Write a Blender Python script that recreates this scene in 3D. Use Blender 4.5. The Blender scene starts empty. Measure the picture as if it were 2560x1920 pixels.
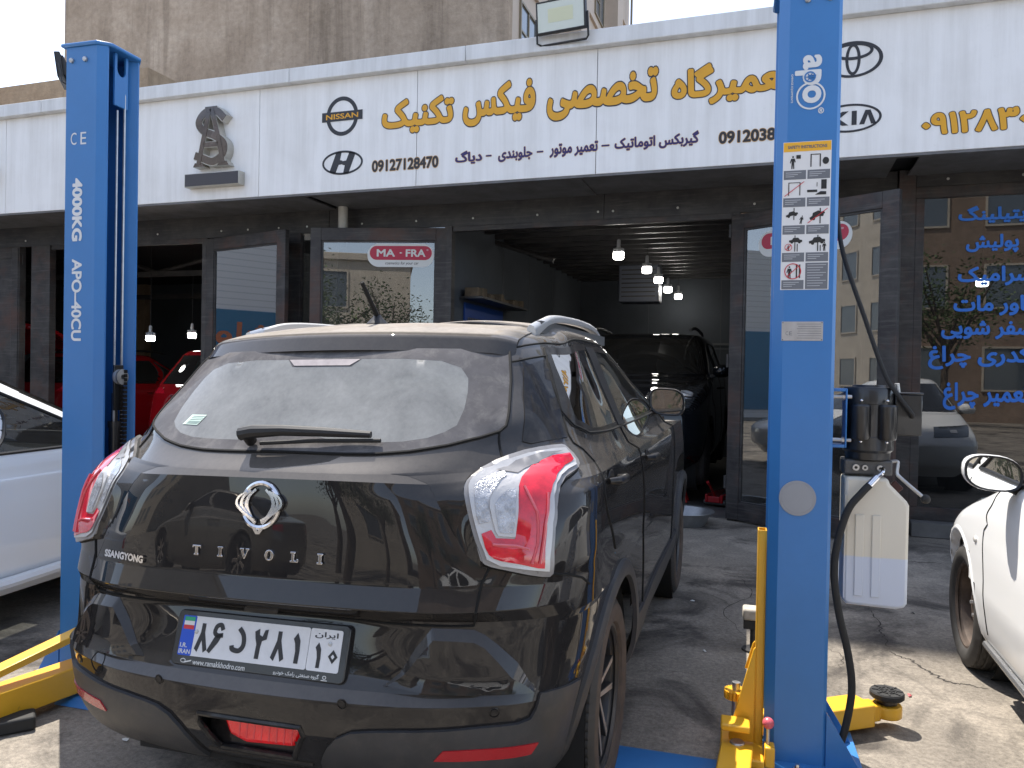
import bpy, bmesh, math, random
import numpy as np
from mathutils import Vector, Matrix
from mathutils.geometry import delaunay_2d_cdt
R = math.radians
PI = math.pi
scene = bpy.context.scene
COL = scene.collection
random.seed(7)

# ------------------------------------------------------------------ camera, world, sun, exposure
def cam_matrix(H, pitch, roll, yaw):
    s, c = math.sin(yaw), math.cos(yaw)
    f0 = Vector((-s, c, 0)); r0 = Vector((c, s, 0)); u0 = Vector((0, 0, 1))
    f = f0*math.cos(pitch) + u0*math.sin(pitch); u = u0*math.cos(pitch) - f0*math.sin(pitch)
    r = r0*math.cos(roll) + u*math.sin(roll); uu = u*math.cos(roll) - r0*math.sin(roll)
    m = Matrix((r, uu, -f)).transposed().to_4x4(); m.translation = (0, 0, H)
    return m
cd = bpy.data.cameras.new('camera'); cam = bpy.data.objects.new('camera', cd); COL.objects.link(cam)
cam.matrix_world = cam_matrix(1.4178, -.0118, .0185, .3251)
cd.sensor_fit = 'HORIZONTAL'; cd.sensor_width = 36; cd.lens = 1926.2/2560*36; cd.clip_start = .05; cd.clip_end = 2000
scene.camera = cam
SUN_EL, SUN_AZ = R(62), R(-49)           # azimuth measured from +Y, towards -X
world = bpy.data.worlds.new("World"); scene.world = world; world.use_nodes = True
wn = world.node_tree.nodes; wl = world.node_tree.links
sky = wn.new('ShaderNodeTexSky'); sky.sky_type = 'NISHITA'; sky.sun_disc = False
sky.sun_elevation = SUN_EL; sky.sun_rotation = SUN_AZ; sky.altitude = 1200; sky.air_density = 1.0; sky.dust_density = 2.2; sky.ozone_density = 1.6
bg = wn['Background']; bg.inputs['Strength'].default_value = .15
hs = wn.new('ShaderNodeHueSaturation'); hs.inputs['Saturation'].default_value = .68; wl.new(sky.outputs[0], hs.inputs['Color']); wl.new(hs.outputs[0], bg.inputs['Color'])      # hazy air
sl = bpy.data.lights.new('sun', 'SUN'); sl.energy = 3.5; sl.angle = R(.3); sl.color = (1, .94, .85)
so = bpy.data.objects.new('sun', sl); COL.objects.link(so)
sdir = Vector((math.sin(SUN_AZ)*math.cos(SUN_EL), math.cos(SUN_AZ)*math.cos(SUN_EL), math.sin(SUN_EL)))
so.rotation_euler = sdir.to_track_quat('Z', 'Y').to_euler(); so.location = (-20, 20, 40)
vs = scene.view_settings; vs.view_transform = 'Standard'; vs.look = 'None'; vs.gamma = 1; vs.use_curve_mapping = False
vs.exposure = 1.4
scene.cycles.max_bounces = 8; scene.cycles.transparent_max_bounces = 16
scene.cycles.sample_clamp_indirect = 6; scene.cycles.use_denoising = True

# ------------------------------------------------------------------ materials
MATS = {}
def srgb(r, g, b):
    f = lambda c: (c/255/12.92) if c/255 < .04045 else ((c/255+.055)/1.055)**2.4
    return (f(r), f(g), f(b), 1)
def newmat(name):
    m = bpy.data.materials.new(name); m.use_nodes = True
    return m, m.node_tree, m.node_tree.nodes['Principled BSDF']
def node(t, ty, **k):
    n = t.nodes.new(ty)
    for a, v in k.items():
        if a.startswith('i_'): n.inputs[a[2:].replace('_', ' ')].default_value = v
        else: setattr(n, a, v)
    return n
def ramp(t, fac, stops):
    n = t.nodes.new('ShaderNodeValToRGB'); e = n.color_ramp.elements
    while len(e) < len(stops): e.new(.5)
    for i, (p, c) in enumerate(stops):
        e[i].position = p; e[i].color = c if len(c) == 4 else (*c, 1)
    t.links.new(fac, n.inputs[0]); return n.outputs[0]
def coords(t, scale=(1, 1, 1), kind='Object'):
    tc = t.nodes.new('ShaderNodeTexCoord'); mp = t.nodes.new('ShaderNodeMapping'); mp.inputs['Scale'].default_value = scale
    t.links.new(tc.outputs[kind], mp.inputs[0]); return mp.outputs[0]
def noise(t, vec, scale, detail=4, rough=.6, dist=0):
    n = node(t, 'ShaderNodeTexNoise'); n.inputs['Scale'].default_value = scale; n.inputs['Detail'].default_value = detail
    n.inputs['Roughness'].default_value = rough; n.inputs['Distortion'].default_value = dist
    t.links.new(vec, n.inputs['Vector']); return n.outputs['Fac']
def mixc(t, fac, a, b, mode='MIX'):
    n = t.nodes.new('ShaderNodeMix'); n.data_type = 'RGBA'; n.blend_type = mode
    for s, v in ((0, fac), (6, a), (7, b)):
        if hasattr(v, 'is_linked'): t.links.new(v, n.inputs[s])
        else: n.inputs[s].default_value = v if s == 0 or len(v) == 4 else (*v, 1)
    return n.outputs[2]
def math_(t, op, a, b=0.0, c=0.0):
    n = t.nodes.new('ShaderNodeMath'); n.operation = op
    for i, v in enumerate((a, b, c)):
        if hasattr(v, 'is_linked'): t.links.new(v, n.inputs[i])
        else: n.inputs[i].default_value = v
    return n.outputs[0]
def bump(t, h, strength, dist=.01):
    n = t.nodes.new('ShaderNodeBump'); n.inputs['Strength'].default_value = strength; n.inputs['Distance'].default_value = dist
    t.links.new(h, n.inputs['Height']); return n.outputs[0]
def mat(name, col, rough=.5, metal=0., coat=0., var=0., vscale=3., bmp=0., bscale=60., spec=.5, trans=0., emit=None, estr=0., alpha=1., dirt=None, dirt_amt=0.):
    if name in MATS: return MATS[name]
    m, t, p = newmat(name); col = col if len(col) == 4 else (*col, 1)
    p.inputs['Base Color'].default_value = col; p.inputs['Roughness'].default_value = rough; p.inputs['Metallic'].default_value = metal
    p.inputs['Coat Weight'].default_value = coat; p.inputs['Coat Roughness'].default_value = .03; p.inputs['Specular IOR Level'].default_value = spec
    p.inputs['Transmission Weight'].default_value = trans; p.inputs['Alpha'].default_value = alpha
    if emit: p.inputs['Emission Color'].default_value = (*emit, 1); p.inputs['Emission Strength'].default_value = estr
    if var or dirt_amt:
        v = coords(t); f = noise(t, v, vscale, 6, .65)
        c = mixc(t, ramp(t, f, [(.3, (0, 0, 0)), (.75, (1, 1, 1))]), tuple(x*(1-var) for x in col[:3]), tuple(min(1, x*(1+var)) for x in col[:3]))
        if dirt_amt:
            f2 = noise(t, v, vscale*2.7, 8, .7, .4)
            c = mixc(t, math_(t, 'MULTIPLY', ramp(t, f2, [(.48, (0, 0, 0)), (.72, (1, 1, 1))]), dirt_amt), c, dirt)
        t.links.new(c, p.inputs['Base Color'])
        t.links.new(math_(t, 'MULTIPLY_ADD', f, .25, rough-.12), p.inputs['Roughness'])
    if bmp:
        t.links.new(bump(t, noise(t, coords(t), bscale, 6, .65), bmp), p.inputs['Normal'])
    MATS[name] = m; return m
def glass_mat(name, tint, refl_rough=.0, see=.6, dust=0., dustcol=(.5, .48, .45), ior=1.5, boost=1.0):
    """thin pane: mirror-like Fresnel reflection over a tinted see-through sheet with an optional film of dust"""
    if name in MATS: return MATS[name]
    m, t, p = newmat(name); t.nodes.remove(p); out = t.nodes['Material Output']
    tr = node(t, 'ShaderNodeBsdfTransparent'); tr.inputs[0].default_value = (*[c*see for c in tint], 1)
    gl = node(t, 'ShaderNodeBsdfGlossy'); gl.inputs['Roughness'].default_value = refl_rough
    fr = node(t, 'ShaderNodeFresnel'); fr.inputs[0].default_value = ior
    mx = node(t, 'ShaderNodeMixShader'); t.links.new(math_(t, 'MINIMUM', math_(t, 'MULTIPLY', fr.outputs[0], boost), 1.0), mx.inputs[0])
    base = tr.outputs[0]
    if dust:
        df = node(t, 'ShaderNodeBsdfDiffuse'); df.inputs[0].default_value = (*dustcol, 1)
        v = coords(t); f = noise(t, v, 5, 6, .65, .5); f2 = noise(t, v, 55, 4, .7)
        k = math_(t, 'MULTIPLY', ramp(t, math_(t, 'ADD', math_(t, 'MULTIPLY', f, .7), math_(t, 'MULTIPLY', f2, .3)), [(.3, (.55, .55, .55)), (.7, (1, 1, 1))]), dust)
        md = node(t, 'ShaderNodeMixShader'); t.links.new(k, md.inputs[0]); t.links.new(tr.outputs[0], md.inputs[1]); t.links.new(df.outputs[0], md.inputs[2]); base = md.outputs[0]
    t.links.new(base, mx.inputs[1]); t.links.new(gl.outputs[0], mx.inputs[2]); t.links.new(mx.outputs[0], out.inputs[0])
    MATS[name] = m; return m

# ------------------------------------------------------------------ mesh builder
class MB:
    def __init__(s): s.v = []; s.f = []; s.n = None
    def add(s, vs_, fs):
        o = len(s.v); s.v += [tuple(v) for v in vs_]; s.f += [tuple(i+o for i in f) for f in fs]; return s
    def box(s, lo, hi, M=None):
        x0, y0, z0 = lo; x1, y1, z1 = hi
        v = [Vector(p) for p in ((x0, y0, z0), (x1, y0, z0), (x1, y1, z0), (x0, y1, z0), (x0, y0, z1), (x1, y0, z1), (x1, y1, z1), (x0, y1, z1))]
        if M: v = [M @ p for p in v]
        return s.add(v, [(0, 3, 2, 1), (4, 5, 6, 7), (0, 1, 5, 4), (1, 2, 6, 5), (2, 3, 7, 6), (3, 0, 4, 7)])
    def prism(s, poly, z0, z1, M=None):
        """2-D polygon extruded along local z"""
        n = len(poly); v = [Vector((p[0], p[1], z0)) for p in poly] + [Vector((p[0], p[1], z1)) for p in poly]
        if M: v = [M @ p for p in v]
        a = sum(poly[i][0]*poly[(i+1) % n][1]-poly[(i+1) % n][0]*poly[i][1] for i in range(n))
        fs = [tuple(range(n-1, -1, -1)), tuple(range(n, 2*n))] + [(i, (i+1) % n, n+(i+1) % n, n+i) for i in range(n)]
        if a < 0: fs = [f[::-1] for f in fs]
        return s.add(v, fs)
    def tube(s, pts, r, seg=10, cap=True, M=None, radii=None):
        pts = [Vector(p) for p in pts]; n = len(pts); rings = []; up = Vector((0, 0, 1))
        t0 = (pts[1]-pts[0]).normalized(); u = t0.orthogonal().normalized()
        for i, p in enumerate(pts):
            t = ((pts[min(i+1, n-1)]-pts[max(i-1, 0)])).normalized(); u = (u - t*u.dot(t)).normalized(); w = t.cross(u)
            rr = radii[i] if radii else r
            rings.append([p + (u*math.cos(2*PI*k/seg)+w*math.sin(2*PI*k/seg))*rr for k in range(seg)])
        v = [q for g in rings for q in g]
        if M: v = [M @ q for q in v]
        fs = [(i*seg+k, i*seg+(k+1) % seg, (i+1)*seg+(k+1) % seg, (i+1)*seg+k) for i in range(n-1) for k in range(seg)]
        if cap: fs += [tuple(range(seg-1, -1, -1)), tuple((n-1)*seg+k for k in range(seg))]
        return s.add(v, fs)
    def lathe(s, prof, seg=32, M=None, a0=0, a1=2*PI, closed_prof=False):
        """profile [(r, h)] spun about local z"""
        full = abs(a1-a0-2*PI) < 1e-6; ns = seg if full else seg+1; n = len(prof)
        v = [Vector((r*math.cos(a0+(a1-a0)*k/seg), r*math.sin(a0+(a1-a0)*k/seg), h)) for k in range(ns) for r, h in prof]
        if M: v = [M @ q for q in v]
        fs = []
        for k in range(seg):
            k2 = (k+1) % ns
            for i in range(n if closed_prof else n-1):
                i2 = (i+1) % n; fs.append((k*n+i, k2*n+i, k2*n+i2, k*n+i2))
        return s.add(v, fs)
    def sphere(s, c, r, M=None, seg=16, ring=10, sc=(1, 1, 1)):
        prof = [(math.sin(PI*i/ring), -math.cos(PI*i/ring)) for i in range(ring+1)]
        T = Matrix.Translation(c) @ Matrix.Diagonal((r*sc[0], r*sc[1], r*sc[2], 1))
        return s.lathe([(max(a, 1e-4), b) for a, b in prof], seg, (M @ T) if M else T)
    def grid(s, fn, nu, nv, closeu=False):
        v = [fn(i/nu, j/nv) for i in range(nu+1) for j in range(nv+1)]
        return s.add(v, [(i*(nv+1)+j, (i+1)*(nv+1)+j, (i+1)*(nv+1)+j+1, i*(nv+1)+j+1) for i in range(nu) for j in range(nv)])
    def pieces(s):
        """the loose pieces, one builder each"""
        par = list(range(len(s.v)))
        def root(i):
            while par[i] != i: par[i] = par[par[i]]; i = par[i]
            return i
        for f in s.f:
            for i in f[1:]: par[root(i)] = root(f[0])
        g = {}
        for f in s.f: g.setdefault(root(f[0]), []).append(f)
        out = []
        for fs in g.values():
            ids = sorted({i for f in fs for i in f}); k = {i: j for j, i in enumerate(ids)}; m = MB(); m.v = [s.v[i] for i in ids]; m.f = [tuple(k[i] for i in f) for f in fs]; out.append(m)
        return out
    def build_each(s, *a, **k): return [q.build(*a, **k) for q in s.pieces()]
    def flip(s): s.f = [f[::-1] for f in s.f]; return s
    def xf(s, M): s.v = [tuple(M @ Vector(p)) for p in s.v]; return s
    def build(s, name, m, parent=None, bev=0., smooth=True, ang=32, loc=None, thick=0.):
        me = bpy.data.meshes.new(name); me.from_pydata(s.v, [], s.f); me.update()
        if smooth:
            me.polygons.foreach_set('use_smooth', [True]*len(me.polygons)); me.set_sharp_from_angle(angle=R(ang))
        if s.n is not None: me.normals_split_custom_set_from_vertices(s.n)
        o = bpy.data.objects.new(name, me); COL.objects.link(o)
        for mm in (m if isinstance(m, (list, tuple)) else [m]): me.materials.append(mm)
        if parent: o.parent = parent
        if loc: o.location = loc
        if thick: q = o.modifiers.new('s', 'SOLIDIFY'); q.thickness = thick; q.offset = -1
        if bev:
            b = o.modifiers.new('b', 'BEVEL'); b.width = bev; b.segments = 2; b.limit_method = 'ANGLE'; b.angle_limit = R(40); b.harden_normals = False
        return o
def tag(o, label=None, cat=None, group=None, kind=None):
    if label: o['label'] = label
    if cat: o['category'] = cat
    if group: o['group'] = group
    if kind: o['kind'] = kind
    return o
def thing(name, label, cat, loc=(0, 0, 0), rot=0., group=None):
    o = bpy.data.objects.new(name, None); COL.objects.link(o); o.empty_display_size = .1
    o.location = loc; o.rotation_euler = (0, 0, rot); return tag(o, label, cat, group)
def dup(o, parent=None, **kw):
    c = o.copy(); COL.objects.link(c)
    if parent: c.parent = parent
    for ch in list(o.children): dup(ch, c)
    for k, v in kw.items():
        if k in ('label', 'group', 'category'): c[k] = v
        else: setattr(c, k, v)
    return c
def curve(pts, n=8, closed=False):
    """Catmull-Rom through points"""
    P = [Vector(p) for p in pts]; N = len(P); out = []
    for i in range(N if closed else N-1):
        p0 = P[(i-1) % N] if closed or i > 0 else P[0]*2-P[1]
        p1 = P[i]; p2 = P[(i+1) % N]; p3 = P[(i+2) % N] if closed or i+2 < N else P[-1]*2-P[-2]
        for k in range(n):
            t = k/n; out.append(.5*((2*p1)+(p2-p0)*t+(2*p0-5*p1+4*p2-p3)*t*t+(3*p1-p0-3*p2+p3)*t**3))
    if not closed: out.append(P[-1])
    return out

# ------------------------------------------------------------------ lettering
FORMS = {'ا': 'FE8D FE8E', 'آ': 'FE81 FE82', 'ب': 'FE8F FE90 FE91 FE92', 'پ': 'FB56 FB57 FB58 FB59', 'ت': 'FE95 FE96 FE97 FE98', 'ج': 'FE9D FE9E FE9F FEA0',
 'چ': 'FB7A FB7B FB7C FB7D', 'خ': 'FEA5 FEA6 FEA7 FEA8', 'ح': 'FEA1 FEA2 FEA3 FEA4', 'د': 'FEA9 FEAA', 'ر': 'FEAD FEAE', 'ز': 'FEAF FEB0', 'س': 'FEB1 FEB2 FEB3 FEB4',
 'ش': 'FEB5 FEB6 FEB7 FEB8', 'ص': 'FEB9 FEBA FEBB FEBC', 'ع': 'FEC9 FECA FECB FECC', 'غ': 'FECD FECE FECF FED0', 'ف': 'FED1 FED2 FED3 FED4', 'ک': 'FB8E FB8F FB90 FB91',
 'گ': 'FB92 FB93 FB94 FB95', 'ل': 'FEDD FEDE FEDF FEE0', 'م': 'FEE1 FEE2 FEE3 FEE4', 'ن': 'FEE5 FEE6 FEE7 FEE8', 'ه': 'FEE9 FEEA FEEB FEEC', 'و': 'FEED FEEE', 'ی': 'FBFC FBFD FBFE FBFF'}
def shape_fa(s):
    if not any(ch in FORMS for ch in s): return s
    out = []
    for i, ch in enumerate(s):
        if ch not in FORMS: out.append(ch); continue
        f = [chr(int(x, 16)) for x in FORMS[ch].split()]
        prev = i > 0 and s[i-1] in FORMS and len(FORMS[s[i-1]].split()) == 4
        nxt = i+1 < len(s) and s[i+1] in FORMS and len(f) == 4
        out.append(f[3] if prev and nxt else f[1] if prev else f[2] if nxt else f[0])
    return ''.join(reversed(out))
TCACHE = {}
def text_geo(s, off=0., ext=0., shear=0.):
    """flat lettering: the outlines of the built-in font filled by the non-zero winding rule (ext adds side walls)"""
    k = (s, off, ext, shear)
    if k not in TCACHE:
        c = bpy.data.curves.new('t', 'FONT'); c.body = shape_fa(s); c.offset = off; c.resolution_u = 4; c.shear = shear; c.fill_mode = 'NONE'
        o = bpy.data.objects.new('t', c); COL.objects.link(o); bpy.context.view_layer.update()
        me = o.to_mesh(); V = [(q.co.x, q.co.y) for q in me.vertices]; E = [tuple(e.vertices) for e in me.edges]
        o.to_mesh_clear(); bpy.data.objects.remove(o); bpy.data.curves.remove(c)
        nx = {}
        for a_, b_ in E: nx.setdefault(a_, []).append(b_); nx.setdefault(b_, []).append(a_)
        loops = []; seen = set()
        for st in range(len(V)):
            if st in seen or st not in nx: continue
            lp = [st]; seen.add(st); cur = st+1 if st+1 in nx[st] else nx[st][0]
            while cur not in seen:
                lp.append(cur); seen.add(cur); n_ = [q for q in nx[cur] if q not in seen]
                if not n_: break
                cur = n_[0]
            loops.append(lp)
        D = np.array([(*V[lp[i]], *V[lp[(i+1) % len(lp)]]) for lp in loops for i in range(len(lp))])
        r = delaunay_2d_cdt([Vector(q) for q in V], [(lp[i], lp[(i+1) % len(lp)]) for lp in loops for i in range(len(lp))], [], 0, 1e-7)
        P = [tuple(q) for q in r[0]]; F = []
        for f in r[2]:
            cx_ = sum(P[i][0] for i in f)/len(f); cy_ = sum(P[i][1] for i in f)/len(f)
            up = (D[:, 1] <= cy_) & (D[:, 3] > cy_); dn = (D[:, 1] > cy_) & (D[:, 3] <= cy_); m_ = up | dn
            d = D[m_]; xi = d[:, 0]+(cy_-d[:, 1])/(d[:, 3]-d[:, 1])*(d[:, 2]-d[:, 0]); w = np.where(up[m_], 1, -1)[xi > cx_].sum()
            if w != 0: F.append(tuple(f))
        v = [(x_, y_, ext) for x_, y_ in P]; fs = list(F)
        if ext:
            cnt = {}
            for f in F:
                for i in range(len(f)): e = (f[i], f[(i+1) % len(f)]); cnt[e] = 1
            n_ = len(v); v += [(x_, y_, -ext) for x_, y_ in P]; fs += [(b_, a_, a_+n_, b_+n_) for a_, b_ in cnt if (b_, a_) not in cnt]
        TCACHE[k] = (v, fs)
    return TCACHE[k]
def add_text(mb, s, M, x0, x1, y0, y1, off=0., ext=.0, shear=0., box=None, z=0., keep=False):
    """lettering fitted into the rectangle x0..x1, y0..y1 of the plane M (x right, y up, z out); off thickens the strokes"""
    bold = off if ext == 0 else 0.; v, f = text_geo(s, 0. if bold else off, ext, shear)
    e = box if box is not None else bold
    a0, a1 = min(p[0] for p in v)-e, max(p[0] for p in v)+e; b0, b1 = min(p[1] for p in v)-e, max(p[1] for p in v)+e
    sx = (x1-x0)/(a1-a0); sy = (y1-y0)/(b1-b0)
    if keep: sx = sy = min(sx, sy)
    n = 1 if bold < .004 else 8 if bold < .03 else 12
    for k in range(n):
        dx, dy = (bold*math.cos(2*PI*(k+.5)/n), bold*math.sin(2*PI*(k+.5)/n)) if n > 1 else (0, 0)
        mb.add([M @ Vector((x0+(p[0]+dx-a0)*sx, y0+(p[1]+dy-b0)*sy, z+p[2]+k*3e-5)) for p in v], f)
    return mb
def plane_M(o, x, y):
    x = Vector(x).normalized(); y = Vector(y); y = (y-x*y.dot(x)).normalized(); z = x.cross(y)
    m = Matrix((x, y, z)).transposed().to_4x4(); m.translation = Vector(o); return m
XZ = lambda o: plane_M(o, (1, 0, 0), (0, 0, 1))          # a wall plane facing -Y
def ring_mb(mb, M, rx, ry, wx, wy, z0, z1, n=48):
    """flat elliptical ring with outer radii rx, ry and stroke wx, wy"""
    v = []
    for k in range(n):
        c, s = math.cos(2*PI*k/n), math.sin(2*PI*k/n)
        for a, b in ((rx, ry), (rx-wx, ry-wy)):
            v += [M @ Vector((a*c, b*s, z0)), M @ Vector((a*c, b*s, z1))]
    fs = []
    for k in range(n):
        a = 4*k; b = 4*((k+1) % n)
        fs += [(a+1, b+1, b+3, a+3), (a, b, b+1, a+1), (a+3, b+3, b+2, a+2)]
    return mb.add(v, fs)

# ------------------------------------------------------------------ ground
def concrete_ground():
    m, t, p = newmat('oily_concrete'); v = coords(t)
    big = noise(t, v, .55, 5, .6, .6); mid = noise(t, v, 2.3, 8, .68, .3); fine = noise(t, v, 46, 6, .75); grit = noise(t, v, 240, 3, .7)
    c = ramp(t, mid, [(.28, (.10, .092, .084)), (.5, (.20, .185, .165)), (.72, (.33, .305, .27))])
    c = mixc(t, ramp(t, big, [(.35, (0, 0, 0)), (.62, (1, 1, 1))]), c, (.24, .222, .195), 'MIX')
    c = mixc(t, ramp(t, mid, [(.50, (0, 0, 0)), (.63, (.75, .75, .75))]), c, (.31, .285, .25))
    oil = noise(t, v, 1.25, 6, .62, 1.2)
    c = mixc(t, ramp(t, oil, [(.50, (0, 0, 0)), (.62, (.85, .85, .85))]), c, (.048, .044, .042))
    c = mixc(t, ramp(t, fine, [(.35, (.62, .62, .62)), (.65, (1.25, 1.25, 1.25))]), (0, 0, 0), c, 'MIX') if False else mixc(t, 1.0, c, ramp(t, fine, [(.3, (.55, .55, .55)), (.7, (1.3, 1.3, 1.3))]), 'MULTIPLY')
    c = mixc(t, 1.0, c, ramp(t, grit, [(.32, (.7, .7, .7)), (.68, (1.2, 1.2, 1.2))]), 'MULTIPLY')
    vo = node(t, 'ShaderNodeTexVoronoi', feature='DISTANCE_TO_EDGE'); vo.inputs['Scale'].default_value = .42
    wv = t.nodes.new('ShaderNodeVectorMath'); wv.operation = 'ADD'; t.links.new(v, wv.inputs[0])
    nz = node(t, 'ShaderNodeTexNoise'); nz.inputs['Scale'].default_value = 2.2; nz.inputs['Detail'].default_value = 6; t.links.new(v, nz.inputs['Vector'])
    sc = t.nodes.new('ShaderNodeVectorMath'); sc.operation = 'SCALE'; sc.inputs['Scale'].default_value = .75; t.links.new(nz.outputs['Color'], sc.inputs[0]); t.links.new(sc.outputs[0], wv.inputs[1])
    t.links.new(wv.outputs[0], vo.inputs['Vector'])
    crack = ramp(t, vo.outputs['Distance'], [(.0, (.8, .8, .8)), (.0035, (0, 0, 0))])
    crack = math_(t, 'MULTIPLY', crack, ramp(t, big, [(.55, (0, 0, 0)), (.66, (1, 1, 1))]))
    c = mixc(t, crack, c, (.03, .027, .025)); c = mixc(t, 1.0, c, (1.08, 1.03, .97), 'MULTIPLY'); t.links.new(c, p.inputs['Base Color'])
    t.links.new(math_(t, 'MULTIPLY_ADD', oil, -.35, .98), p.inputs['Roughness']); p.inputs['Specular IOR Level'].default_value = .3
    h = math_(t, 'SUBTRACT', math_(t, 'ADD', math_(t, 'MULTIPLY', fine, .5), math_(t, 'ADD', mid, math_(t, 'MULTIPLY', grit, .22))), math_(t, 'MULTIPLY', crack, 1.6))
    t.links.new(bump(t, h, .55, .012), p.inputs['Normal']); return m
g = MB(); g.add([(-400, -400, 0), (400, -400, 0), (400, 400, 0), (-400, 400, 0)], [(0, 1, 2, 3)])
tag(g.build('ground', concrete_ground()), kind='structure')

def crack(pts, w):
    P = curve([(x, y, 0) for x, y in pts], 7); rr = random.Random(len(pts)); m = MB(); n = len(P)
    for i, q in enumerate(P):
        d = (P[min(i+1, n-1)]-P[max(i-1, 0)]).normalized(); k = Vector((-d.y, d.x, 0)); s = math.sin(PI*min(1, i/(n-1)*.98+.01))**.5; j = rr.uniform(-.012, .012)
        m.v += [tuple(q+k*(j+w*s*rr.uniform(.25, 1))+Vector((0, 0, .0012))), tuple(q+k*(j-w*s*rr.uniform(.25, 1))+Vector((0, 0, .0012)))]
    m.f = [(2*i, 2*i+1, 2*i+3, 2*i+2) for i in range(n-1)]; m.f = [f[::-1] for f in m.f]
    tag(m.build('ground_crack', mat('crack_dirt', (.035, .03, .026), .95), smooth=False), kind='structure')
crack([(.60, 4.48), (.66, 4.40), (.71, 4.36), (.74, 4.25), (.78, 4.19), (.81, 4.13), (.87, 4.11), (.92, 4.11), (.98, 4.08)], .012)
crack([(.60, 5.31), (.62, 5.09), (.62, 4.84), (.62, 4.73), (.62, 4.49)], .006); crack([(1.04, 6.77), (1.16, 6.78), (1.3, 6.8)], .012); crack([(.34, 4.11), (.38, 4.26), (.37, 4.32), (.30, 4.40)], .004); crack([(-.2, 5.8), (-.1, 5.3), (-.25, 4.9), (-.1, 4.4)], .004)

# ------------------------------------------------------------------ workshop building
def panel_mat(name, base, streak, amt):
    m, t, p = newmat(name); v = coords(t, (5.5, 5.5, .35)); f = noise(t, v, 1.6, 7, .65, .2); f2 = noise(t, coords(t), 1.3, 6, .6, .4); f3 = noise(t, coords(t), 22, 5, .7)
    k = math_(t, 'MULTIPLY', ramp(t, math_(t, 'ADD', math_(t, 'MULTIPLY', f, .6), math_(t, 'MULTIPLY', f2, .4)), [(.42, (0, 0, 0)), (.72, (1, 1, 1))]), amt)
    c = mixc(t, k, base, streak); c = mixc(t, math_(t, 'MULTIPLY', ramp(t, f3, [(.62, (0, 0, 0)), (.74, (1, 1, 1))]), .18), c, streak)
    t.links.new(c, p.inputs['Base Color']); p.inputs['Roughness'].default_value = .42; p.inputs['Specular IOR Level'].default_value = .35
    t.links.new(bump(t, f2, .12, .02), p.inputs['Normal']); return m
WHITE = panel_mat('white_composite_panel', (.83, .83, .83), (.58, .57, .55), .7)
COPE = panel_mat('pale_coping', (.72, .73, .74), (.45, .45, .44), .8)
def metal_dark(name, col, rough, rust=.0):
    m, t, p = newmat(name); v = coords(t); f = noise(t, v, 3.5, 7, .68, .3); st = noise(t, coords(t, (1, 1, 14)), 3, 6, .6)
    c = mixc(t, ramp(t, f, [(.4, (0, 0, 0)), (.75, (.8, .8, .8))]), col, (.085, .08, .075)); c = mixc(t, math_(t, 'MULTIPLY', ramp(t, st, [(.52, (0, 0, 0)), (.75, (1, 1, 1))]), .35), c, (.16, .15, .14))
    if rust: c = mixc(t, math_(t, 'MULTIPLY', ramp(t, noise(t, v, 1.7, 6, .7), [(.5, (0, 0, 0)), (.66, (1, 1, 1))]), rust), c, (.10, .045, .03))
    t.links.new(c, p.inputs['Base Color']); p.inputs['Metallic'].default_value = .25
    t.links.new(math_(t, 'MULTIPLY_ADD', f, .3, rough-.1), p.inputs['Roughness']); t.links.new(bump(t, f, .15, .01), p.inputs['Normal']); return m
DARK = metal_dark('black_steel', (.030, .029, .031), .42); FRAME = metal_dark('painted_steel_frame', (.028, .025, .026), .45, .6)
SOFF = metal_dark('grey_soffit', (.16, .16, .165), .5)
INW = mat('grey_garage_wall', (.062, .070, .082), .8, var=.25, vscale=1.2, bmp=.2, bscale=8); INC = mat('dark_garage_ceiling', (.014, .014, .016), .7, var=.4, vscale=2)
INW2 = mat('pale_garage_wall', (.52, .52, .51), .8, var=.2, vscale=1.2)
FOIL = mat('crinkled_foil', (.5, .5, .5), .28, 1., bmp=1., bscale=9)
FLR = mat('garage_floor', (.11, .105, .10), .5, var=.5, vscale=1.4, bmp=.3, bscale=30)
GLASS = glass_mat('door_glass', (.80, .84, .85), .0, .55, dust=.10, dustcol=(.30, .29, .27), ior=1.52, boost=4.2)
GLASSB = glass_mat('window_glass', (.75, .80, .82), .0, .45, dust=.04, dustcol=(.25, .25, .25), ior=1.55, boost=2.7)
W = thing('workshop_building', 'low workshop row with white fascia, black steel frames and open glazed doors', 'workshop', (0, 8.05, 0))
def wb(mb): return mb.xf(Matrix.Translation((0, -8.05, 0)))
XL, XR = -16.0, 6.5
seams = [-16.0, -13.03, -11.13, -9.23, -7.33, -5.43, -3.51, -1.63, .26, 2.15, 4.05, 6.5]
for a, b in zip(seams[:-1], seams[1:]):
    wb(MB().box((a+.003, 7.2, 3.341), (b-.003, 7.225, 4.525))).build('fascia_panel', WHITE, W, bev=.003)
wb(MB().box((XL, 7.226, 3.36), (XR, 7.26, 4.5))).build('fascia_backing', DARK, W)
cj = [-16, -13.5, -10.62, -8.55, -5.0, -2.95, .05, 2.6, 6.5]
for a, b in zip(cj[:-1], cj[1:]):
    wb(MB().box((a+.002, 7.115, 4.526), (b-.002, 7.75, 4.678))).build('coping', COPE, W, bev=.008)
wb(MB().box((XL, 7.205, 3.318), (XR, 7.262, 3.3405))).build('drip_edge', SOFF, W)
mb = MB()
for a, b, dz in ((-16, -9.23, .0), (-9.225, -4.95, .0), (-4.83, -1.8, -.012), (-1.795, .98, 0), (1.16, 6.5, .0)): mb.box((a, 7.263, 3.345+dz), (b, 8.02, 3.36+dz))
wb(mb).build_each('soffit', SOFF, W, smooth=False)
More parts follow.
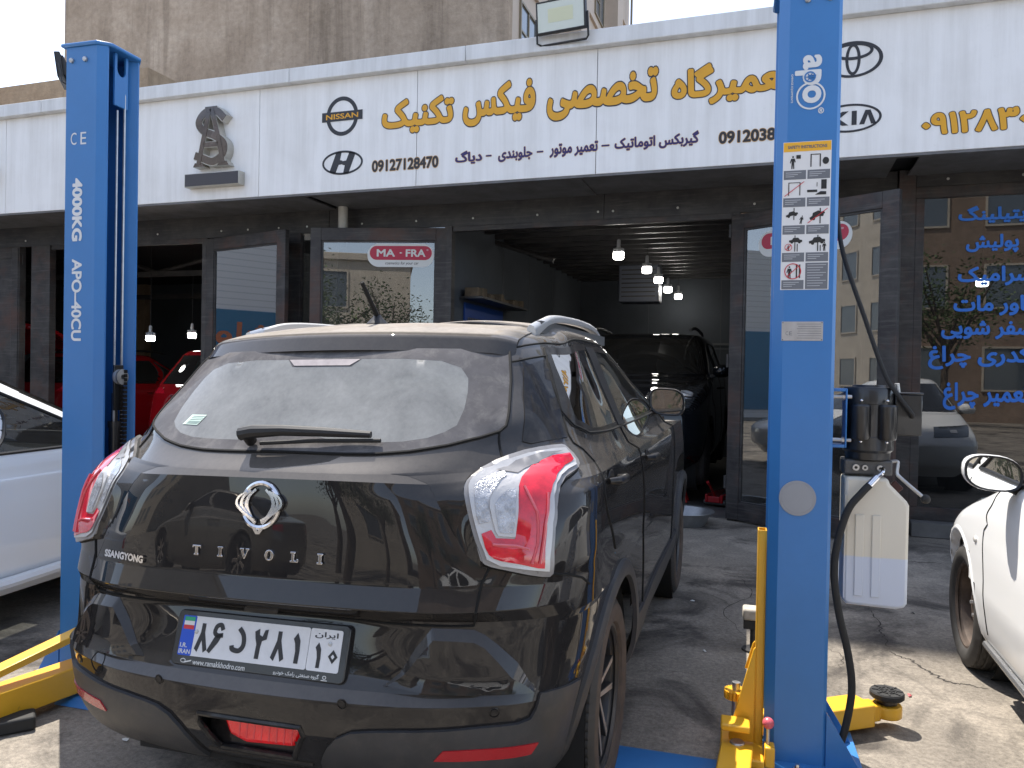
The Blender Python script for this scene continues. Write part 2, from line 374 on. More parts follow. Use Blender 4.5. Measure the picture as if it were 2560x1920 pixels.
# beam of black sheet over the openings, with its screws
mb = MB()
for a, b, zb in ((-16, -5.05, 3.08), (-5.045, -1.72, 3.08), (-1.715, 1.08, 3.08), (1.24, 6.5, 3.235)): mb.box((a, 8.03, zb), (b, 8.09, 3.40))
wb(mb).build_each('beam', DARK, W, bev=.002)
mb = MB()
for x in (-9.9, -8.7, -7.6, -6.6, -6.2, -5.75, -5.35, -4.6, -3.9, -3.2, -2.45, -1.78, -1.62, -.95, -.2, .55, 1.5, 2.1, 2.9): mb.lathe([(.0001, 0), (.012, .001), (.013, .006), (.009, .010), (.0001, .011)], 10, Matrix.Translation((x, 8.028, 3.16 if x < 1.2 else 3.30)) @ Matrix.Rotation(R(90), 4, 'X'))
wb(mb).build_each('screw', mat('zinc', (.62, .6, .56), .35, .7), W)
# frame around openings
def post(x0, x1, z1=3.08, y0=8.0, y1=8.1, z0=0): wb(MB().box((x0, y0, z0), (x1, y1, z1))).build('door_post', FRAME, W, bev=.004)
for a, b, z in ((-10.40, -9.98, 3.08), (-9.76, -9.42, 3.08), (-6.87, -6.79, 3.08), (-5.28, -5.20, 3.08), (-5.62, -5.42, 3.08), (-3.53, -3.44, 3.08), (-.40, -.33, 3.08), (1.09, 1.235, 3.40), (2.9, 3.0, 3.235), (5.0, 5.12, 3.235)): post(a, b, z)
mb = MB()
for a, b in ((-9.42, -6.87), (-3.44, -.40)): mb.box((a, 8.02, 3.02), (b, 8.08, 3.079))
wb(mb).build_each('door_head', FRAME, W, bev=.003)
# narrow fixed lights between the doors
for a, b in ((-5.42, -5.28), (-5.199, -3.531)):
    wb(MB().box((a, 8.04, .12), (b, 8.048, 3.08))).build('fixed_light', GLASS, W)
wb(MB().box((-5.62, 8.0, 0), (-3.53, 8.1, .119))).build('plinth', DARK, W)
wb(MB().box((-16, 8.04, .1), (-10.40, 8.05, 3.08))).build('fixed_light', GLASS, W)
wb(MB().box((-.329, 8.04, .12), (1.089, 8.048, 3.08))).build('fixed_light', GLASS, W)
wb(MB().box((-.33, 8.0, 0), (1.09, 8.09, .118))).build('plinth', DARK, W)
# doors that stand open
def door(hinge, free, z0, z1, st, label, sticker=None, hinges=True):
    d = Vector((free[0]-hinge[0], free[1]-hinge[1], 0)); L = d.length; M = plane_M((hinge[0], hinge[1]-8.05, 0), d, (0, 0, 1))
    f = MB(); fw_ = .145; ft = .03
    f.box((0, z0, -ft), (st, z1, ft), M).box((L-st, z0, -ft), (L, z1, ft), M).box((st, z1-fw_, -ft), (L-st, z1, ft), M).box((st, z0, -ft), (L-st, z0+.17, ft), M)
    o = f.build('door', FRAME, W, bev=.004); o['label'] = label
    b = MB(); e = .018
    for x0, x1, y0, y1 in ((st, st+e, z0+.17, z1-fw_), (L-st-e, L-st, z0+.17, z1-fw_), (st+e, L-st-e, z1-fw_-e, z1-fw_), (st+e, L-st-e, z0+.17, z0+.17+e)): b.box((x0, y0, -.018), (x1, y1, .018), M)
    b.build('glazing_bead', DARK, o, bev=.002)
    MB().box((st+.004, z0+.174, -.003), (L-st-.004, z1-fw_-.004, .003), M).build('door_glass', GLASS, o)
    k = MB()
    for z in (z1-.22, z0+.3, (z0+z1)/2): k.tube([M @ Vector((-.012, z, .03)), M @ Vector((-.012, z+.13, .03))], .014, 10)
    k.build_each('hinge', DARK, o)
    return o, M, L
STW = mat('sticker_white', (.62, .63, .62), .35); STR = mat('sticker_crimson', (.42, .015, .05), .35); STK = mat('sticker_black', (.02, .02, .02), .4)
def oval_sticker(o, M, x0, x1, z0, z1, side, rev=False):
    w, h = x1-x0, z1-z0; c = ((x0+x1)/2, (z0+z1)/2)
    T = M @ Matrix.Translation((c[0], c[1], 0))
    if side < 0: T = T @ Matrix.Rotation(PI, 4, 'Y')
    T = T @ Matrix.Translation((0, 0, .004))
    def pill(w, h, dy=0): 
        r = h/2; p = []
        for k in range(17): a = -PI/2+PI*k/16; p.append((w/2-r+r*math.cos(a), r*math.sin(a)+dy))
        for k in range(17): a = PI/2+PI*k/16; p.append((-w/2+r+r*math.cos(a), r*math.sin(a)+dy))
        return p
    MB().prism(pill(w, h), 0, .001, T).build('sticker', STW, o)
    MB().prism(pill(w*.93, h*.60, h*.10), .0012, .002, T).build('sticker_band', STR, o)
    x = MB(); add_text(x, 'MA', T, -w*.36, -w*.085, -h*.06, h*.26, off=.03, z=.0025); add_text(x, 'FRA', T, w*.075, w*.37, -h*.06, h*.26, off=.03, z=.0025)
    add_text(x, '®', T, w*.385, w*.415, h*.2, h*.27, z=.0025); x.prism([(-.018, h*.1), (0, h*.075), (.018, h*.1), (0, h*.14)], .0021, .0025, T)
    x.build('sticker_lettering', STW, o, smooth=False)
    x = MB(); add_text(x, 'cosmetics for your car', T, -w*.23, w*.27, -h*.43, -h*.27, off=.008, shear=.2, z=.0015); x.build('sticker_small_print', STK, o, smooth=False)
o, M, L = door((-3.51, 8.03), (-5.04, 7.65), .02, 3.06, .125, 'open glazed door leaf with an oval crimson sticker, left of the main opening')
oval_sticker(o, M, L-1.43, L-.66, 2.62, 2.885, -1)
o2, M2, L2 = door((-6.80, 8.03), (-5.37, 7.66), .02, 3.06, .145, 'open door leaf with rusty brown frame reflecting a pale shed')
o3, M3, L3 = door((-.40, 8.03), (1.0, 7.23), .02, 3.05, .14, 'open glazed door leaf standing behind the pump unit')
oval_sticker(o3, M3, .29, 1.21, 2.60, 2.85, 1)
door((-10.0, 8.02), (-11.3, 7.99), .02, 3.06, .12, 'glazed leaf at the far left end')
# right-hand shop window with blue lettering
wo = wb(MB().box((1.235, 8.01, 3.13), (6.5, 8.09, 3.2345)).box((1.235, 8.0, .14), (6.5, 8.1, .26)).box((1.236, 8.01, .26), (1.31, 8.09, 3.13))).build('shop_window', FRAME, W, bev=.004)
wb(MB().box((1.31, 8.04, .26), (2.899, 8.05, 3.13)).box((3.001, 8.04, .26), (4.999, 8.05, 3.13)).box((5.121, 8.04, .26), (6.5, 8.05, 3.13))).build_each('window_pane', GLASSB, wo)
BLUEL = mat('blue_vinyl', (.015, .16, .62), .45)
T = XZ((0, -.02, 0)); x = MB()
for s, a, b, z0, z1 in (('دیتیلینگ', 1.593, 2.22, 2.88, 3.04), ('پولیش', 1.66, 2.08, 2.607, 2.777), ('سرامیک', 1.60, 2.20, 2.308, 2.487), ('کاور مات', 1.571, 2.23, 2.037, 2.222), ('صفر شویی', 1.475, 2.23, 1.822, 1.991), ('کدری چراغ', 1.373, 2.20, 1.540, 1.761), ('تعمیر چراغ', 1.503, 2.20, 1.169, 1.425)):
    add_text(x, s, T, a, b, z0, z1, off=.035)
x.build('window_lettering', BLUEL, wo, smooth=False)
wb(MB().box((1.236, 7.86, 0), (6.5, 8.1, .139))).build('plinth', mat('grey_kerb', (.12, .115, .11), .8, var=.3), W, bev=.01)
# inside: walls, ceiling with battens, floor
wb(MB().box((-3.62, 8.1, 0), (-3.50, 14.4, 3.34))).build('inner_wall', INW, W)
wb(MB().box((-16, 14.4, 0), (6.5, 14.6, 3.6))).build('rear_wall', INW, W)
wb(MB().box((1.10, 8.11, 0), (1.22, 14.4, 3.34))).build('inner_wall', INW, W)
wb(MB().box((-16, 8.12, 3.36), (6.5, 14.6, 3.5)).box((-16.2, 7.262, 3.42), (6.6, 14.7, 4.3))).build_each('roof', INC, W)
wb(MB().box((-16.2, 8.0, 0), (-16.0, 14.6, 3.6)).box((6.5, 8.0, 0), (6.7, 14.6, 3.6))).build_each('side_wall', INW, W)
mb = MB()
for k in range(16): mb.box((-3.49, 8.4+k*.38, 3.20), (1.09, 8.46+k*.38, 3.34))
wb(mb).build_each('ceiling_batten', DARK, W)
mb = MB().box((-1.5, 8.5, 3.342), (1.05, 14.2, 3.352))
wb(mb).build('ceiling_foil', FOIL, W)
wb(MB().box((-3.49, 8.11, .001), (1.09, 14.39, .006)).box((-15.9, 8.11, .001), (-3.63, 14.39, .006)).box((1.23, 8.11, .001), (6.4, 14.39, .006))).build_each('inner_floor', FLR, W)
mb = MB()
for y in (9.9, 11.1, 12.4): mb.box((-3.499, y, .8), (-3.494, y+.006, 3.2))
for x in (-2.2, -.9, .3): mb.box((x, 14.392, .8), (x+.006, 14.399, 3.2))
mb.box((-3.4, 14.39, 1.95), (1.0, 14.399, 1.965)); mb.box((-1.2, 14.37, 2.02), (.3, 14.399, 2.06)); mb.box((-3.49, 11.2, 2.06), (-3.47, 11.75, 2.09))
wb(mb).build_each('wall_trunking', mat('conduit_grey', (.12, .125, .13), .6), W)
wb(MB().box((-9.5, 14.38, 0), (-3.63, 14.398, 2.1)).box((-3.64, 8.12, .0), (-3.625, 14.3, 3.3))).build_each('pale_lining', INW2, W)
mb = MB()
for k in range(4): mb.tube([(-15.5+k*3.2, 9.6, 2.9), (-13.5+k*3.2, 9.6, 3.3), (-12.3+k*3.2, 9.6, 2.9)], .035, 8)
mb.box((-15.9, 9.56, 2.84), (-3.7, 9.64, 2.92)); mb.box((-15.9, 11.4, 2.7), (-3.7, 11.48, 2.78))
wb(mb).build_each('roof_truss', DARK, W)

# things on and inside the building
def chain(pts): return pts
DP = MB().tube([(-4.77, 7.88, .05), (-4.77, 7.88, 3.35)], .055, 16)
for z in (.7, 1.7, 2.75): DP.lathe([(.056, 0), (.062, 0), (.062, .04), (.056, .04)], 16, Matrix.Translation((-4.77, 7.88, z)))
tag(DP.build('drainpipe', mat('cream_pipe', (.50, .49, .45), .45, var=.15, vscale=6)), 'cream downpipe from soffit to ground behind the door with the crimson sticker', 'drainpipe')
LED = mat('lit_bulb', (1, 1, 1), .4, emit=(1, .97, .9), estr=16); PLA = mat('lamp_white_plastic', (.55, .56, .58), .4); CORD = mat('black_cord', (.015, .015, .015), .6)
def bulb_lamp(x, y, z, label, sc=1.):
    t = thing('pendant_lamp', label, 'lamp', (x, y, z), 0, 'pendant lamps hanging in the garages')
    MB().lathe([(.0001, -.075*sc), (.05*sc, -.073*sc), (.062*sc, -.06*sc), (.062*sc, .005), (.056*sc, .012)], 20).build('bulb', LED, t)
    b = MB().lathe([(.060*sc, .006), (.062*sc, .03), (.045*sc, .055), (.024*sc, .07), (.022*sc, .15), (.012*sc, .165), (.0001, .166)], 20)
    for k in range(12):
        a = k*PI/6; b.box((.044*sc, -.002, .02), (.066*sc, .002, .055), Matrix.Rotation(a, 4, 'Z'))
    b.build('lamp_socket', PLA, t)
    MB().tube([(0, 0, .165), (0, 0, 3.34-z)], .004, 6).build('cord', CORD, t)
    return t
for (x, y, z), lb in zip(((-1.76, 9.1, 2.89), (-1.63, 10.45, 2.90), (-1.62, 11.5, 2.89), (-1.64, 12.75, 2.885), (-1.60, 13.85, 2.885)),
        ('lit bulb lamp nearest the garage door, largest of the row', 'lit bulb lamp second from the garage door', 'small lit bulb lamp in the middle of the row', 'lit bulb lamp second from the back wall', 'lit bulb lamp nearest the dark back wall, lowest in the picture')):
    bulb_lamp(x, y, z, lb)
bulb_lamp(-8.92, 9.3, 1.90, 'lit bulb lamp in the left garage, nearest the blue column')
bulb_lamp(-8.2, 12.6, 2.5, 'lit bulb lamp deep in the left garage, mostly hidden by the door frame')
bulb_lamp(-8.76, 10.0, 1.98, 'lit bulb lamp in the left garage over the red hatchback')
for x, y, z, lb in ((2.15, 9.6, 2.55, 'lit lamp behind the blue window lettering, left one of the pair'), (2.75, 9.6, 2.5, 'lit lamp behind the blue window lettering, right one of the pair')): bulb_lamp(x, y, z, lb)
# tool board and shelf on the garage wall
t = thing('tool_board', 'blue tool board with hanging spanners on the dark garage wall', 'tool board', (-3.49, 8.5, 1.0))
MB().box((.0, .0, .0), (.02, 1.35, 1.27)).build('board', mat('tool_board_blue', (.012, .05, .22), .5), t)
TST = mat('tool_steel', (.25, .25, .27), .35, .9); rr = random.Random(5)
for k in range(9):
    L = .12+.02*(k % 4); q = MB().box((0, -.01, -L), (.012, .01, 0)).lathe([(.008, -.004), (.02, -.004), (.02, .004), (.008, .004)], 10, Matrix.Translation((.006, 0, -L-.016)) @ Matrix.Rotation(R(90), 4, 'Y'), closed_prof=True)
    tag(q.build('hanging_spanner', TST, loc=(-3.4685, 8.59+.055*k, 2.1)), 'steel spanner hanging in the row on the blue tool board', 'spanner', 'spanners on the tool board')
for k in range(4): tag(MB().box((0, -.14+.02*k, 0), (.02, .14, .022)).box((.0, -.03, .0225), (.024, .03, .07)).build('hand_tool', TST, loc=(-3.4685, 9.42, 1.55+.12*k)), 'dark hand tool lying across pegs beside the spanners on the blue board', 'tool', 'hand tools on the tool board')
t = thing('wall_shelf', 'narrow shelf above the tool board with small boxes', 'shelf', (-3.49, 8.35, 2.3))
MB().box((.021, 0, 0), (.30, 1.75, .025)).build('shelf_board', DARK, t)
y = .03; CBD = mat('cardboard_dark', (.11, .08, .05), .8, var=.5, vscale=9)
while y < 1.62:
    w = rr.uniform(.06, .16); tag(MB().box((0, 0, 0), (rr.uniform(.1, .2), w, rr.uniform(.05, .12))).build('small_box', CBD, loc=(-3.43, 8.35+y, 2.3255), bev=.003), 'small dark box in the row on the shelf above the tool board', 'box', 'boxes on the wall shelf'); y += w+.012
t = thing('air_conditioner', 'pale box unit hanging under the garage ceiling behind the lamps', 'unit heater', (-2.05, 12.5, 2.62))
MB().box((-.32, -.2, 0), (.32, .2, .62)).build('casing', mat('unit_grey', (.10, .11, .14), .5), t, bev=.02)
mb = MB()
for k in range(7): mb.box((-.27, -.212, .08+.07*k), (.27, -.2, .10+.07*k))
mb.build('grille', DARK, t)
# metal basin on the ground by the door
t = thing('metal_basin', 'round zinc basin on the ground beside the garage opening', 'basin', (-.80, 7.62, 0))
MB().lathe([(.0001, .012), (.21, .012), (.275, .135), (.305, .14), (.307, .134), (.28, .128), (.215, .002), (.0001, .002)], 40).build('bowl', mat('zinc_sheet', (.26, .265, .27), .42, .7, var=.2, vscale=8), t)

# ------------------------------------------------------------------ floodlights and sign pieces on the fascia
FLB = mat('black_cast_housing', (.02, .02, .022), .5); LENS = mat('floodlight_lens', (.56, .60, .54), .25, coat=.5); LEDB = mat('led_plate', (.60, .62, .44), .4)
def floodlight(x, y, z, tilt, yaw, label):
    t = thing('floodlight', label, 'floodlight', (x, y, z), yaw, 'floodlights on the coping')
    M = Matrix.Translation((0, -.14, .20)) @ Matrix.Rotation(R(tilt), 4, 'X')
    f = MB(); w, h = .245, .145
    f.box((-w, -.02, -h), (w, .03, h), M).box((-w, -.032, h-.014), (w, -.0205, h), M).box((-w, -.032, -h), (w, -.0205, -h+.014), M).box((-w, -.032, -h+.0145), (-w+.014, -.0205, h-.0145), M).box((w-.014, -.032, -h+.0145), (w, -.0205, h-.0145), M)
    for k in range(9): f.box((-.2+.05*k-.004, .031, -h+.03), (-.2+.05*k+.004, .06, h-.03), M)
    f.build('housing', FLB, t, bev=.004)
    MB().box((-w+.015, -.027, -h+.015), (w-.015, -.0205, h-.015), M).build('lens', LENS, t)
    MB().box((-.125, -.0285, -.055), (.125, -.0275, .07), M).build('led_plate', LEDB, t)
    MB().tube([(-w-.012, -.14, .20), (-w-.012, -.10, -.01), (-w+.02, -.06, -.02), (w-.02, -.06, -.02), (w+.012, -.10, -.01), (w+.012, -.14, .20)], .011, 8).build('bracket', FLB, t)
    return t
floodlight(-1.93, 7.16, 4.60, 8, R(-6), 'white faced floodlight on the coping above the yellow lettering')
floodlight(-8.08, 7.18, 4.78, 8, R(-50), 'floodlight half hidden behind the top of the left blue column')
floodlight(1.27, 7.15, 4.72, 12, R(10), 'floodlight at the top edge right of the blue column')
YEL = mat('yellow_vinyl', (.72, .36, .018), .45, var=.10, vscale=3); BLK = mat('black_vinyl', (.022, .022, .028), .45); NAV = mat('navy_vinyl', (.025, .018, .12), .45); PEACH = mat('peach_vinyl', (.62, .38, .16), .5)
FA = XZ((0, 7.199, 0))
def letters(name, items, layers, label, group=None, cat='lettering'):
    t = thing(name, label, cat, (0, 7.2, 0), 0, group)
    for lname, m, off, z in layers:
        mb = MB()
        for s, a, b, z0, z1 in items: add_text(mb, s, FA, a, b, z0, z1, off=off, box=layers[-1][2], z=z)
        mb.xf(Matrix.Translation((0, -7.2, 0))).build(lname, m, t, smooth=False)
    return t
letters('sign_lettering', (('تکنیک', -3.91, -3.10, 3.89, 4.245), ('فیکس', -3.0, -2.24, 3.90, 4.315), ('تخصصی', -2.12, -1.055, 3.88, 4.295), ('تعمیرگاه', -.93, .12, 3.90, 4.275)), (('outline', BLK, .072, .001), ('face', YEL, .043, .0022)), 'large yellow Persian shop name with black outline on the white fascia')
letters('sign_lettering', (('دیاگ', -3.075, -2.785, 3.525, 3.66), ('–', -2.745, -2.685, 3.585, 3.60), ('جلوبندی', -2.615, -2.26, 3.52, 3.655), ('–', -2.215, -2.15, 3.585, 3.60), ('تعمیر موتور', -2.085, -1.61, 3.525, 3.655), ('–', -1.575, -1.50, 3.595, 3.61), ('گیربکس اتوماتیک', -1.45, -.675, 3.535, 3.675)), (('outline', PEACH, .064, .001), ('face', NAV, .036, .0022)), 'small navy line of Persian services under the yellow shop name')
letters('sign_lettering', (('09127128470', -4.02, -3.26, 3.515, 3.635),), (('outline', PEACH, .07, .001), ('face', BLK, .035, .0022)), 'black telephone number starting 0912712 beside the slanted H oval', 'telephone numbers')
letters('sign_lettering', (('09120383420', -.50, .26, 3.535, 3.645),), (('outline', PEACH, .07, .001), ('face', BLK, .035, .0022)), 'black telephone number starting 0912038, cut by the right blue column', 'telephone numbers')
letters('sign_lettering', (('۰۹۱۲۸۳۰۲۷۴۵', 1.14, 2.46, 3.475, 3.66),), (('outline', BLK, .07, .001), ('face', YEL, .042, .0022)), 'yellow Persian telephone digits at the right end of the fascia', 'telephone numbers')
def emblem(label, fn):
    t = thing('wall_emblem', label, 'emblem', (0, 7.199, 0), 0, 'car maker emblems painted on the fascia'); fn(t); return t
def e1(t):
    M = XZ((-4.386, 0, 4.134)); m = MB(); ring_mb(m, M, .193, .208, .042, .042, 0, .002); m.build('ring', BLK, t)
    MB().prism([(-.245, -.05), (.245, -.05), (.245, .05), (-.245, .05)], .0022, .004, M).build('bar', BLK, t, bev=.0)
    x = MB(); add_text(x, 'NISSAN', M, -.195, .195, -.028, .028, off=.02, z=.005); x.build('wording', YEL, t, smooth=False)
emblem('black ring emblem with a cross bar reading NISSAN left of the yellow name', e1)
def e2(t):
    M = XZ((-4.375, 0, 3.64)); m = MB(); ring_mb(m, M, .246, .128, .022, .022, 0, .002)
    for sx in (1, -1):
        p = [(-.155, -.088), (-.085, -.112), (-.045, -.02), (.0, -.016), (.0, .022), (-.03, .03), (-.01, .118), (-.075, .112)]
        p = [(a*sx, b*sx) for a, b in p]; m.prism(p, .0, .002, M)
    m.build('oval', BLK, t)
emblem('black oval emblem with a slanted H under the ring emblem', e2)
def e3(t):
    M = XZ((.60, 0, 4.172)); m = MB(); ring_mb(m, M, .235, .155, .030, .022, 0, .002); ring_mb(m, M, .06, .135, .024, .026, .0, .0026); ring_mb(m, M @ Matrix.Translation((0, .07, 0)), .16, .075, .026, .026, 0, .0023); m.build('ovals', BLK, t)
emblem('black emblem of three crossing ovals right of the blue column', e3)
def e4(t):
    M = XZ((.585, 0, 3.672)); m = MB(); ring_mb(m, M, .25, .122, .02, .018, 0, .002)
    m.prism([(-.17, -.06), (-.13, -.06), (-.13, -.012), (-.06, -.06), (-.01, -.06), (-.085, .0), (-.01, .06), (-.06, .06), (-.13, .012), (-.13, .06), (-.17, .06)], 0, .002, M)
    m.prism([(.015, -.06), (.055, -.06), (.055, .06), (.015, .06)], 0, .002, M); m.prism([(.075, -.06), (.115, -.06), (.142, .022), (.168, -.06), (.208, -.06), (.162, .06), (.122, .06)], 0, .002, M)
    m.build('oval', BLK, t)
emblem('black oval emblem reading KIA under the crossing ovals', e4)
# raised letter box monogram, box below it, round boss at the left edge
STEEL = mat('stainless_edge', (.50, .48, .43), .35, .6, var=.2, vscale=6); BRZ = mat('tinted_acrylic', (.07, .052, .045), .25, coat=.6, var=.6, vscale=5)
t = thing('letter_sign', 'raised bronze monogram of an S twined with an A on the fascia', 'sign', (-5.99, 7.199, 4.02))
M = XZ((0, 0, 0)); sp = []; a = curve([(.16, .20), (.05, .285), (-.10, .27), (-.19, .17), (-.12, .07), (.06, .0), (.19, -.09), (.17, -.22), (.02, -.30), (-.12, -.25), (-.235, -.27)], 6)
def stroke(mb, pts, w, z0, z1, M):
    L = []; Rr = []
    for i, p in enumerate(pts):
        d = (pts[min(i+1, len(pts)-1)]-pts[max(i-1, 0)]).normalized(); n = Vector((-d.y, d.x)) if len(d) == 2 else Vector((-d.y, d.x, 0)); ww = w(i/(len(pts)-1)) if callable(w) else w
        L.append(p+n*ww/2); Rr.append(p-n*ww/2)
    v = []
    for l, r in zip(L, Rr): v += [M @ Vector((l.x, l.y, z0)), M @ Vector((l.x, l.y, z1)), M @ Vector((r.x, r.y, z0)), M @ Vector((r.x, r.y, z1))]
    n = len(pts); fs = [(0, 1, 3, 2), (4*n-4, 4*n-2, 4*n-1, 4*n-3)]
    for i in range(n-1):
        a = 4*i; b = a+4; fs += [(a+1, b+1, b+3, a+3)[::-1], (a, a+1, b+1, b)[::-1], (a+2, b+2, b+3, a+3)[::-1], (a, b, b+2, a+2)[::-1]]
    mb.add(v, fs); return mb
a = [Vector((p.x, p.y, 0)) for p in curve([(p[0], p[1], 0) for p in [(.17, .19), (.06, .28), (-.09, .27), (-.175, .17), (-.11, .07), (.05, .0), (.165, -.09), (.15, -.21), (.02, -.28), (-.12, -.235), (-.225, -.20)]], 6)]
def mono(w, z0, z1, nm, m):
    mb = MB(); stroke(mb, a, w, z0, z1, M)
    for pts in ([(-.03, .31, 0), (-.10, .0, 0), (-.17, -.30, 0)], [(.0, .31, 0), (.09, -.0, 0), (.16, -.30, 0)], [(-.10, -.09, 0), (.09, -.09, 0)]): stroke(mb, [Vector(q) for q in pts], w*.66, z0+.0004, z1+.004, M)
    for x in (-.17, .16): mb.prism([(x-.075, -.33), (x+.075, -.33), (x+.05, -.285), (x-.05, -.285)], z0, z1-.0006, M)
    mb.prism([(-.09, .30), (.07, .30), (.07, .335), (-.09, .335)], z0, z1-.0009, M)
    mb.build(nm, m, t, smooth=False)
mono(.10, .0, .098, 'return_edge', STEEL); mono(.082, .0985, .104, 'face', BRZ)
t = thing('box_sign', 'shallow dark blank box sign under the raised monogram', 'sign', (-5.985, 7.199, 3.546))
MB().box((-.37, -.10, -.075), (.37, 0, .075)).build('casing', STEEL, t, bev=.004); MB().box((-.36, -.104, -.067), (.36, -.1005, .067)).build('face', mat('dark_acrylic', (.045, .045, .055), .3), t)
t = thing('round_sign', 'round steel boss sign at the left edge of the fascia', 'sign', (-9.52, 7.199, 3.855))
MB().lathe([(.0001, .10), (.15, .10), (.17, .09), (.175, 0)], 32, Matrix.Rotation(R(90), 4, 'X')).build('boss', STEEL, t); MB().lathe([(.0001, .104), (.12, .104), (.13, .1005)], 32, Matrix.Rotation(R(90), 4, 'X')).build('boss_face', BRZ, t)

# ------------------------------------------------------------------ buildings behind
def render_wall(name, c0, c1, c2):
    m, t, p = newmat(name); v = coords(t); st = noise(t, coords(t, (1, 1, .10)), .55, 6, .7, .6); st2 = noise(t, coords(t, (1, 1, .05)), 1.9, 5, .65, .8); bl = noise(t, v, .35, 7, .65, .5); fi = noise(t, v, 5, 8, .75)
    c = ramp(t, bl, [(.3, c0), (.55, c1), (.75, c2)]); c = mixc(t, math_(t, 'MULTIPLY', ramp(t, st, [(.5, (0, 0, 0)), (.64, (1, 1, 1))]), .5), c, tuple(x*.55 for x in c0)); c = mixc(t, math_(t, 'MULTIPLY', ramp(t, st2, [(.56, (0, 0, 0)), (.66, (1, 1, 1))]), .38), c, tuple(x*.5 for x in c0))
    c = mixc(t, 1.0, c, ramp(t, fi, [(.3, (.78, .78, .78)), (.7, (1.18, 1.18, 1.18))]), 'MULTIPLY'); t.links.new(c, p.inputs['Base Color']); p.inputs['Roughness'].default_value = .95; p.inputs['Specular IOR Level'].default_value = .1
    t.links.new(bump(t, math_(t, 'ADD', fi, bl), .8, .06), p.inputs['Normal']); return m
CW = render_wall('weathered_cement_render', (.31, .24, .18), (.42, .335, .26), (.54, .45, .365)); CW2 = render_wall('brown_cement_render', (.34, .24, .16), (.42, .31, .21), (.50, .38, .27))
BEI = mat('beige_stone_cladding', (.46, .38, .31), .7, var=.12, vscale=.8); WIN = mat('dark_window_pane', (.10, .12, .14), .08, spec=.8); WFR = mat('bronze_window_frame', (.22, .18, .12), .5)
B = thing('apartment_block', 'tall block with blank weathered cement side and beige windowed front', 'building', (-15.8, 21, 0)); TOP = 47.4  # unseen top: height picked so its shadow edge falls across the forecourt
MB().box((-8.35, 0, 0), (8.39, .4, TOP)).build('party_wall', CW, B); MB().box((-8.35, .401, 0), (8.33, 19.2, TOP-.1)).build('block_body', BEI, B)
for k in range(0, 15):
    z = 2.6+k*2.85
    MB().box((8.331, .5, z-.55), (8.44, 19, z-.38)).build('cornice', BEI, B)
    for y in (1.2, 4.2, 8.2, 11.2, 15.0):
        fr = MB().box((8.331, y, z), (8.40, y+1.7, z+.07)).box((8.331, y, z+1.55), (8.40, y+1.7, z+1.62)).box((8.331, y, z+.0705), (8.40, y+.07, z+1.5495)).box((8.331, y+1.63, z+.0705), (8.40, y+1.7, z+1.5495)).box((8.331, y+.82, z+.0705), (8.39, y+.88, z+1.5495)).box((8.331, y+.0705, z+.72), (8.385, y+.8195, z+.78)).build('window', WFR, B)
        MB().box((8.3305, y+.07, z+.07), (8.35, y+1.63, z+1.55)).build('window_pane', WIN, fr)
    MB().box((8.331, 6.5, z-.35), (8.95, 7.7, z+2.2)).build('bay', BEI, B); MB().box((8.331, 13.4, z-.35), (8.9, 14.6, z+2.2)).build('bay', BEI, B)
    MB().tube([(8.6, 18.4, z-.6), (8.6, 18.4, z+2.25)], .06, 8).build('rainwater_pipe', WFR, B)
mb = MB().box((-2.1, 0, 0), (2.6, 6, 8.36)); tag(mb.build('rendered_house', CW2, loc=(-16.4, 14.2, 0)), 'lower brown rendered house behind the left blue column', 'building')

# ------------------------------------------------------------------ two-post car lift
def lift_paint(name, col, wear, amt):
    m, t, p = newmat(name); v = coords(t); f = noise(t, v, 2.2, 6, .65, .3); s = noise(t, v, 38, 6, .78)
    c = mixc(t, ramp(t, f, [(.3, (0, 0, 0)), (.8, (.6, .6, .6))]), col, tuple(x*.72 for x in col)); c = mixc(t, math_(t, 'MULTIPLY', ramp(t, s, [(.66, (0, 0, 0)), (.74, (1, 1, 1))]), amt), c, wear)
    t.links.new(c, p.inputs['Base Color']); t.links.new(math_(t, 'MULTIPLY_ADD', f, .22, .28), p.inputs['Roughness']); p.inputs['Coat Weight'].default_value = .25; p.inputs['Coat Roughness'].default_value = .2
    t.links.new(bump(t, noise(t, v, 160, 3, .6), .06, .002), p.inputs['Normal']); return m
BLUE = lift_paint('blue_lift_paint', (.040, .195, .50), (.05, .07, .12), .5); YELP = lift_paint('yellow_lift_paint', (.80, .43, .025), (.12, .07, .03), .7)
BLKP = mat('black_motor_paint', (.012, .012, .013), .33, coat=.3, var=.4, vscale=9, bmp=.08, bscale=90); RUB = mat('black_rubber', (.018, .018, .018), .75, bmp=.1, bscale=120)
CHR = mat('chrome', (.72, .72, .74), .08, 1.); ZNC = mat('galvanised', (.50, .50, .50), .34, .8, var=.2, vscale=20); DEC = mat('white_decal', (.68, .70, .72), .45); GRYD = mat('grey_plastic_disc', (.30, .31, .33), .5, var=.08)
CHAINM = mat('oily_chain', (.035, .03, .028), .4, .7); PINK = mat('faded_red_ball', (.62, .11, .14), .35, coat=.3); ORG = mat('orange_decal', (.80, .42, .03), .45); GRC = mat('caption_grey', (.15, .16, .18), .5); DWH = mat('decal_white', (.72, .72, .72), .4); DRD = mat('decal_red', (.55, .02, .04), .4); PLATE = mat('silver_type_plate', (.48, .47, .47), .35, .5, var=.12, vscale=30)
TANKM = mat('milky_plastic', (.62, .64, .66), .32, var=.05, vscale=4)
m_, t_, p_ = newmat('tank_with_oil'); zc = node(t_, 'ShaderNodeSeparateXYZ'); tc_ = node(t_, 'ShaderNodeTexCoord'); t_.links.new(tc_.outputs['Object'], zc.inputs[0])
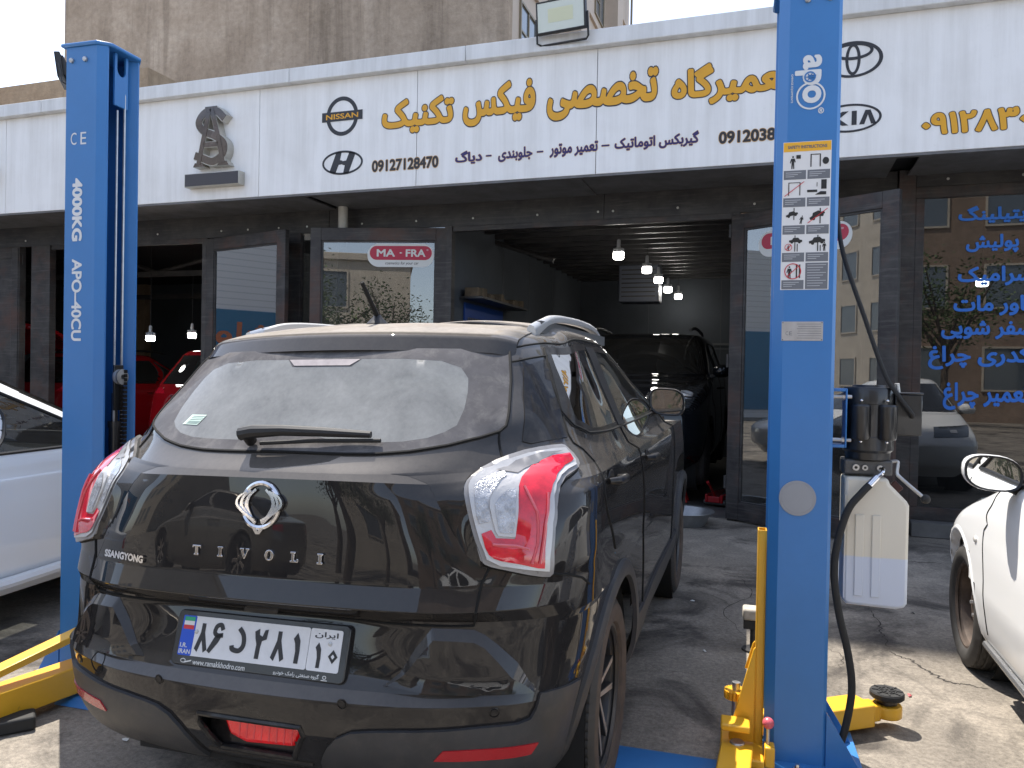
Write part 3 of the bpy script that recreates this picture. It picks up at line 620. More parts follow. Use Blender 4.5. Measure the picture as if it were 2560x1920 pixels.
lv = ramp(t_, math_(t_, 'MULTIPLY_ADD', math_(t_, 'SUBTRACT', zc.outputs[2], .775), 40, .5), [(.4, (.55, .60, .70)), (.6, (.66, .62, .53))])
t_.links.new(lv, p_.inputs['Base Color']); p_.inputs['Roughness'].default_value = .35; p_.inputs['Subsurface Weight'].default_value = .25; p_.inputs['Subsurface Radius'].default_value = (.03, .03, .03); TANKO = m_
CW_, CD_, CH_ = .215, .245, 2.86
def column_profile(mir):
    o = [(.165, .064), (.215, .034), (.215, .026), (.180, 0), (.012, 0), (0, .012), (0, .233), (.012, .245), (.180, .245), (.215, .219), (.215, .211), (.165, .181)]
    i = [(.161, .187), (.205, .213), (.177, .237), (.012, .237), (.008, .233), (.008, .012), (.012, .008), (.177, .008), (.205, .032), (.161, .058)]
    p = o+i
    return [(CW_-a, b) for a, b in p] if mir else p
def lift_column(label, G, mir):
    t = thing('lift_column', label, 'car lift', (G[0], G[1], 0), .05, 'columns of the blue car lift')
    MX = lambda a: CW_-a if mir else a
    MB().prism(column_profile(mir), .012, CH_).build('column', BLUE, t, ang=25)
    sx = -1 if mir else 1
    cap = [(-.012, -.012), (.185, -.012), (.232, .035), (.232, .21), (.185, .257), (-.012, .257)]
    if mir: cap = [(CW_-a, b) for a, b in cap]
    MB().prism(cap, CH_+.001, CH_+.018).build('top_plate', BLUE, t, bev=.006)
    mb = MB()
    for a in (.045, .12): mb.lathe([(.0001, .012), (.009, .011), (.011, .008), (.011, 0)], 12, Matrix.Translation((MX(a), -.0005, CH_-.06)) @ Matrix.Rotation(R(90), 4, 'X'))
    mb.build_each('bolt', ZNC, t)
    MX0 = MX
    if mir: MX = lambda a: CW_-min(a, .15)
    # notched pulley bracket under the cap, cables, chain, hydraulic cylinder
    u = [(.095, 2.60), (.155, 2.66), (.155, 2.85), (.143, 2.85)] ; k = [(.125+.026*math.cos(x), 2.79+.03*math.sin(x)) for x in [0-PI*j/10 for j in range(11)]]
    pol = [(.085, 2.62), (.165, 2.62), (.165, 2.858), (.151, 2.858)]+k+[(.099, 2.858), (.085, 2.858)]
    M = Matrix(((0, 0, 1, MX(.195) - (.0)), (1, 0, 0, 0), (0, 1, 0, 0), (0, 0, 0, 1)))
    MB().prism(pol, -.006, .006, M).build('pulley_bracket', BLUE, t, bev=.002)
    mb = MB()
    mb.tube([(MX(.198), .104, .3), (MX(.198), .104, 2.6)], .005, 8); mb.tube([(MX(.196), .150, .3), (MX(.196), .150, 2.68), (MX(.19), .14, 2.74), (MX(.185), .12, 2.70)], .006, 8)
    mb.build_each('cable', ZNC, t)
    mb = MB()
    for z in np.arange(.9, 2.2, .075): mb.box((MX(.05)-.02, .012, z), (MX(.05)+.02, .018, z+.03))
    mb.build('safety_ladder', DARK, t)
    mb = MB().tube([(MX(.19), .118, .1), (MX(.19), .118, 1.16)], .024, 16).tube([(MX(.19), .118, 1.1601), (MX(.19), .118, 1.30)], .014, 12).lathe([(.025, 0), (.029, 0), (.029, .03), (.025, .03)], 16, Matrix.Translation((MX(.19), .118, 1.14)))
    mb.build('cylinder', BLKP, t)
    MB().box((MX(.205)-.004, .094, 1.22), (MX(.205)+.004, .150, 1.43)).build('chain_bracket', BLKP, t, bev=.002)
    MB().lathe([(.012, -.014), (.036, -.012), (.032, 0), (.036, .012), (.012, .014)], 24, Matrix.Translation((MX(.218), .122, 1.375)) @ Matrix.Rotation(R(90), 4, 'Y'), closed_prof=True).build('chain_wheel', ZNC, t)
    mb = MB()
    for k in range(26):
        z = 1.40-k*.019; x = MX(.222)
        mb.box((x-.011, .128, z-.008), (x-.008, .148, z+.008)); mb.box((x+.008, .128, z-.008), (x+.011, .148, z+.008)); mb.tube([(x-.012, .138, z), (x+.012, .138, z)], .0035, 6)
    mb.build('lifting_chain', CHAINM, t)
    MX = MX0
    # foot: base plate, gussets, anchor bolts
    MB().box((-.13 if not mir else -.02, -.09, 0), (.235 if not mir else CW_+.13, .335, .012)).build('base_plate', BLUE, t, bev=.002)
    for b in (.004, .232): MB().prism([(0, .0125), (-.115, .0125), (-.105, .035), (0, .21)] if not mir else [(CW_, .0125), (CW_+.115, .0125), (CW_+.105, .035), (CW_, .21)], b, b+.009, Matrix(((1, 0, 0, 0), (0, 0, 1, 0), (0, 1, 0, 0), (0, 0, 0, 1)))).build('gusset', BLUE, t, smooth=False)
    for a, b in ((-.08, -.045), (-.08, .29), (.10, -.05), (.10, .295)):
        a = CW_-a if mir else a
        MB().lathe([(.0001, .034), (.008, .033), (.0085, .022), (.016, .0215), (.017, .013)], 6, Matrix.Translation((a, b, 0))).build('anchor_bolt', CHR, t)
    return t, MX
def arm(t, pts, w, z0, z1, name='arm', taper=1.0):
    mb = MB()
    a, b = Vector(pts[0]), Vector(pts[1]); d = (b-a).normalized(); n = Vector((-d.y, d.x, 0))
    v = []
    for p, s in ((a, 1), (b, taper)): v += [p+n*w/2*s+Vector((0, 0, z)) for z in (z0, z1)] + [p-n*w/2*s+Vector((0, 0, z)) for z in (z0, z1)]
    mb.add(v, [(0, 1, 3, 2), (4, 6, 7, 5), (0, 4, 5, 1), (2, 3, 7, 6), (1, 5, 7, 3), (0, 2, 6, 4)])
    return mb
def vtext(mb, s, a, z_top, z_bot, h, off=.02):
    """lettering that reads downwards"""
    add_text(mb, s, plane_M((a-h/2, -.0012, z_top), (0, 0, -1), (1, 0, 0)), 0, z_top-z_bot, 0, h, off=off)
# left column
tl, MXl = lift_column('left blue lift column with its open side and chain turned to the black car', (-3.07, 2.67), False)
x = MB(); vtext(x, '4000KG', .082, 2.27, 1.985, .056, .045); vtext(x, 'APO–40CU', .084, 1.905, 1.535, .056, .03)
x.build('column_lettering', DEC, tl, smooth=False)
x = MB(); add_text(x, 'C', XZ((0, -.0012, 0)), .042, .074, 2.42, 2.475, off=.0); add_text(x, 'E', XZ((0, -.0012, 0)), .096, .128, 2.42, 2.475, off=.0); x.build('ce_mark', DEC, tl, smooth=False)
c = MB().box((.245, -.06, .03), (.335, .10, .33)); c.box((.225, .06, .03), (.2349, .19, .75)); c.build('carriage', YELP, tl, bev=.004)
arm(tl, ((.28, -.02, 0), (.085, -1.0, 0)), .12, .035, .15).build('arm', YELP, tl, bev=.006)
d_ = Vector((.085-.28, -.98, 0)).normalized(); q0 = Vector((.285, .02, .30)); q1 = q0+d_*.72+Vector((0, 0, -.125)); n_ = Vector((-d_.y, d_.x, 0)); e_ = (q1-q0).normalized(); u_ = n_.cross(e_)
MB().box((0, -.035, -.014), ((q1-q0).length, .035, .014), plane_M(q0, e_, n_)).build('arm_brace', YELP, tl, bev=.003)
def ball_knob(t, a, b, z0, z): MB().tube([(a, b, z0), (a, b, z-.01)], .007, 10).build('lock_rod', ZNC, t); MB().sphere((a, b, z), .021).build('ball_knob', PINK, t)
ball_knob(tl, .285, -.04, .33, .455)
# right column with decals, pump unit and arms
tr, MXr = lift_column('right blue lift column with safety sticker, type plate and pump unit', (0, 3.0), True)
T0 = XZ((0, -.0012, 0)); DM = lambda z: XZ((0, -.0008-z, 0))
x = MB(); vtext(x, 'apo', .102, 2.600, 2.425, .092, .035); x.build('maker_lettering', DEC, tr, smooth=False)
x = MB(); ring_mb(x, XZ((.112, -.001, 2.452)), .050, .050, .006, .006, 0, .001, 32); x.build('logo_ring', DEC, tr)
x = MB(); ring_mb(x, XZ((.108, -.0022, 2.520)), .020, .020, .005, .005, 0, .001, 24)
for k in range(3): x.box((-.016, -.0016, -.0018), (.016, .0016, .0008), XZ((.108, -.0022, 2.520)) @ Matrix.Rotation(k*PI/3, 4, 'Z'))
x.build('logo_wheel', BLUE, tr)
x = MB(); vtext(x, 'GARAGE EQUIPMENTS', .047, 2.535, 2.43, .008, .02); x.build('maker_small_print', DEC, tr, smooth=False)
x = MB(); add_text(x, '®', T0, .138, .158, 2.385, 2.407, off=.02); x.build('registered_mark', DEC, tr, smooth=False)
# safety instruction sticker: header, ten cells with pictograms and grey captions
MB().box((.022, -.0012, 1.748), (.187, -.0006, 2.287)).build('safety_sticker', DWH, tr)
MB().box((.0235, -.0018, 2.252), (.1855, -.00125, 2.2855)).build('sticker_header', ORG, tr)
x = MB(); add_text(x, 'SAFETY INSTRUCTIONS', XZ((0, -.0024, 0)), .038, .172, 2.262, 2.274, off=.03); x.build('header_wording', GRC, tr, smooth=False)
cells = [(.024+.0815*(i % 2), 2.249-.1*(i//2)) for i in range(10)]
gr = MB(); pk = MB(); pr = MB(); cp = MB()
def person(x, z, h, lean=0):
    M = XZ((x, -.002, z)) @ Matrix.Rotation(lean, 4, 'Z') @ Matrix.Scale(h, 4)
    pk.prism([(.06*math.cos(k*PI/6), .9+.08*math.sin(k*PI/6)) for k in range(12)], 0, .0004, M)
    pk.prism([(-.13, .78), (.13, .78), (.20, .5), (.14, .48), (.09, .62), (.09, .42), (.11, 0), (.03, 0), (0, .36), (-.03, 0), (-.11, 0), (-.09, .42), (-.09, .62), (-.17, .42), (-.22, .46)], 0, .0004, M)
def minicar(x, z, s, rot=0):
    M = XZ((x, -.002, z)) @ Matrix.Rotation(rot, 4, 'Z') @ Matrix.Scale(s, 4)
    pk.prism([(-.5, 0), (-.5, .16), (-.28, .2), (-.17, .36), (.2, .36), (.33, .2), (.5, .17), (.5, 0)], 0, .0004, M)
    for a in (-.29, .29): pk.prism([(a+.11*math.cos(k*PI/6), .0+.11*math.sin(k*PI/6)) for k in range(12)], .0005, .0008, M)
def bar(mb, x0, z0, x1, z1, y=-.0021): mb.box((x0, y-.0003, z0), (x1, y, z1))
def strike(x, z, w, h): 
    d = math.hypot(w, h); pr.box((-d/2, -.0012, 0), (d/2, .0012, .0003), XZ((x+w/2, -.0034, z+h/2)) @ Matrix.Rotation(math.atan2(h, w), 4, 'Z'))
for i, (cx, cz) in enumerate(cells):
    gr.box((cx+.0015, -.0018, cz-.0985), (cx+.078, -.00125, cz-.0655 if i != 9 else cz-.003))
    if i == 9:
        for k in range(9): cp.box((cx+.008, -.0022, cz-.012-.0095*k), (cx+.072-.01*(k % 3), -.0019, cz-.0095-.0095*k))
        continue
    for k in range(3): cp.box((cx+.008, -.0022, cz-.075-.007*k), (cx+.062-.012*k, -.0019, cz-.0725-.007*k))
    X = lambda a: cx+.0015+a*.0765; Z = lambda b: cz-.0645+b*.062
    if i == 0: person(X(.4), Z(.08), .048); bar(pk, X(.55), Z(.66), X(.75), Z(.88))
    if i == 1: bar(pk, X(.12), Z(.15), X(.17), Z(.85)); bar(pk, X(.12), Z(.852), X(.58), Z(.9)); bar(pk, X(.53), Z(.15), X(.58), Z(.85)); pk.prism([(X(.8)+.011*math.cos(k*PI/6), Z(.48)+.013*math.sin(k*PI/6)) for k in range(12)], 0, .0004, XZ((0, -.002, 0)))
    if i == 2: bar(pk, X(.22), Z(.12), X(.26), Z(.85)); bar(pk, X(.22), Z(.852), X(.76), Z(.89)); bar(pk, X(.72), Z(.12), X(.76), Z(.85)); strike(X(.05), Z(.08), .067, .052)
    if i == 3: bar(pk, X(.62), Z(.45), X(.86), Z(1.)); bar(pk, X(.0), Z(.28), X(.45), Z(.42)); pk.prism([(X(.35), Z(.12)), (X(.85), Z(.12)), (X(.85), Z(.3)), (X(.6), Z(.32))], 0, .0004, XZ((0, -.002, 0))); bar(pk, X(.42), Z(.6), X(.45), Z(.85))
    if i == 4: minicar(X(.42), Z(.55), .042, .25); bar(pk, X(.48), Z(.3), X(.52), Z(1.)); person(X(.8), Z(.05), .032, -.2)
    if i == 5: minicar(X(.5), Z(.45), .055, .45); bar(pk, X(.58), Z(.05), X(.63), Z(.95)); strike(X(.05), Z(.08), .067, .052)
    if i == 6: minicar(X(.6), Z(.6), .045); bar(pk, X(.55), Z(.05), X(.59), Z(1.)); bar(pk, X(.66), Z(.05), X(.70), Z(.5)); ring_mb(pr, XZ((X(.28), -.0034, Z(.3))), .013, .013, .002, .002, 0, .0003, 20); strike(X(.17), Z(.17), .017, .016); person(X(.28), Z(.12), .02)
    if i == 7: minicar(X(.5), Z(.55), .055, .12); bar(pk, X(.5), Z(.05), X(.55), Z(1.)); bar(pk, X(.62), Z(.05), X(.66), Z(.4)); person(X(.82), Z(.05), .034)
    if i == 8: person(X(.35), Z(.1), .045); bar(pk, X(.64), Z(.1), X(.70), Z(.9)); bar(pk, X(.78), Z(.1), X(.84), Z(.9)); ring_mb(pr, XZ((X(.5), -.0034, Z(.5))), .029, .029, .003, .003, 0, .0003, 28); strike(X(.24), Z(.2), .041, .038)
gr.build('caption_blocks', GRC, tr); pk.build('pictograms', STK, tr, smooth=False); pr.build('red_strikes', DRD, tr, smooth=False); cp.build('caption_lines', mat('caption_line', (.42, .43, .45), .5), tr)
MB().box((.030, -.002, 1.562), (.172, -.0004, 1.632)).build('type_plate', PLATE, tr, bev=.0006)
x = MB()
for k in range(7): x.box((.083+.004*(k % 2), -.0026, 1.622-.0085*k), (.166, -.0021, 1.6235-.0085*k))
add_text(x, 'C', XZ((0, -.0024, 0)), .044, .053, 1.582, 1.596); add_text(x, 'E', XZ((0, -.0024, 0)), .057, .066, 1.582, 1.596)
for a in (.034, .168):
    for z in (1.566, 1.628): x.lathe([(.0001, .001), (.0025, 0)], 8, XZ((a, -.0022, z)))
x.build('plate_print', GRC, tr, smooth=False)
MB().lathe([(.0001, .004), (.054, .004), (.0545, .0032), (.0575, .0032), (.058, .004), (.064, .0036), (.0645, 0)], 48, XZ((.098, -.0005, .986))).build('cover_disc', GRYD, tr)
# pump unit: bracket, motor, capacitors, switch box, manifold, oil tank, lever, hose, cable
pu = thing('pump_unit', 'black electric motor and pump with a milky oil tank bolted beside the right column', 'hydraulic pump', (0, 3.0, 0), .05)
b = MB()
for z in (1.385, 1.178): b.box((.2155, .06, z-.006), (.262, .15, z+.006))
b.box((.2625, .06, 1.172), (.2685, .15, 1.391)); b.build('bracket', BLUE, pu, bev=.003)
mb = MB()
for z in (1.36, 1.20): mb.tube([(.2156, .075, z), (.285, .075, z)], .007, 8); mb.lathe([(.0001, .009), (.012, .009), (.012, 0), (.0001, 0)], 6, Matrix.Translation((.252, .075, z)) @ Matrix.Rotation(R(90), 4, 'Y'))
mb.build_each('mounting_bolt', ZNC, pu)
Mc = Matrix.Translation((.353, .15, 0))
MB().lathe([(.0001, 1.405), (.055, 1.405), (.06, 1.398), (.086, 1.396), (.09, 1.388), (.09, 1.335), (.0885, 1.333), (.0885, 1.215), (.09, 1.213), (.09, 1.165), (.08, 1.155), (.078, 1.13), (.0001, 1.13)], 40, Mc).build('motor', BLKP, pu)
for a0 in (.318, .405):
    MB().lathe([(.0001, 1.335), (.030, 1.334), (.0345, 1.327), (.0345, 1.214), (.030, 1.206), (.0001, 1.205)], 24, Matrix.Translation((a0, .075, 0))).build('capacitor', BLKP, pu)
    mb = MB()
    for z in (1.348, 1.198): mb.sphere((a0-.002, .062, z), .006, seg=10, ring=6)
    mb.build('screw', CHR, pu)
MB().box((.436, .105, 1.222), (.527, .235, 1.372)).box((.432, .101, 1.3725), (.531, .239, 1.380)).box((.5275, .14, 1.32), (.536, .18, 1.352)).build('switch_box', BLKP, pu, bev=.004)
MB().tube([(.455, .16, 1.38), (.450, .155, 1.412)], .009, 10).build('cable_gland', ZNC, pu)
MB().box((.265, .095, 1.072), (.432, .205, 1.129)).build('manifold', mat('cast_grey', (.10, .10, .10), .45, .5, bmp=.4, bscale=60), pu, bev=.007)
mb = MB()
for a, r in ((.306, .012), (.337, .010), (.388, .011)): mb.lathe([(r*.45, .012), (r, .012), (r, 0)], 12, XZ((a, .0945, 1.10)))
mb.build_each('hose_port', ZNC, pu)
tp = [(.268, 1.066), (.415, 1.066), (.42, 1.045), (.478, .985), (.486, .97), (.486, .612), (.476, .598), (.45, .590), (.285, .594), (.268, .605)]
o = MB().prism(tp, -.205, -.07, XZ((0, 0, 0))).build('oil_tank', TANKO, pu, bev=.012)
mb = MB()
for a in (.305, .362): mb.prism([(a, .63), (a+.03, .63), (a+.03, .93), (a, .93)], -.0695, -.064, XZ((0, 0, 0)))
mb.build('tank_rib', TANKO, o, bev=.004)
MB().prism([(.268, 1.0), (.273, 1.0), (.273, .62), (.268, .62)], -.0695, -.0605, XZ((0, 0, 0))).build('tank_seam', TANKO, o)
MB().box((-.02, -.012, -.016), (.02, .012, .016), Matrix.Translation((.452, .145, 1.028)) @ Matrix.Rotation(R(45), 4, 'Y')).build('filler_cap', mat('red_black_cap', (.05, .012, .01), .5), pu, bev=.003)
MB().tube(curve([(.425, .12, 1.122), (.452, .12, 1.124), (.450, .115, 1.085), (.462, .11, 1.066), (.532, .10, 1.004)], 6), .0065, 10).build('release_lever', ZNC, pu)
MB().sphere((.543, .098, .995), .017).build('lever_knob', RUB, pu)
MB().tube(curve([(.398, .085, 1.10), (.388, .06, 1.085), (.372, .05, 1.072)], 5), .0085, 10).tube([(.372, .05, 1.072), (.342, .035, 1.04)], .0125, 12).build('hose_fitting', CHR, pu)
tag(MB().tube(curve([(.345, .036, 1.043), (.32, .03, 1.015), (.275, .03, .95), (.242, .03, .83), (.233, .03, .71), (.252, .03, .57), (.283, .03, .44), (.300, .03, .33), (.297, .03, .24), (.272, .03, .11), (.236, .03, .035), (.15, .06, .02)], 8), .0135, 12).build('hydraulic_hose', RUB, loc=(0, 3, 0)), 'black hydraulic hose looping down from the pump to the foot of the column', 'hose').rotation_euler = (0, 0, .05)
tag(MB().tube(curve([(.150, .30, 2.88), (.20, .28, 2.70), (.222, .20, 2.3), (.225, .15, 2.1), (.245, .1, 1.9), (.325, .1, 1.655), (.395, .09, 1.45), (.44, .08, 1.37), (.487, .085, 1.305), (.492, .106, 1.292)], 8), .0085, 10).build('power_cable', RUB, loc=(0, 3, 0)), 'black power cable hanging down the right column to the switch box', 'cable').rotation_euler = (0, 0, .05)
# carriage and arms of the right column
mb = MB(); mb.box((-.034, .05, .02), (-.030, .11, .85)).box((-.006, .05, .02), (-.002, .11, .85)).box((-.0299, .05, .02), (-.0061, .054, .85)).box((-.0299, .106, .02), (-.0061, .11, .85))
mb.build('carriage_rail', YELP, tr, bev=.001)
XZm = Matrix(((1, 0, 0, 0), (0, 0, 1, 0), (0, 1, 0, 0), (0, 0, 0, 1)))
MB().prism([(-.0345, .41), (-.042, .40), (-.125, .075), (-.125, .05), (-.0345, .05)], .035, .05, XZm).prism([(-.0345, .41), (-.042, .40), (-.07, .3), (-.0345, .3)], .108, .12, XZm).build('carriage_gusset', YELP, tr, bev=.002)
mb = MB().box((-.155, -.09, .012), (-.0005, .16, .042)).box((-.155, -.06, .12), (-.05, .03, .145)).box((-.0, -.075, .012), (.036, -.018, .088)); mb.build('carriage', YELP, tr, bev=.006)
mb = MB()
for k in range(22):
    a = k*2*PI/22; mb.box((.036, -.004, .175), (.046, .004, .205), Matrix.Translation((-.10, .13, 0)) @ Matrix.Rotation(a, 4, 'Z'))
mb.lathe([(.0001, .205), (.037, .205), (.037, .175), (.0001, .175)], 28, Matrix.Translation((-.10, .13, 0))); mb.build('gear_ring', YELP, tr)
MB().tube([(-.10, .13, .05), (-.10, .13, .235)], .016, 14).build('pivot_pin', ZNC, tr)
MB().lathe([(.0001, .082), (.024, .081), (.027, .076), (.027, .05), (.035, .049), (.035, .0425)], 20, Matrix.Translation((-.095, -.04, 0))).build('pivot_pin', ZNC, tr)
ball_knob(tr, .012, -.045, .088, .165)
a1 = arm(tr, ((.0, .16, 0), (.41, .43, 0)), .125, .025, .115); a1.build('arm', YELP, tr, bev=.006)
arm(tr, ((.33, .378, 0), (.455, .455, 0)), .10, .035, .10, taper=.75).build('arm_extension', YELP, tr, bev=.006)
mb = MB().lathe([(.0001, .095), (.055, .095), (.058, .09), (.058, .05), (.055, .045), (.0001, .045)], 28, Matrix.Translation((.50, .465, 0))); mb.box((.43, .415, .05), (.49, .50, .09)); mb.build('arm_end', YELP, tr, bev=.003)
MB().lathe([(.0001, .099), (.04, .098), (.042, .118), (.0001, .118)], 24, Matrix.Translation((.50, .465, 0))).build('pad_screw', BLKP, tr)
mb = MB().lathe([(.0001, .120), (.060, .120), (.066, .126), (.066, .142), (.062, .148), (.0001, .148)], 40, Matrix.Translation((.50, .465, 0)))
for k in range(4): mb.box((-.058, -.003, .1481), (.058, .003, .1515), Matrix.Translation((.50, .465, 0)) @ Matrix.Rotation(k*PI/4, 4, 'Z'))
ring_mb(mb, Matrix.Translation((.50, .465, .148)), .035, .035, .005, .005, 0, .0035, 28); mb.build('lifting_pad', RUB, tr)
MB().lathe([(.0001, .006), (.008, .006), (.009, 0)], 6, Matrix.Translation((.385, .352, .07)) @ Matrix.Rotation(R(65), 4, 'X')).build('bolt', ZNC, tr)
arm(tr, ((-.095, -.04, 0), (-.16, -.9, 0)), .115, .0425, .075).build('arm', YELP, tr, bev=.006)
t = thing('floor_plate', 'blue ribbed floor plate between the two lift columns', 'cover plate', (0, 3.0, 0), .05)
MB().prism([(-.42, 0.001), (-.38, .022), (-.09, .022), (-.04, 0.001)], -2.85, -.16, Matrix(((0, 0, 1, 0), (1, 0, 0, 0), (0, 1, 0, 0), (0, 0, 0, 1)))).build('plate', BLUE, t, bev=.002)
# small things on the ground by the lift
tag(MB().box((-.12, -.05, 0), (.12, .05, .055)).build('dark_block', RUB, bev=.01, loc=(-2.80, 2.18, 0)), 'black block under the yellow arm at the left edge', 'block').rotation_euler = (0, 0, .9)  # dark shape under the arm, built as a solid block
t = thing('pad_block', 'pale topped lifting block on a thin stem behind the right column', 'block', (-.06, 4.22, 0), .05)
MB().box((-.06, -.05, .165), (.06, .05, .225)).build('foam_top', mat('foam_pad', (.42, .38, .32), .8, var=.3, vscale=25), t, bev=.012); MB().box((-.055, -.045, .12), (.055, .045, .1645)).build('rubber_base', RUB, t, bev=.004); MB().lathe([(.0001, .1195), (.02, .1195), (.02, .012), (.06, .01), (.062, 0)], 20).build('stem', DARK, t)

# ------------------------------------------------------------------ car skins: a half body lofted from plan outlines
def natspline(t,P):
    """natural cubic spline second derivs; P (n,k)"""
    n=len(t); h=np.diff(t); A=np.zeros((n,n)); B=np.zeros_like(P)
    A[0,0]=A[-1,-1]=1
    for i in range(1,n-1):
        A[i,i-1]=h[i-1]; A[i,i]=2*(h[i-1]+h[i]); A[i,i+1]=h[i]
        B[i]=6*((P[i+1]-P[i])/h[i]-(P[i]-P[i-1])/h[i-1])
    return np.linalg.solve(A,B)
def speval(t,P,M,q):
    i=np.clip(np.searchsorted(t,q)-1,0,len(t)-2); h=(t[i+1]-t[i]); a=(t[i+1]-q)/h; b=1-a
    a,b,h=a[:,None],b[:,None],h[:,None]
    return a*P[i]+b*P[i+1]+((a**3-a)*M[i]+(b**3-b)*M[i+1])*h*h/6
def pchip(t,P,q,crisp=()):
    h=np.diff(t); sh=(1,)*(P.ndim-1); H=h.reshape(-1,*sh); d=np.diff(P,axis=0)/H
    m=np.zeros_like(P); m[0]=d[0]; m[-1]=d[-1]
    w1=2*H[1:]+H[:-1]; w2=H[1:]+2*H[:-1]
    with np.errstate(divide='ignore',invalid='ignore'):
        hm=(w1+w2)/(w1/d[:-1]+w2/d[1:])
    m[1:-1]=np.where(d[:-1]*d[1:]>0,hm,0)
    mL=m.copy(); mR=m.copy()
    for k in crisp: mL[k]=d[k-1]; mR[k]=d[k]
    i=np.clip(np.searchsorted(t,q)-1,0,len(t)-2); s=((q-t[i])/h[i]).reshape(-1,*sh); hh=h[i].reshape(-1,*sh)
    return (2*s**3-3*s**2+1)*P[i]+(s**3-2*s**2+s)*hh*mR[i]+(-2*s**3+3*s**2)*P[i+1]+(s**3-s**2)*hh*mL[i+1]
class Surf:
    """half-body skin: rows bottom to top, columns rear centre -> side -> front centre; right half (y<0) when side=-1"""
    def __init__(s,rows,NU=420,NV=420,minv=.02,crisp=()):
        R=np.array(rows,float); nr,nc,_=R.shape
        ext=np.concatenate([R[:,3:0:-1]*[1,-1,1],R,R[:,-2:-5:-1]*[1,-1,1]],axis=1)
        L=np.linalg.norm(np.diff(ext,axis=1),axis=2).mean(0); t=np.concatenate([[0],np.cumsum(np.maximum(L,.05))]); t-=t[3]
        s.ut=t[3:3+nc]; s.nu=nc-1
        s.us=np.linspace(0,nc-1,NU); q=np.interp(s.us,np.arange(nc),s.ut)
        G=np.stack([speval(t,ext[r],natspline(t,ext[r]),q) for r in range(nr)])   # nr,NU,3
        Lv=np.linalg.norm(np.diff(R,axis=0),axis=2); Lv=np.maximum((Lv[:,0]+Lv[:,6]+Lv[:,8])/3,minv)
        vt=np.concatenate([[0],np.cumsum(Lv)]); s.vt=vt
        s.vs=np.unique(np.concatenate([np.linspace(0,nr-1,NV),np.arange(nr)]))
        qv=np.interp(s.vs,np.arange(nr),vt)
        s.T=pchip(vt,G,qv,crisp).transpose(1,0,2)     # NU,NV,3
        s.T[0,:,1]=0; s.T[-1,:,1]=0
        du=np.gradient(s.T,axis=0); dv=np.gradient(s.T,axis=1); n=np.cross(du,dv); 
        n/=np.maximum(np.linalg.norm(n,axis=2,keepdims=True),1e-9); s.N=-n if n[0,len(s.vs)//2,0]>0 else n
    def _look(s,A,u,v):
        u=np.clip(np.asarray(u,float),0,s.nu); v=np.clip(np.asarray(v,float),0,s.vs[-1])
        fu=u/s.nu*(len(s.us)-1); i=np.clip(fu.astype(int),0,len(s.us)-2); a=(fu-i)[...,None]
        j=np.clip(np.searchsorted(s.vs,v)-1,0,len(s.vs)-2); b=((v-s.vs[j])/(s.vs[j+1]-s.vs[j]))[...,None]
        return (1-a)*((1-b)*A[i,j]+b*A[i,j+1])+a*((1-b)*A[i+1,j]+b*A[i+1,j+1])
    def P(s,u,v,off=0.): 
        p=s._look(s.T,u,v)
        if np.any(off): 
            n=s._look(s.N,u,v); n/=np.maximum(np.linalg.norm(n,axis=-1,keepdims=True),1e-9); p=p+n*np.asarray(off)[...,None]
        return p
def mk(z,rear,w,xf,zs=None,cab=None):
    """rear: list of 7 (x,y[,dz]) c0..c6"""
    r=[(a[0],a[1],z+(a[2] if len(a)>2 else 0)) for a in rear]
    zs=z if zs is None else zs
    if cab is None:
        r+=[(.3,w,zs),(1.0,w,zs),(1.75,w,zs),(2.6,w-.006,zs),(xf-.40,w*.94,zs),(xf-.10,w*.60,z),(xf,0,z)]
    else:
        r+=[(.25,w,zs),(.8,w-.002,zs),(xf-.62,w*.985,zs),(xf-.36,w*.94,zs),(xf-.17,w*.78,zs),(xf-.05,w*.42,zs),(xf,0,zs)]
    return r
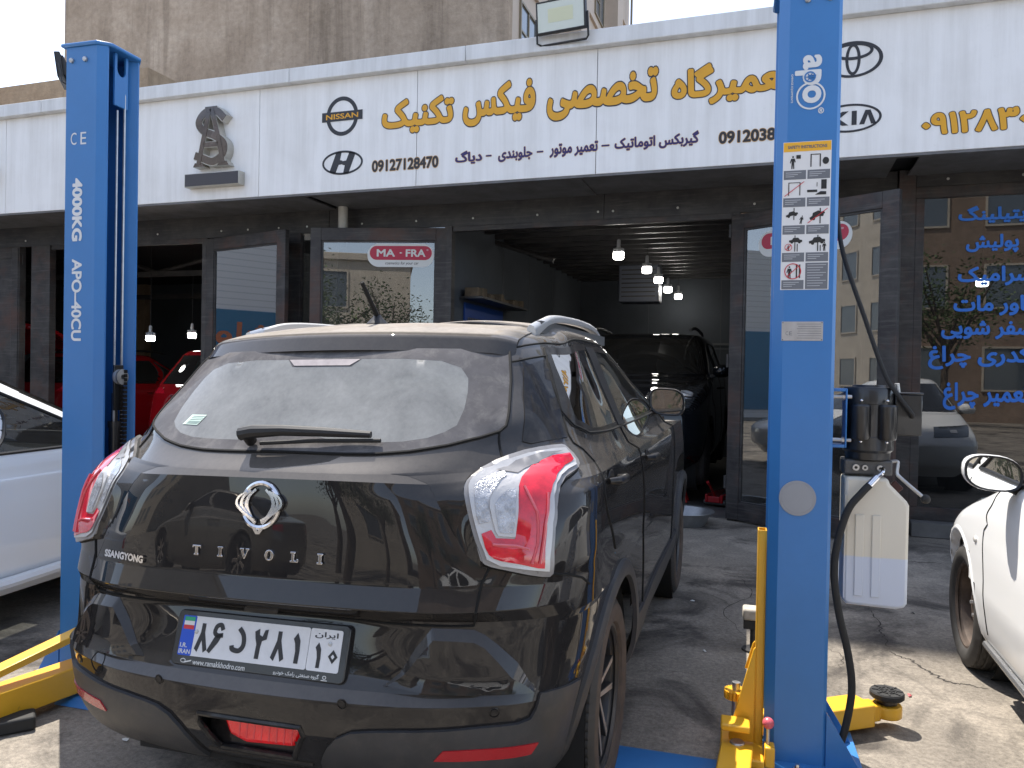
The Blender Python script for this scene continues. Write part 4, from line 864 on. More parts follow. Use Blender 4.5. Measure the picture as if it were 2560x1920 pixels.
ROWS=[
 mk(.22,[(-.58,0),(-.575,.3),(-.55,.5),(-.51,.62),(-.45,.70),(-.37,.745),(-.22,.77)],.80,3.25),
 mk(.30,[(-.71,0),(-.70,.3),(-.675,.5),(-.63,.65),(-.56,.74),(-.45,.785),(-.27,.80)],.855,3.36),
 mk(.39,[(-.775,0),(-.768,.3),(-.738,.5),(-.69,.645),(-.610,.764),(-.50,.812),(-.29,.830)],.88,3.42),
 mk(.46,[(-.797,0),(-.787,.308),(-.752,.52),(-.70,.66),(-.625,.773),(-.512,.826),(-.30,.846)],.887,3.44),
 mk(.54,[(-.812,0),(-.80,.3),(-.766,.52),(-.715,.66),(-.638,.781),(-.52,.840),(-.30,.862)],.890,3.44),
 mk(.566,[(-.778,0),(-.769,.3),(-.742,.52),(-.70,.66),(-.63,.780),(-.518,.842),(-.30,.866)],.891,3.44),
 mk(.60,[(-.758,0),(-.752,.3),(-.730,.52),(-.69,.66),(-.622,.780),(-.515,.846),(-.30,.872)],.892,3.44),
 mk(.735,[(-.716,0),(-.716,.3),(-.722,.51),(-.685,.645),(-.613,.780),(-.508,.853),(-.30,.886)],.893,3.43),
 mk(.752,[(-.748,0),(-.743,.3),(-.724,.51),(-.685,.645),(-.612,.780),(-.506,.857),(-.30,.892)],.893,3.43),
 mk(.785,[(-.792,0),(-.785,.3),(-.760,.52),(-.710,.65),(-.626,.778),(-.507,.857),(-.30,.892)],.893,3.42),
 mk(.846,[(-.768,0),(-.761,.3),(-.736,.52),(-.688,.648),(-.607,.783),(-.495,.862),(-.29,.894)],.895,3.40),
 mk(.90,[(-.7625,0),(-.755,.3),(-.729,.52),(-.676,.65),(-.593,.797),(-.485,.870),(-.28,.896)],.896,3.34),
 mk(1.0,[(-.7525,0),(-.744,.3),(-.714,.50),(-.649,.64),(-.562,.806),(-.465,.872),(-.27,.893)],.893,3.12),
 mk(1.07,[(-.7448,0),(-.735,.3),(-.697,.49),(-.628,.628),(-.540,.788),(-.445,.862),(-.25,.886)],.884,2.75),
 mk(1.105,[(-.7385,0,.013),(-.727,.3,.011),(-.677,.486,.004),(-.604,.615),(-.518,.763),(-.425,.838),(-.24,.874)],.873,2.45),
 mk(1.135,[(-.718,0),(-.704,.3),(-.648,.482),(-.578,.600),(-.495,.720),(-.405,.798),(-.22,.850)],.853,2.36,zs=1.14,cab=1),
 mk(1.182,[(-.650,0),(-.636,.3),(-.575,.50,.012),(-.510,.60,.022),(-.435,.685,.03),(-.345,.748,.03),(-.16,.805,.02)],.825,2.30,zs=1.19,cab=1),
 mk(1.26,[(-.580,0),(-.565,.3),(-.520,.49),(-.465,.615),(-.395,.680),(-.30,.728),(-.12,.775)],.792,2.10,cab=1),
 mk(1.37,[(-.488,0),(-.473,.29),(-.425,.47),(-.355,.595),(-.295,.645),(-.215,.683),(-.04,.730)],.742,1.80,cab=1),
 mk(1.49,[(-.388,0),(-.372,.27),(-.325,.43),(-.245,.555),(-.190,.600),(-.11,.632),(.04,.665)],.675,1.48,zs=1.51,cab=1),
 mk(1.535,[(-.30,0),(-.285,.26),(-.24,.42),(-.17,.535),(-.12,.575),(-.04,.605),(.08,.63)],.64,1.34,zs=1.558,cab=1),
 mk(1.575,[(-.14,0),(-.13,.22),(-.09,.34),(-.04,.43),(.0,.465),(.06,.49),(.14,.51)],.52,1.22,zs=1.60,cab=1),
 mk(1.60,[(.0,0),(.0,.10),(.02,.15),(.05,.20),(.08,.22),(.12,.235),(.2,.25)],.26,1.10,zs=1.622,cab=1),
 [(x,0.0,z) for x,z in ((.06,1.603),(.065,1.603),(.08,1.604),(.1,1.605),(.13,1.607),(.16,1.609),(.23,1.613),(.35,1.618),(.6,1.625),(.75,1.625),(.85,1.622),(.95,1.618),(.99,1.615),(1.0,1.614))],
]
def inpoly(poly, x, y):
    x = np.asarray(x, float); y = np.asarray(y, float); c = np.zeros(x.shape, bool); n = len(poly)
    for i in range(n):
        x1, y1 = poly[i]; x2, y2 = poly[(i+1) % n]
        if y1 == y2: continue
        k = ((y1 > y) != (y2 > y)) & (x < (x2-x1)*(y-y1)/(y2-y1)+x1); c ^= k
    return c
class Skin:
    """a Surf placed in a car: xform bakes the lean of the parked car"""
    def __init__(s, rows, lean=(0, 0), **k):
        s.S = Surf(rows, **k); s.lean = lean
    def fix(s, P, side):
        P = np.array(P, float).reshape(-1, 3).copy()
        if side < 0: P[:, 1] *= -1
        P[:, 2] += s.lean[0]*P[:, 0]+s.lean[1]*P[:, 1]; return P
    def pt(s, u, v, side, off=0.):
        return Vector(s.fix(s.S.P(np.array([u]), np.array([v]), off), side)[0])
    def nrm(s, u, v, side):
        n = s.S._look(s.S.N, np.array([u]), np.array([v]))[0]; n = n/np.linalg.norm(n)
        return Vector((n[0], -n[1] if side < 0 else n[1], n[2]))
    def met(s, p): return (np.interp(p[0], np.arange(len(s.S.ut)), s.S.ut), np.interp(p[1], np.arange(len(s.S.vt)), s.S.vt))
    def unmet(s, X, Y): return np.interp(X, s.S.ut, np.arange(len(s.S.ut))), np.interp(Y, s.S.vt, np.arange(len(s.S.vt)))
    def uv_side(s, x, z, umin=4., umax=11., vmax=20.):
        """skin coordinates of the side point seen at x, z in profile"""
        T = s.S.T; key = (umin, umax, vmax)
        if not hasattr(s, '_c'): s._c = {}
        if key not in s._c:
            ii = np.where((s.S.us >= umin) & (s.S.us <= umax))[0]; jj = np.where(s.S.vs <= vmax)[0]; s._c[key] = (ii, jj, T[np.ix_(ii, jj)])
        ii, jj, A = s._c[key]; d = (A[..., 0]-x)**2+(A[..., 2]-z)**2; i, j = np.unravel_index(np.argmin(d), d.shape)
        return (s.S.us[ii[i]], s.S.vs[jj[j]])
    def sides(s, pts, **k): return [s.uv_side(x, z, **k) for x, z in pts]
    def smooth(s, poly, n=4): return [(q.x, q.y) for q in curve([(p[0], p[1], 0) for p in poly], n, True)]
    def patch(s, poly, side, off, res=.025, holes=(), edge=.012, skirt=.0, dome=0., inner=None):
        """filled patch on the skin; returns MB"""
        def dens(pl):
            M_ = [s.met(p) for p in pl]; out = []
            for i in range(len(M_)):
                a, b = M_[i], M_[(i+1) % len(M_)]; n = max(1, int(math.hypot(b[0]-a[0], b[1]-a[1])/edge))
                out += [(a[0]+(b[0]-a[0])*k/n, a[1]+(b[1]-a[1])*k/n) for k in range(n)]
            return out
        loops = [dens(poly)]+[dens(h) for h in holes]; V = []; E = []; inn = dens(inner) if inner else None
        for lp in loops+([inn] if inn else []):
            o = len(V); V += lp; E += [(o+i, o+(i+1) % len(lp)) for i in range(len(lp))]
        A = np.array(loops[0]); gx = np.arange(A[:, 0].min()+res/2, A[:, 0].max(), res); gy = np.arange(A[:, 1].min()+res/2, A[:, 1].max(), res)
        if len(gx) and len(gy):
            X, Y = [q.ravel() for q in np.meshgrid(gx, gy)]; ins = inpoly(loops[0], X, Y)
            for h in loops[1:]: ins &= ~inpoly(h, X, Y)
            B = np.array(V)
            for x, y in zip(X[ins], Y[ins]):
                if ((B-[x, y])**2).sum(1).min() > (res*.4)**2: V.append((x, y))
        r = delaunay_2d_cdt([Vector(p) for p in V], E, [], 0, 1e-6); P2 = np.array([tuple(p) for p in r[0]])
        F = []
        for f in r[2]:
            c = P2[list(f)].mean(0)
            if inpoly(loops[0], c[0], c[1]) and not any(inpoly(h, c[0], c[1]) for h in loops[1:]): F.append(tuple(f))
        u, v = s.unmet(P2[:, 0], P2[:, 1]); offs = np.full(len(u), off)
        if inn:
            B2 = np.array(inn); d1 = np.array([min(np.hypot(*(A-q).T)) for q in P2]); d2 = np.array([min(np.hypot(*(B2-q).T)) for q in P2]); ii = inpoly(inn, P2[:, 0], P2[:, 1])
            offs = off+dome*np.where(ii | (d2 < 1e-4), 1., d1/np.maximum(d1+d2, 1e-6))
        elif dome:
            d = np.array([min(np.hypot(*(A-p).T)) for p in P2]); offs = off+dome*(1-np.exp(-d/.02))
        Q = s.fix(s.S.P(u, v, offs), side)
        n = s.S._look(s.S.N, u, v); n = n/np.linalg.norm(n, axis=1, keepdims=True)
        if side < 0: n[:, 1] *= -1
        mb = MB(); mb.add(Q, F)
        a, b, c = [Vector(Q[i]) for i in F[0]]
        if (b-a).cross(c-a).dot(Vector(n[F[0][0]])) < 0: mb.flip()
        if skirt:
            for lp in loops:
                k = [int(np.argmin(((P2-p)**2).sum(1))) for p in lp]; o = len(mb.v); Qs = s.fix(s.S.P(u[k], v[k], off-skirt), side); mb.v += [tuple(q) for q in Qs]
                for i in range(len(k)):
                    j = (i+1) % len(k); f = (k[i], k[j], o+j, o+i)
                    mb.f.append(f)
        return mb
    def line(s, pts, side, r, off=0., step=.02):
        """thin tube that follows the skin"""
        M_ = [s.met(p) for p in pts]; out = []
        for a, b in zip(M_[:-1], M_[1:]):
            n = max(1, int(math.hypot(b[0]-a[0], b[1]-a[1])/step)); out += [(a[0]+(b[0]-a[0])*k/n, a[1]+(b[1]-a[1])*k/n) for k in range(n)]
        out.append(M_[-1]); u, v = s.unmet(np.array([p[0] for p in out]), np.array([p[1] for p in out]))
        return [Vector(q) for q in s.fix(s.S.P(u, v, np.full(len(u), off)), side)]
    def strip(s, A, B, side, offA, offB, per=8, rows=1, curve_=0.):
        """bevel between two matching open or closed outlines"""
        n = (len(A)-1)*per; a = [s.met(p) for p in A]; b = [s.met(p) for p in B]; mb = MB()
        for i in range(n+1):
            k = min(i//per, len(A)-2); t = i/per-k
            pa = [a[k][j]+(a[k+1][j]-a[k][j])*t for j in (0, 1)]; pb = [b[k][j]+(b[k+1][j]-b[k][j])*t for j in (0, 1)]
            for r in range(rows+1):
                q = r/rows; X = pa[0]+(pb[0]-pa[0])*q; Y = pa[1]+(pb[1]-pa[1])*q; u, v = s.unmet(np.array([X]), np.array([Y])); h = q**(1+curve_)
                mb.v.append(tuple(s.fix(s.S.P(u, v, np.array([offA+(offB-offA)*h])), side)[0]))
        m = rows+1
        for i in range(n):
            for r in range(rows): f = (i*m+r, (i+1)*m+r, (i+1)*m+r+1, i*m+r+1); mb.f.append(f if side > 0 else f[::-1])
        return mb
    def shell(s, cls, du=3, dv=2):
        """split the skin into named parts; cls(u, v, x, z) -> name or None"""
        S = s.S; iu = sorted(set(list(range(0, len(S.us), du))+[len(S.us)-1])); ints = set(int(np.argmin(abs(S.vs-k))) for k in range(int(S.vs[-1])+1))
        jv = sorted(set(list(range(0, len(S.vs), dv))+[len(S.vs)-1]) | ints)
        T = S.T[np.ix_(iu, jv)]; N = S.N[np.ix_(iu, jv)]; nu, nv = len(iu), len(jv); parts = {}
        C = (T[:-1, :-1]+T[1:, 1:]+T[1:, :-1]+T[:-1, 1:])/4; uc = (S.us[iu][:-1]+S.us[iu][1:])/2; vc = (S.vs[jv][:-1]+S.vs[jv][1:])/2
        for i in range(nu-1):
            for j in range(nv-1):
                nm = cls(uc[i], vc[j], C[i, j, 0], C[i, j, 2])
                if nm:
                    for side in (1, -1): parts.setdefault(nm if isinstance(nm, str) else nm[0] + ('', '|L', '|R')[side], []).append((side, i, j))
        out = {}
        for nm, cells in parts.items():
            idx = {}; P = []; Nn = []; F = []
            for side, i, j in cells:
                f = []
                for a, b in ((i, j), (i+1, j), (i+1, j+1), (i, j+1)):
                    k = (side if a not in (0, nu-1) else 0, a, b)
                    if k not in idx:
                        idx[k] = len(P); P.append(T[a, b]*(1, side, 1)); n = N[a, b]*(1, side, 1); n = n.copy()
                        if a in (0, nu-1): n[1] = 0
                        Nn.append(n/max(np.linalg.norm(n), 1e-9))
                    f.append(idx[k])
                F.append(tuple(f) if side < 0 else tuple(f[::-1]))
            mb = MB(); Q = np.array(P); Q[:, 2] += s.lean[0]*Q[:, 0]+s.lean[1]*Q[:, 1]; mb.v = [tuple(q) for q in Q]; mb.f = F; mb.n = [tuple(n) for n in Nn]
            # orient
            a, b, c = [Vector(mb.v[i]) for i in F[len(F)//2][:3]]
            if (b-a).cross(c-a).dot(Vector(mb.n[F[len(F)//2][0]])) < 0: mb.f = [f[::-1] for f in mb.f]
            out[nm] = mb
        return out
def paint_mat(name, col, rough=.3, dust=(.36, .325, .285), top=.8, side=.045, coat=1., flake=0., metal=0.):
    """car paint with a film of dust lying on the faces that look up"""
    m, t, p = newmat(name); ge = node(t, 'ShaderNodeNewGeometry'); sp = node(t, 'ShaderNodeSeparateXYZ'); t.links.new(ge.outputs['Normal'], sp.inputs[0])
    v = coords(t); f = noise(t, v, 4, 7, .7, .4); fs = noise(t, v, 60, 4, .7); 
    up = ramp(t, sp.outputs[2], [(.25, (side, side, side)), (.52, (top*.14,)*3), (.72, (top*.24,)*3), (.88, (top*.34,)*3), (.97, (top, top, top))])
    k = math_(t, 'MULTIPLY', up, ramp(t, math_(t, 'ADD', math_(t, 'MULTIPLY', f, .75), math_(t, 'MULTIPLY', fs, .25)), [(.25, (.55, .55, .55)), (.65, (1.1, 1.1, 1.1))]))
    p.inputs['Base Color'].default_value = (*col, 1); p.inputs['Roughness'].default_value = rough; p.inputs['Specular IOR Level'].default_value = .0; p.inputs['Coat Weight'].default_value = coat; p.inputs['Coat Roughness'].default_value = .012; p.inputs['Metallic'].default_value = metal
    d = node(t, 'ShaderNodeBsdfDiffuse'); d.inputs[0].default_value = (*dust, 1); mx = node(t, 'ShaderNodeMixShader'); t.links.new(k, mx.inputs[0]); t.links.new(p.outputs[0], mx.inputs[1]); t.links.new(d.outputs[0], mx.inputs[2])
    t.links.new(mx.outputs[0], t.nodes['Material Output'].inputs[0]); MATS[name] = m; return m
# ---- wheels
TYRE = mat('tyre_rubber', (.040, .037, .034), .7, var=.3, vscale=14); SIDEW = mat('dusty_sidewall', (.085, .062, .047), .85, var=.35, vscale=10); ALLOY = mat('machined_alloy', (.55, .48, .42), .42, .6, var=.15, vscale=20); ALLOYD = mat('dark_alloy', (.06, .058, .058), .4, .5); STEELW = mat('rusty_steel_wheel', (.10, .075, .06), .6, .4, var=.5, vscale=12); BRK = mat('brake_disc', (.18, .15, .13), .45, .7)
def wheel(parent, x, y, z, side, r=.333, w=.215, rim=.232, style='ten', seg=240, name='wheel', steer=0.):
    o = bpy.data.objects.new(name, None); COL.objects.link(o); o.parent = parent; o.location = (x, y, z); o.rotation_euler = (R(-90)*side, 0, steer) if False else (0, 0, steer)
    M = Matrix.Rotation(R(-90 if side > 0 else 90), 4, 'X')      # local z -> outwards
    h = w/2; prof = []
    yy = np.concatenate([np.linspace(-.78, .78, 40)*h])
    def rad(y): a = abs(y)/h; return r-.010*a**2.2
    pr = [(rim, -h*.72), (rim+.012, -h*.9), (rim+(r-rim)*.45, -h), (r-.030, -h*.93)]+[(rad(y), y) for y in yy]+[(r-.030, h*.93), (rim+(r-rim)*.45, h), (rim+.012, h*.9), (rim, h*.72)]
    nP = len(pr); v = []
    for k in range(seg):
        a = 2*PI*k/seg
        for i, (rr, yv) in enumerate(pr):
            if 4 <= i < nP-4:
                t = abs(yv)/h; g = 0
                if min(abs(t-.0), abs(t-.36), abs(t-.66)) < .035: g = .007
                elif t > .36 and ((k+int(t*6)) % 4 == 0): g = .0055
                elif t <= .36 and ((k+int(yv*120)) % 5 == 0): g = .0025
                rr -= g
            v.append(M @ Vector((rr*math.cos(a), rr*math.sin(a), yv)))
    nt = 4; F1 = []; F2 = []
    for k in range(seg):
        k2 = (k+1) % seg
        for i in range(nP-1):
            (F1 if nt-1 <= i < nP-nt else F2).append((k*nP+i, k2*nP+i, k2*nP+i+1, k*nP+i+1))
    me = bpy.data.meshes.new('tyre'); me.from_pydata([tuple(q) for q in v], [], F1+F2); me.materials.append(TYRE); me.materials.append(SIDEW if style == 'ten' else TYRE)
    me.polygons.foreach_set('use_smooth', [True]*len(me.polygons)); me.polygons.foreach_set('material_index', [0]*len(F1)+[1]*len(F2)); me.set_sharp_from_angle(angle=R(40))
    ty = bpy.data.objects.new('tyre', me); COL.objects.link(ty); ty.parent = o
    mb = MB().lathe([(rim+.001, -h*.72), (rim-.012, -h*.6), (rim-.03, 0), (rim-.018, h*.55), (rim+.002, h*.74), (rim+.008, h*.80), (rim-.004, h*.80), (rim-.014, h*.70)], 64, M)
    mb.build('rim', ALLOYD if style != 'steel' else STEELW, o)
    MB().lathe([(.0001, -.02), (.14, -.02), (.145, -.03), (.0001, -.031)], 40, M).build('brake_disc', BRK, o)
    f = MB(); d = MB()
    if style == 'steel':
        d.lathe([(.0001, h*.25), (.05, h*.25), (.07, h*.32), (.10, h*.30), (.135, h*.12), (.165, h*.05), (rim-.016, h*.08)], 48, M)
        d.build('wheel_disc', STEELW, o)
        for k in range(5): f.lathe([(.0001, .014), (.010, .013), (.011, 0)], 6, M @ Matrix.Rotation(k*2*PI/5, 4, 'Z') @ Matrix.Translation((.057, 0, h*.3)))
        f.build('wheel_nuts', ZNC, o)
    else:
        n = 5; spread = .235 if style == 'ten' else 0.
        for k in range(n if style == 'ten' else 7):
            for s_ in ((-1, 1) if style == 'ten' else (0,)):
                a = 2*PI*k/(n if style == 'ten' else 7); b = a+s_*spread; p0 = Vector((.03*math.cos(a+s_*.6), .03*math.sin(a+s_*.6), h*.50)); p1 = Vector(((rim-.012)*math.cos(b), (rim-.012)*math.sin(b), h*.62))
                dd = (p1-p0).normalized(); nn = Vector((-dd.y, dd.x, 0)); w0, w1 = (.017, .026) if style == 'ten' else (.034, .05)
                q = [p0+nn*w0/2, p0-nn*w0/2, p1-nn*w1/2, p1+nn*w1/2]
                d.add([M @ (c-Vector((0, 0, z_))) for z_ in (.002, .035) for c in q], [(0, 1, 2, 3), (7, 6, 5, 4), (0, 4, 5, 1), (1, 5, 6, 2), (2, 6, 7, 3), (3, 7, 4, 0)])
                q2 = [p0+nn*w0*.42, p0-nn*w0*.42, p1-nn*w1*.42, p1+nn*w1*.42]; f.add([M @ c for c in q2], [(0, 1, 2, 3) if side else (3, 2, 1, 0)])
        d.lathe([(.0001, h*.50), (.052, h*.49), (.060, h*.44), (.06, h*.2)], 30, M); d.build('spokes', ALLOYD if style == 'ten' else ALLOY, o, bev=.002)
        f.build('spoke_faces', ALLOY, o, smooth=False); MB().lathe([(.0001, h*.53), (.026, h*.525), (.029, h*.505)], 24, M).build('centre_cap', BLKP, o)
    return o
BLACKP = paint_mat('black_car_paint', (.0045, .0048, .0065)); CLADM = mat('grained_black_plastic', (.040, .040, .042), .5, var=.2, vscale=7, bmp=.12, bscale=420, dirt=(.12, .10, .085), dirt_amt=.25)
GAP = mat('panel_gap', (.002, .002, .002), .9); PBLK = mat('gloss_black_trim', (.016, .015, .015), .4, coat=.45, spec=.1, var=.4, vscale=6, dirt=(.07, .063, .055), dirt_amt=.5); TRIMB = mat('matt_black_trim', (.012, .012, .013), .5)
DGLASS = glass_mat('dusty_rear_glass', (.72, .76, .77), .0, .62, dust=.56, dustcol=(.47, .475, .46), boost=1.0); SGLASS = glass_mat('side_glass', (.60, .66, .66), .0, .6, dust=.10, dustcol=(.36, .34, .31), boost=1.3); WGLASS = glass_mat('windscreen_glass', (.80, .86, .85), .0, .85, dust=.05)
FRIT = mat('dusty_black_frit', (.115, .11, .112), .4, coat=.22, var=.3, vscale=5, dirt=(.21, .20, .19), dirt_amt=.7, spec=.0)
LRED = mat('red_lamp_lens', (.62, .012, .03), .06, coat=1., var=.30, vscale=28, emit=None); LCLR = mat('clear_lamp_rim', (.25, .24, .235), .3, .1, coat=.5, var=.25, vscale=12); LCHR = mat('lamp_chrome', (.52, .505, .49), .34, .35, coat=.6, bmp=.2, bscale=40); LRIB = mat('ribbed_reflector', (.44, .44, .45), .25, .5, coat=1., var=.4, vscale=45, bmp=.5, bscale=110); REFLM = mat('red_reflector', (.42, .012, .018), .18, coat=.6, bmp=.25, bscale=300); SILV = mat('satin_silver', (.62, .62, .62), .33, .6)

# ------------------------------------------------------------------ the black crossover on the lift
suv = thing('crossover_car', 'dusty black crossover seen from behind between the lift columns', 'car', (-1.3696, 2.5703, 0), R(90)+.0261)
K = Skin(ROWS, lean=(.005, -.0228), crisp=(4, 5, 7, 8, 9, 10, 14, 15))
GLASSP = [(0, 19.02), (1.19, 18.99), (2.07, 18.97), (3.0, 18.97), (3.06, 18.75), (3.06, 18.2), (3.08, 17.75), (3.10, 17.2), (3.09, 16.93), (2.98, 16.68), (2.58, 16.46), (1.94, 16.22), (1.42, 16.08), (.94, 16.04), (.5, 16.03), (0, 16.03)]
CLEARP = [(0, 18.50), (.36, 18.50), (.46, 18.70), (.95, 18.70), (1.69, 18.63), (2.0, 18.46), (2.13, 18.2), (2.14, 17.84), (2.12, 17.4), (2.03, 16.98), (1.86, 16.72), (1.62, 16.52), (1.28, 16.42), (.60, 16.42), (.32, 16.56), (0, 16.58)]
LAMPO = [(2.61, 13.66), (2.66, 14.1), (2.77, 14.59), (2.92, 15.07), (3.18, 15.31), (3.47, 15.45), (3.83, 15.56), (4.23, 15.62), (4.64, 15.65), (4.99, 15.66), (5.06, 15.62), (5.11, 15.51), (5.18, 15.34), (5.23, 15.11), (5.21, 14.88), (5.11, 14.62), (4.91, 14.39), (4.58, 14.11), (4.35, 13.79), (4.19, 13.43), (4.08, 12.94), (4.0, 12.53), (3.96, 11.87), (3.99, 11.37), (4.07, 10.73), (4.09, 10.49), (4.04, 10.35), (3.9, 10.38), (3.65, 10.52), (3.31, 10.75), (3.05, 10.93), (2.93, 11.04), (2.86, 11.14), (2.82, 11.34), (2.76, 11.72), (2.71, 12.14), (2.66, 12.65), (2.62, 13.17)]
LRE = [(5.05, 15.31), (5.07, 15.1), (5.01, 14.96), (4.71, 14.74), (4.39, 14.32), (4.15, 13.85), (4.02, 13.47), (3.92, 12.97), (3.85, 12.55), (3.81, 11.99), (3.83, 11.38), (3.88, 10.78), (3.78, 10.8), (3.52, 10.98), (3.21, 11.09), (3.08, 11.16), (2.99, 11.26), (2.93, 11.44), (2.89, 11.71), (2.88, 11.78), (3.03, 11.87), (3.06, 11.78), (3.1, 11.66), (3.38, 11.63), (3.39, 11.92), (3.41, 12.6), (3.47, 13.41), (3.52, 13.78), (3.67, 14.35), (3.88, 14.86), (4.15, 15.14), (4.5, 15.27)]
LCH = [(3.02, 12.85), (3.08, 13.12), (3.25, 13.51), (3.43, 13.73), (3.48, 13.59), (3.44, 12.96), (3.39, 12.06), (3.38, 11.66), (3.13, 11.71), (3.09, 11.83), (3.05, 12.16), (3.01, 12.63)]
LREV = [(3.09, 12.7), (3.16, 12.91), (3.3, 13.21), (3.42, 13.3), (3.38, 12.6), (3.34, 11.77), (3.16, 11.78), (3.13, 11.93), (3.1, 12.34)]
LRIBP = [(2.79, 13.64), (2.92, 14.07), (3.17, 14.49), (3.34, 14.65), (3.35, 14.26), (3.13, 13.47), (3.04, 13.06), (3.0, 12.78), (3.02, 12.45), (3.02, 12.13), (2.85, 12.05), (2.82, 12.28), (2.8, 12.72), (2.79, 13.15)]
RWIN = [(5.36, 18.86), (7.26, 18.9), (7.32, 18.01), (7.28, 16.5), (6.2, 16.46), (5.75, 17.02), (5.68, 17.43), (5.42, 18.5)]
FWIN = [(7.50, 18.9), (8.9, 18.9), (9.15, 18.2), (9.35, 17.2), (9.45, 16.42), (8.3, 16.42), (7.50, 16.47)]
QWIN = [(3.75, 18.46), (5.12, 18.72), (5.22, 17.71), (5.27, 17.05), (5.30, 16.05), (4.1, 15.85), (3.84, 15.98), (3.66, 17.74)]
FOGH = [(-.1, 2.93), (.53, 2.93), (.55, 2.6), (.40, 1.55), (-.1, 1.55)]
WSCR = [(9.95, 16.25), (11.5, 16.2), (13, 16.2), (13, 18.85), (11.5, 18.85), (10.25, 18.85)]
def cls_suv(u, v, x, z):
    if inpoly(CLEARP, u, v) or inpoly(RWIN, u, v) or inpoly(FWIN, u, v) or inpoly(WSCR, u, v): return None
    if inpoly(FOGH, u, v): return None
    if u > 4.3 and v < 9.6 and ((x**2+(z-.345)**2 < .375**2) or ((x-2.6)**2+(z-.345)**2 < .375**2)): return None
    if v >= 19.3: return 'roof'
    if u < 2.92 and v > 7.2 or u < 3.08 and 15.4 < v: return 'tailgate'
    if u < 2.92 or (u < 5.0 and v < 10.7): return 'bumper'
    if u > 11 and v < 11: return 'front_bumper'
    if u > 9.6 and 11 <= v < 15.9: return 'bonnet'
    if v > 15.9 and u > 9.3: return ('pillar',)
    if 5.9 <= u < 7.4: return ('rear_door',)
    if 7.4 <= u < 9.2: return ('front_door',)
    if u >= 9.2: return ('front_wing',)
    return ('quarter_panel',)
for nm, mb in K.shell(cls_suv).items(): mb.build(nm.split('|')[0], BLACKP, suv, ang=60)
# rear glass: dusty band round the edge, clear centre, high brake lamp
full = lambda P: P+[(-a, b) for a, b in P[::-1]]
def both(fn):
    for sd in (-1, 1): fn(sd)
def fr(sd):
    hole = [(max(a, 0), b) for a, b in CLEARP]
    K.patch(GLASSP[:-1]+[(0.0, 16.03), (0, 16.58)]+CLEARP[-2:0:-1]+[(0, 18.50)], sd, .003, res=.03).build('glass_edge_band', FRIT, suv, ang=60)
    K.patch(CLEARP, sd, .0028, res=.03).build('rear_window', DGLASS, suv, ang=60)
    K.patch([(0, 18.53), (.34, 18.53), (.44, 18.69), (0, 18.69)], sd, .0045, res=.03).build('high_brake_lamp', mat('dusty_brake_lens', (.34, .30, .30), .4, var=.15, vscale=40), suv)
    MB().tube(K.line([(0, 16.0), (.94, 16.0), (1.42, 16.05), (1.94, 16.19), (2.58, 16.42), (3.0, 16.66), (3.12, 16.93), (3.12, 17.3), (3.09, 17.8), (3.09, 18.95)], sd, 0, .002), .005, 6).build('glass_seal', GAP, suv)
both(fr)
for k in range(9):
    v = 16.55+k*.22
    for sd in (-1, 1): MB().tube(K.line([(0, v), (2.08, v+.02)], sd, 0, -.002, .1), .0007, 4).build('heater_wire', mat('heater_wire', (.10, .07, .05), .6), suv)
# tail lamps
def lamp(sd):
    t = bpy.data.objects.new('tail_lamp', None); COL.objects.link(t); t.parent = suv
    K.patch(LAMPO, sd, .016, res=.02, skirt=.03, dome=.004).build('lamp_rim', LCLR, t, ang=50)
    K.patch([(2.69, 13.7), (2.78, 14.3), (2.95, 14.9), (3.3, 15.22), (3.9, 15.42), (4.6, 15.5), (5.02, 15.5), (5.13, 15.1), (5.08, 14.75), (4.7, 14.45), (4.35, 14.05), (4.12, 13.55), (3.98, 12.9), (3.90, 12.0), (3.94, 11.1), (3.98, 10.62), (3.6, 10.76), (3.2, 10.95), (2.96, 11.15), (2.85, 11.6), (2.76, 12.3), (2.70, 13.1)], sd, .0215, res=.02).build('lamp_chrome', LCHR, t, ang=60)
    K.patch(LRIBP, sd, .0235, res=.02).build('indicator_reflector', LRIB, t, ang=60); K.patch([(3.2, 14.75), (3.55, 14.4), (3.72, 14.7), (4.0, 15.05), (4.55, 15.33), (4.9, 15.4), (4.2, 15.40), (3.6, 15.2)], sd, .0235, res=.02).build('upper_reflector', LCLR, t, ang=60)
    K.patch(LRE, sd, .0240, res=.018, dome=.005).build('red_lens', LRED, t, ang=60)
    K.patch(LCH, sd, .0275, res=.02, skirt=.006).build('reverse_bezel', LCHR, t, ang=60); K.patch(LREV, sd, .0290, res=.02).build('reverse_lens', LRIB, t, ang=60)
    MB().tube(K.line([(3.55, 13.4), (3.66, 12.4), (3.70, 11.5), (3.66, 11.0)], sd, 0, .0285), .004, 6).tube(K.line([(3.88, 13.0), (3.78, 12.0), (3.78, 11.0)], sd, 0, .0285), .004, 6).tube(K.line([(3.05, 11.5), (3.4, 11.45), (3.6, 11.35)], sd, 0, .0285), .004, 6).build('light_guide', mat('lamp_guide', (.62, .10, .12), .15, coat=1), t)
    pr = [LAMPO[i] for i in range(0, len(LAMPO), 1)]; MB().tube(K.line(pr+[pr[0]], sd, 0, .001), .005, 6).build('lamp_gap', GAP, t)
both(lamp)
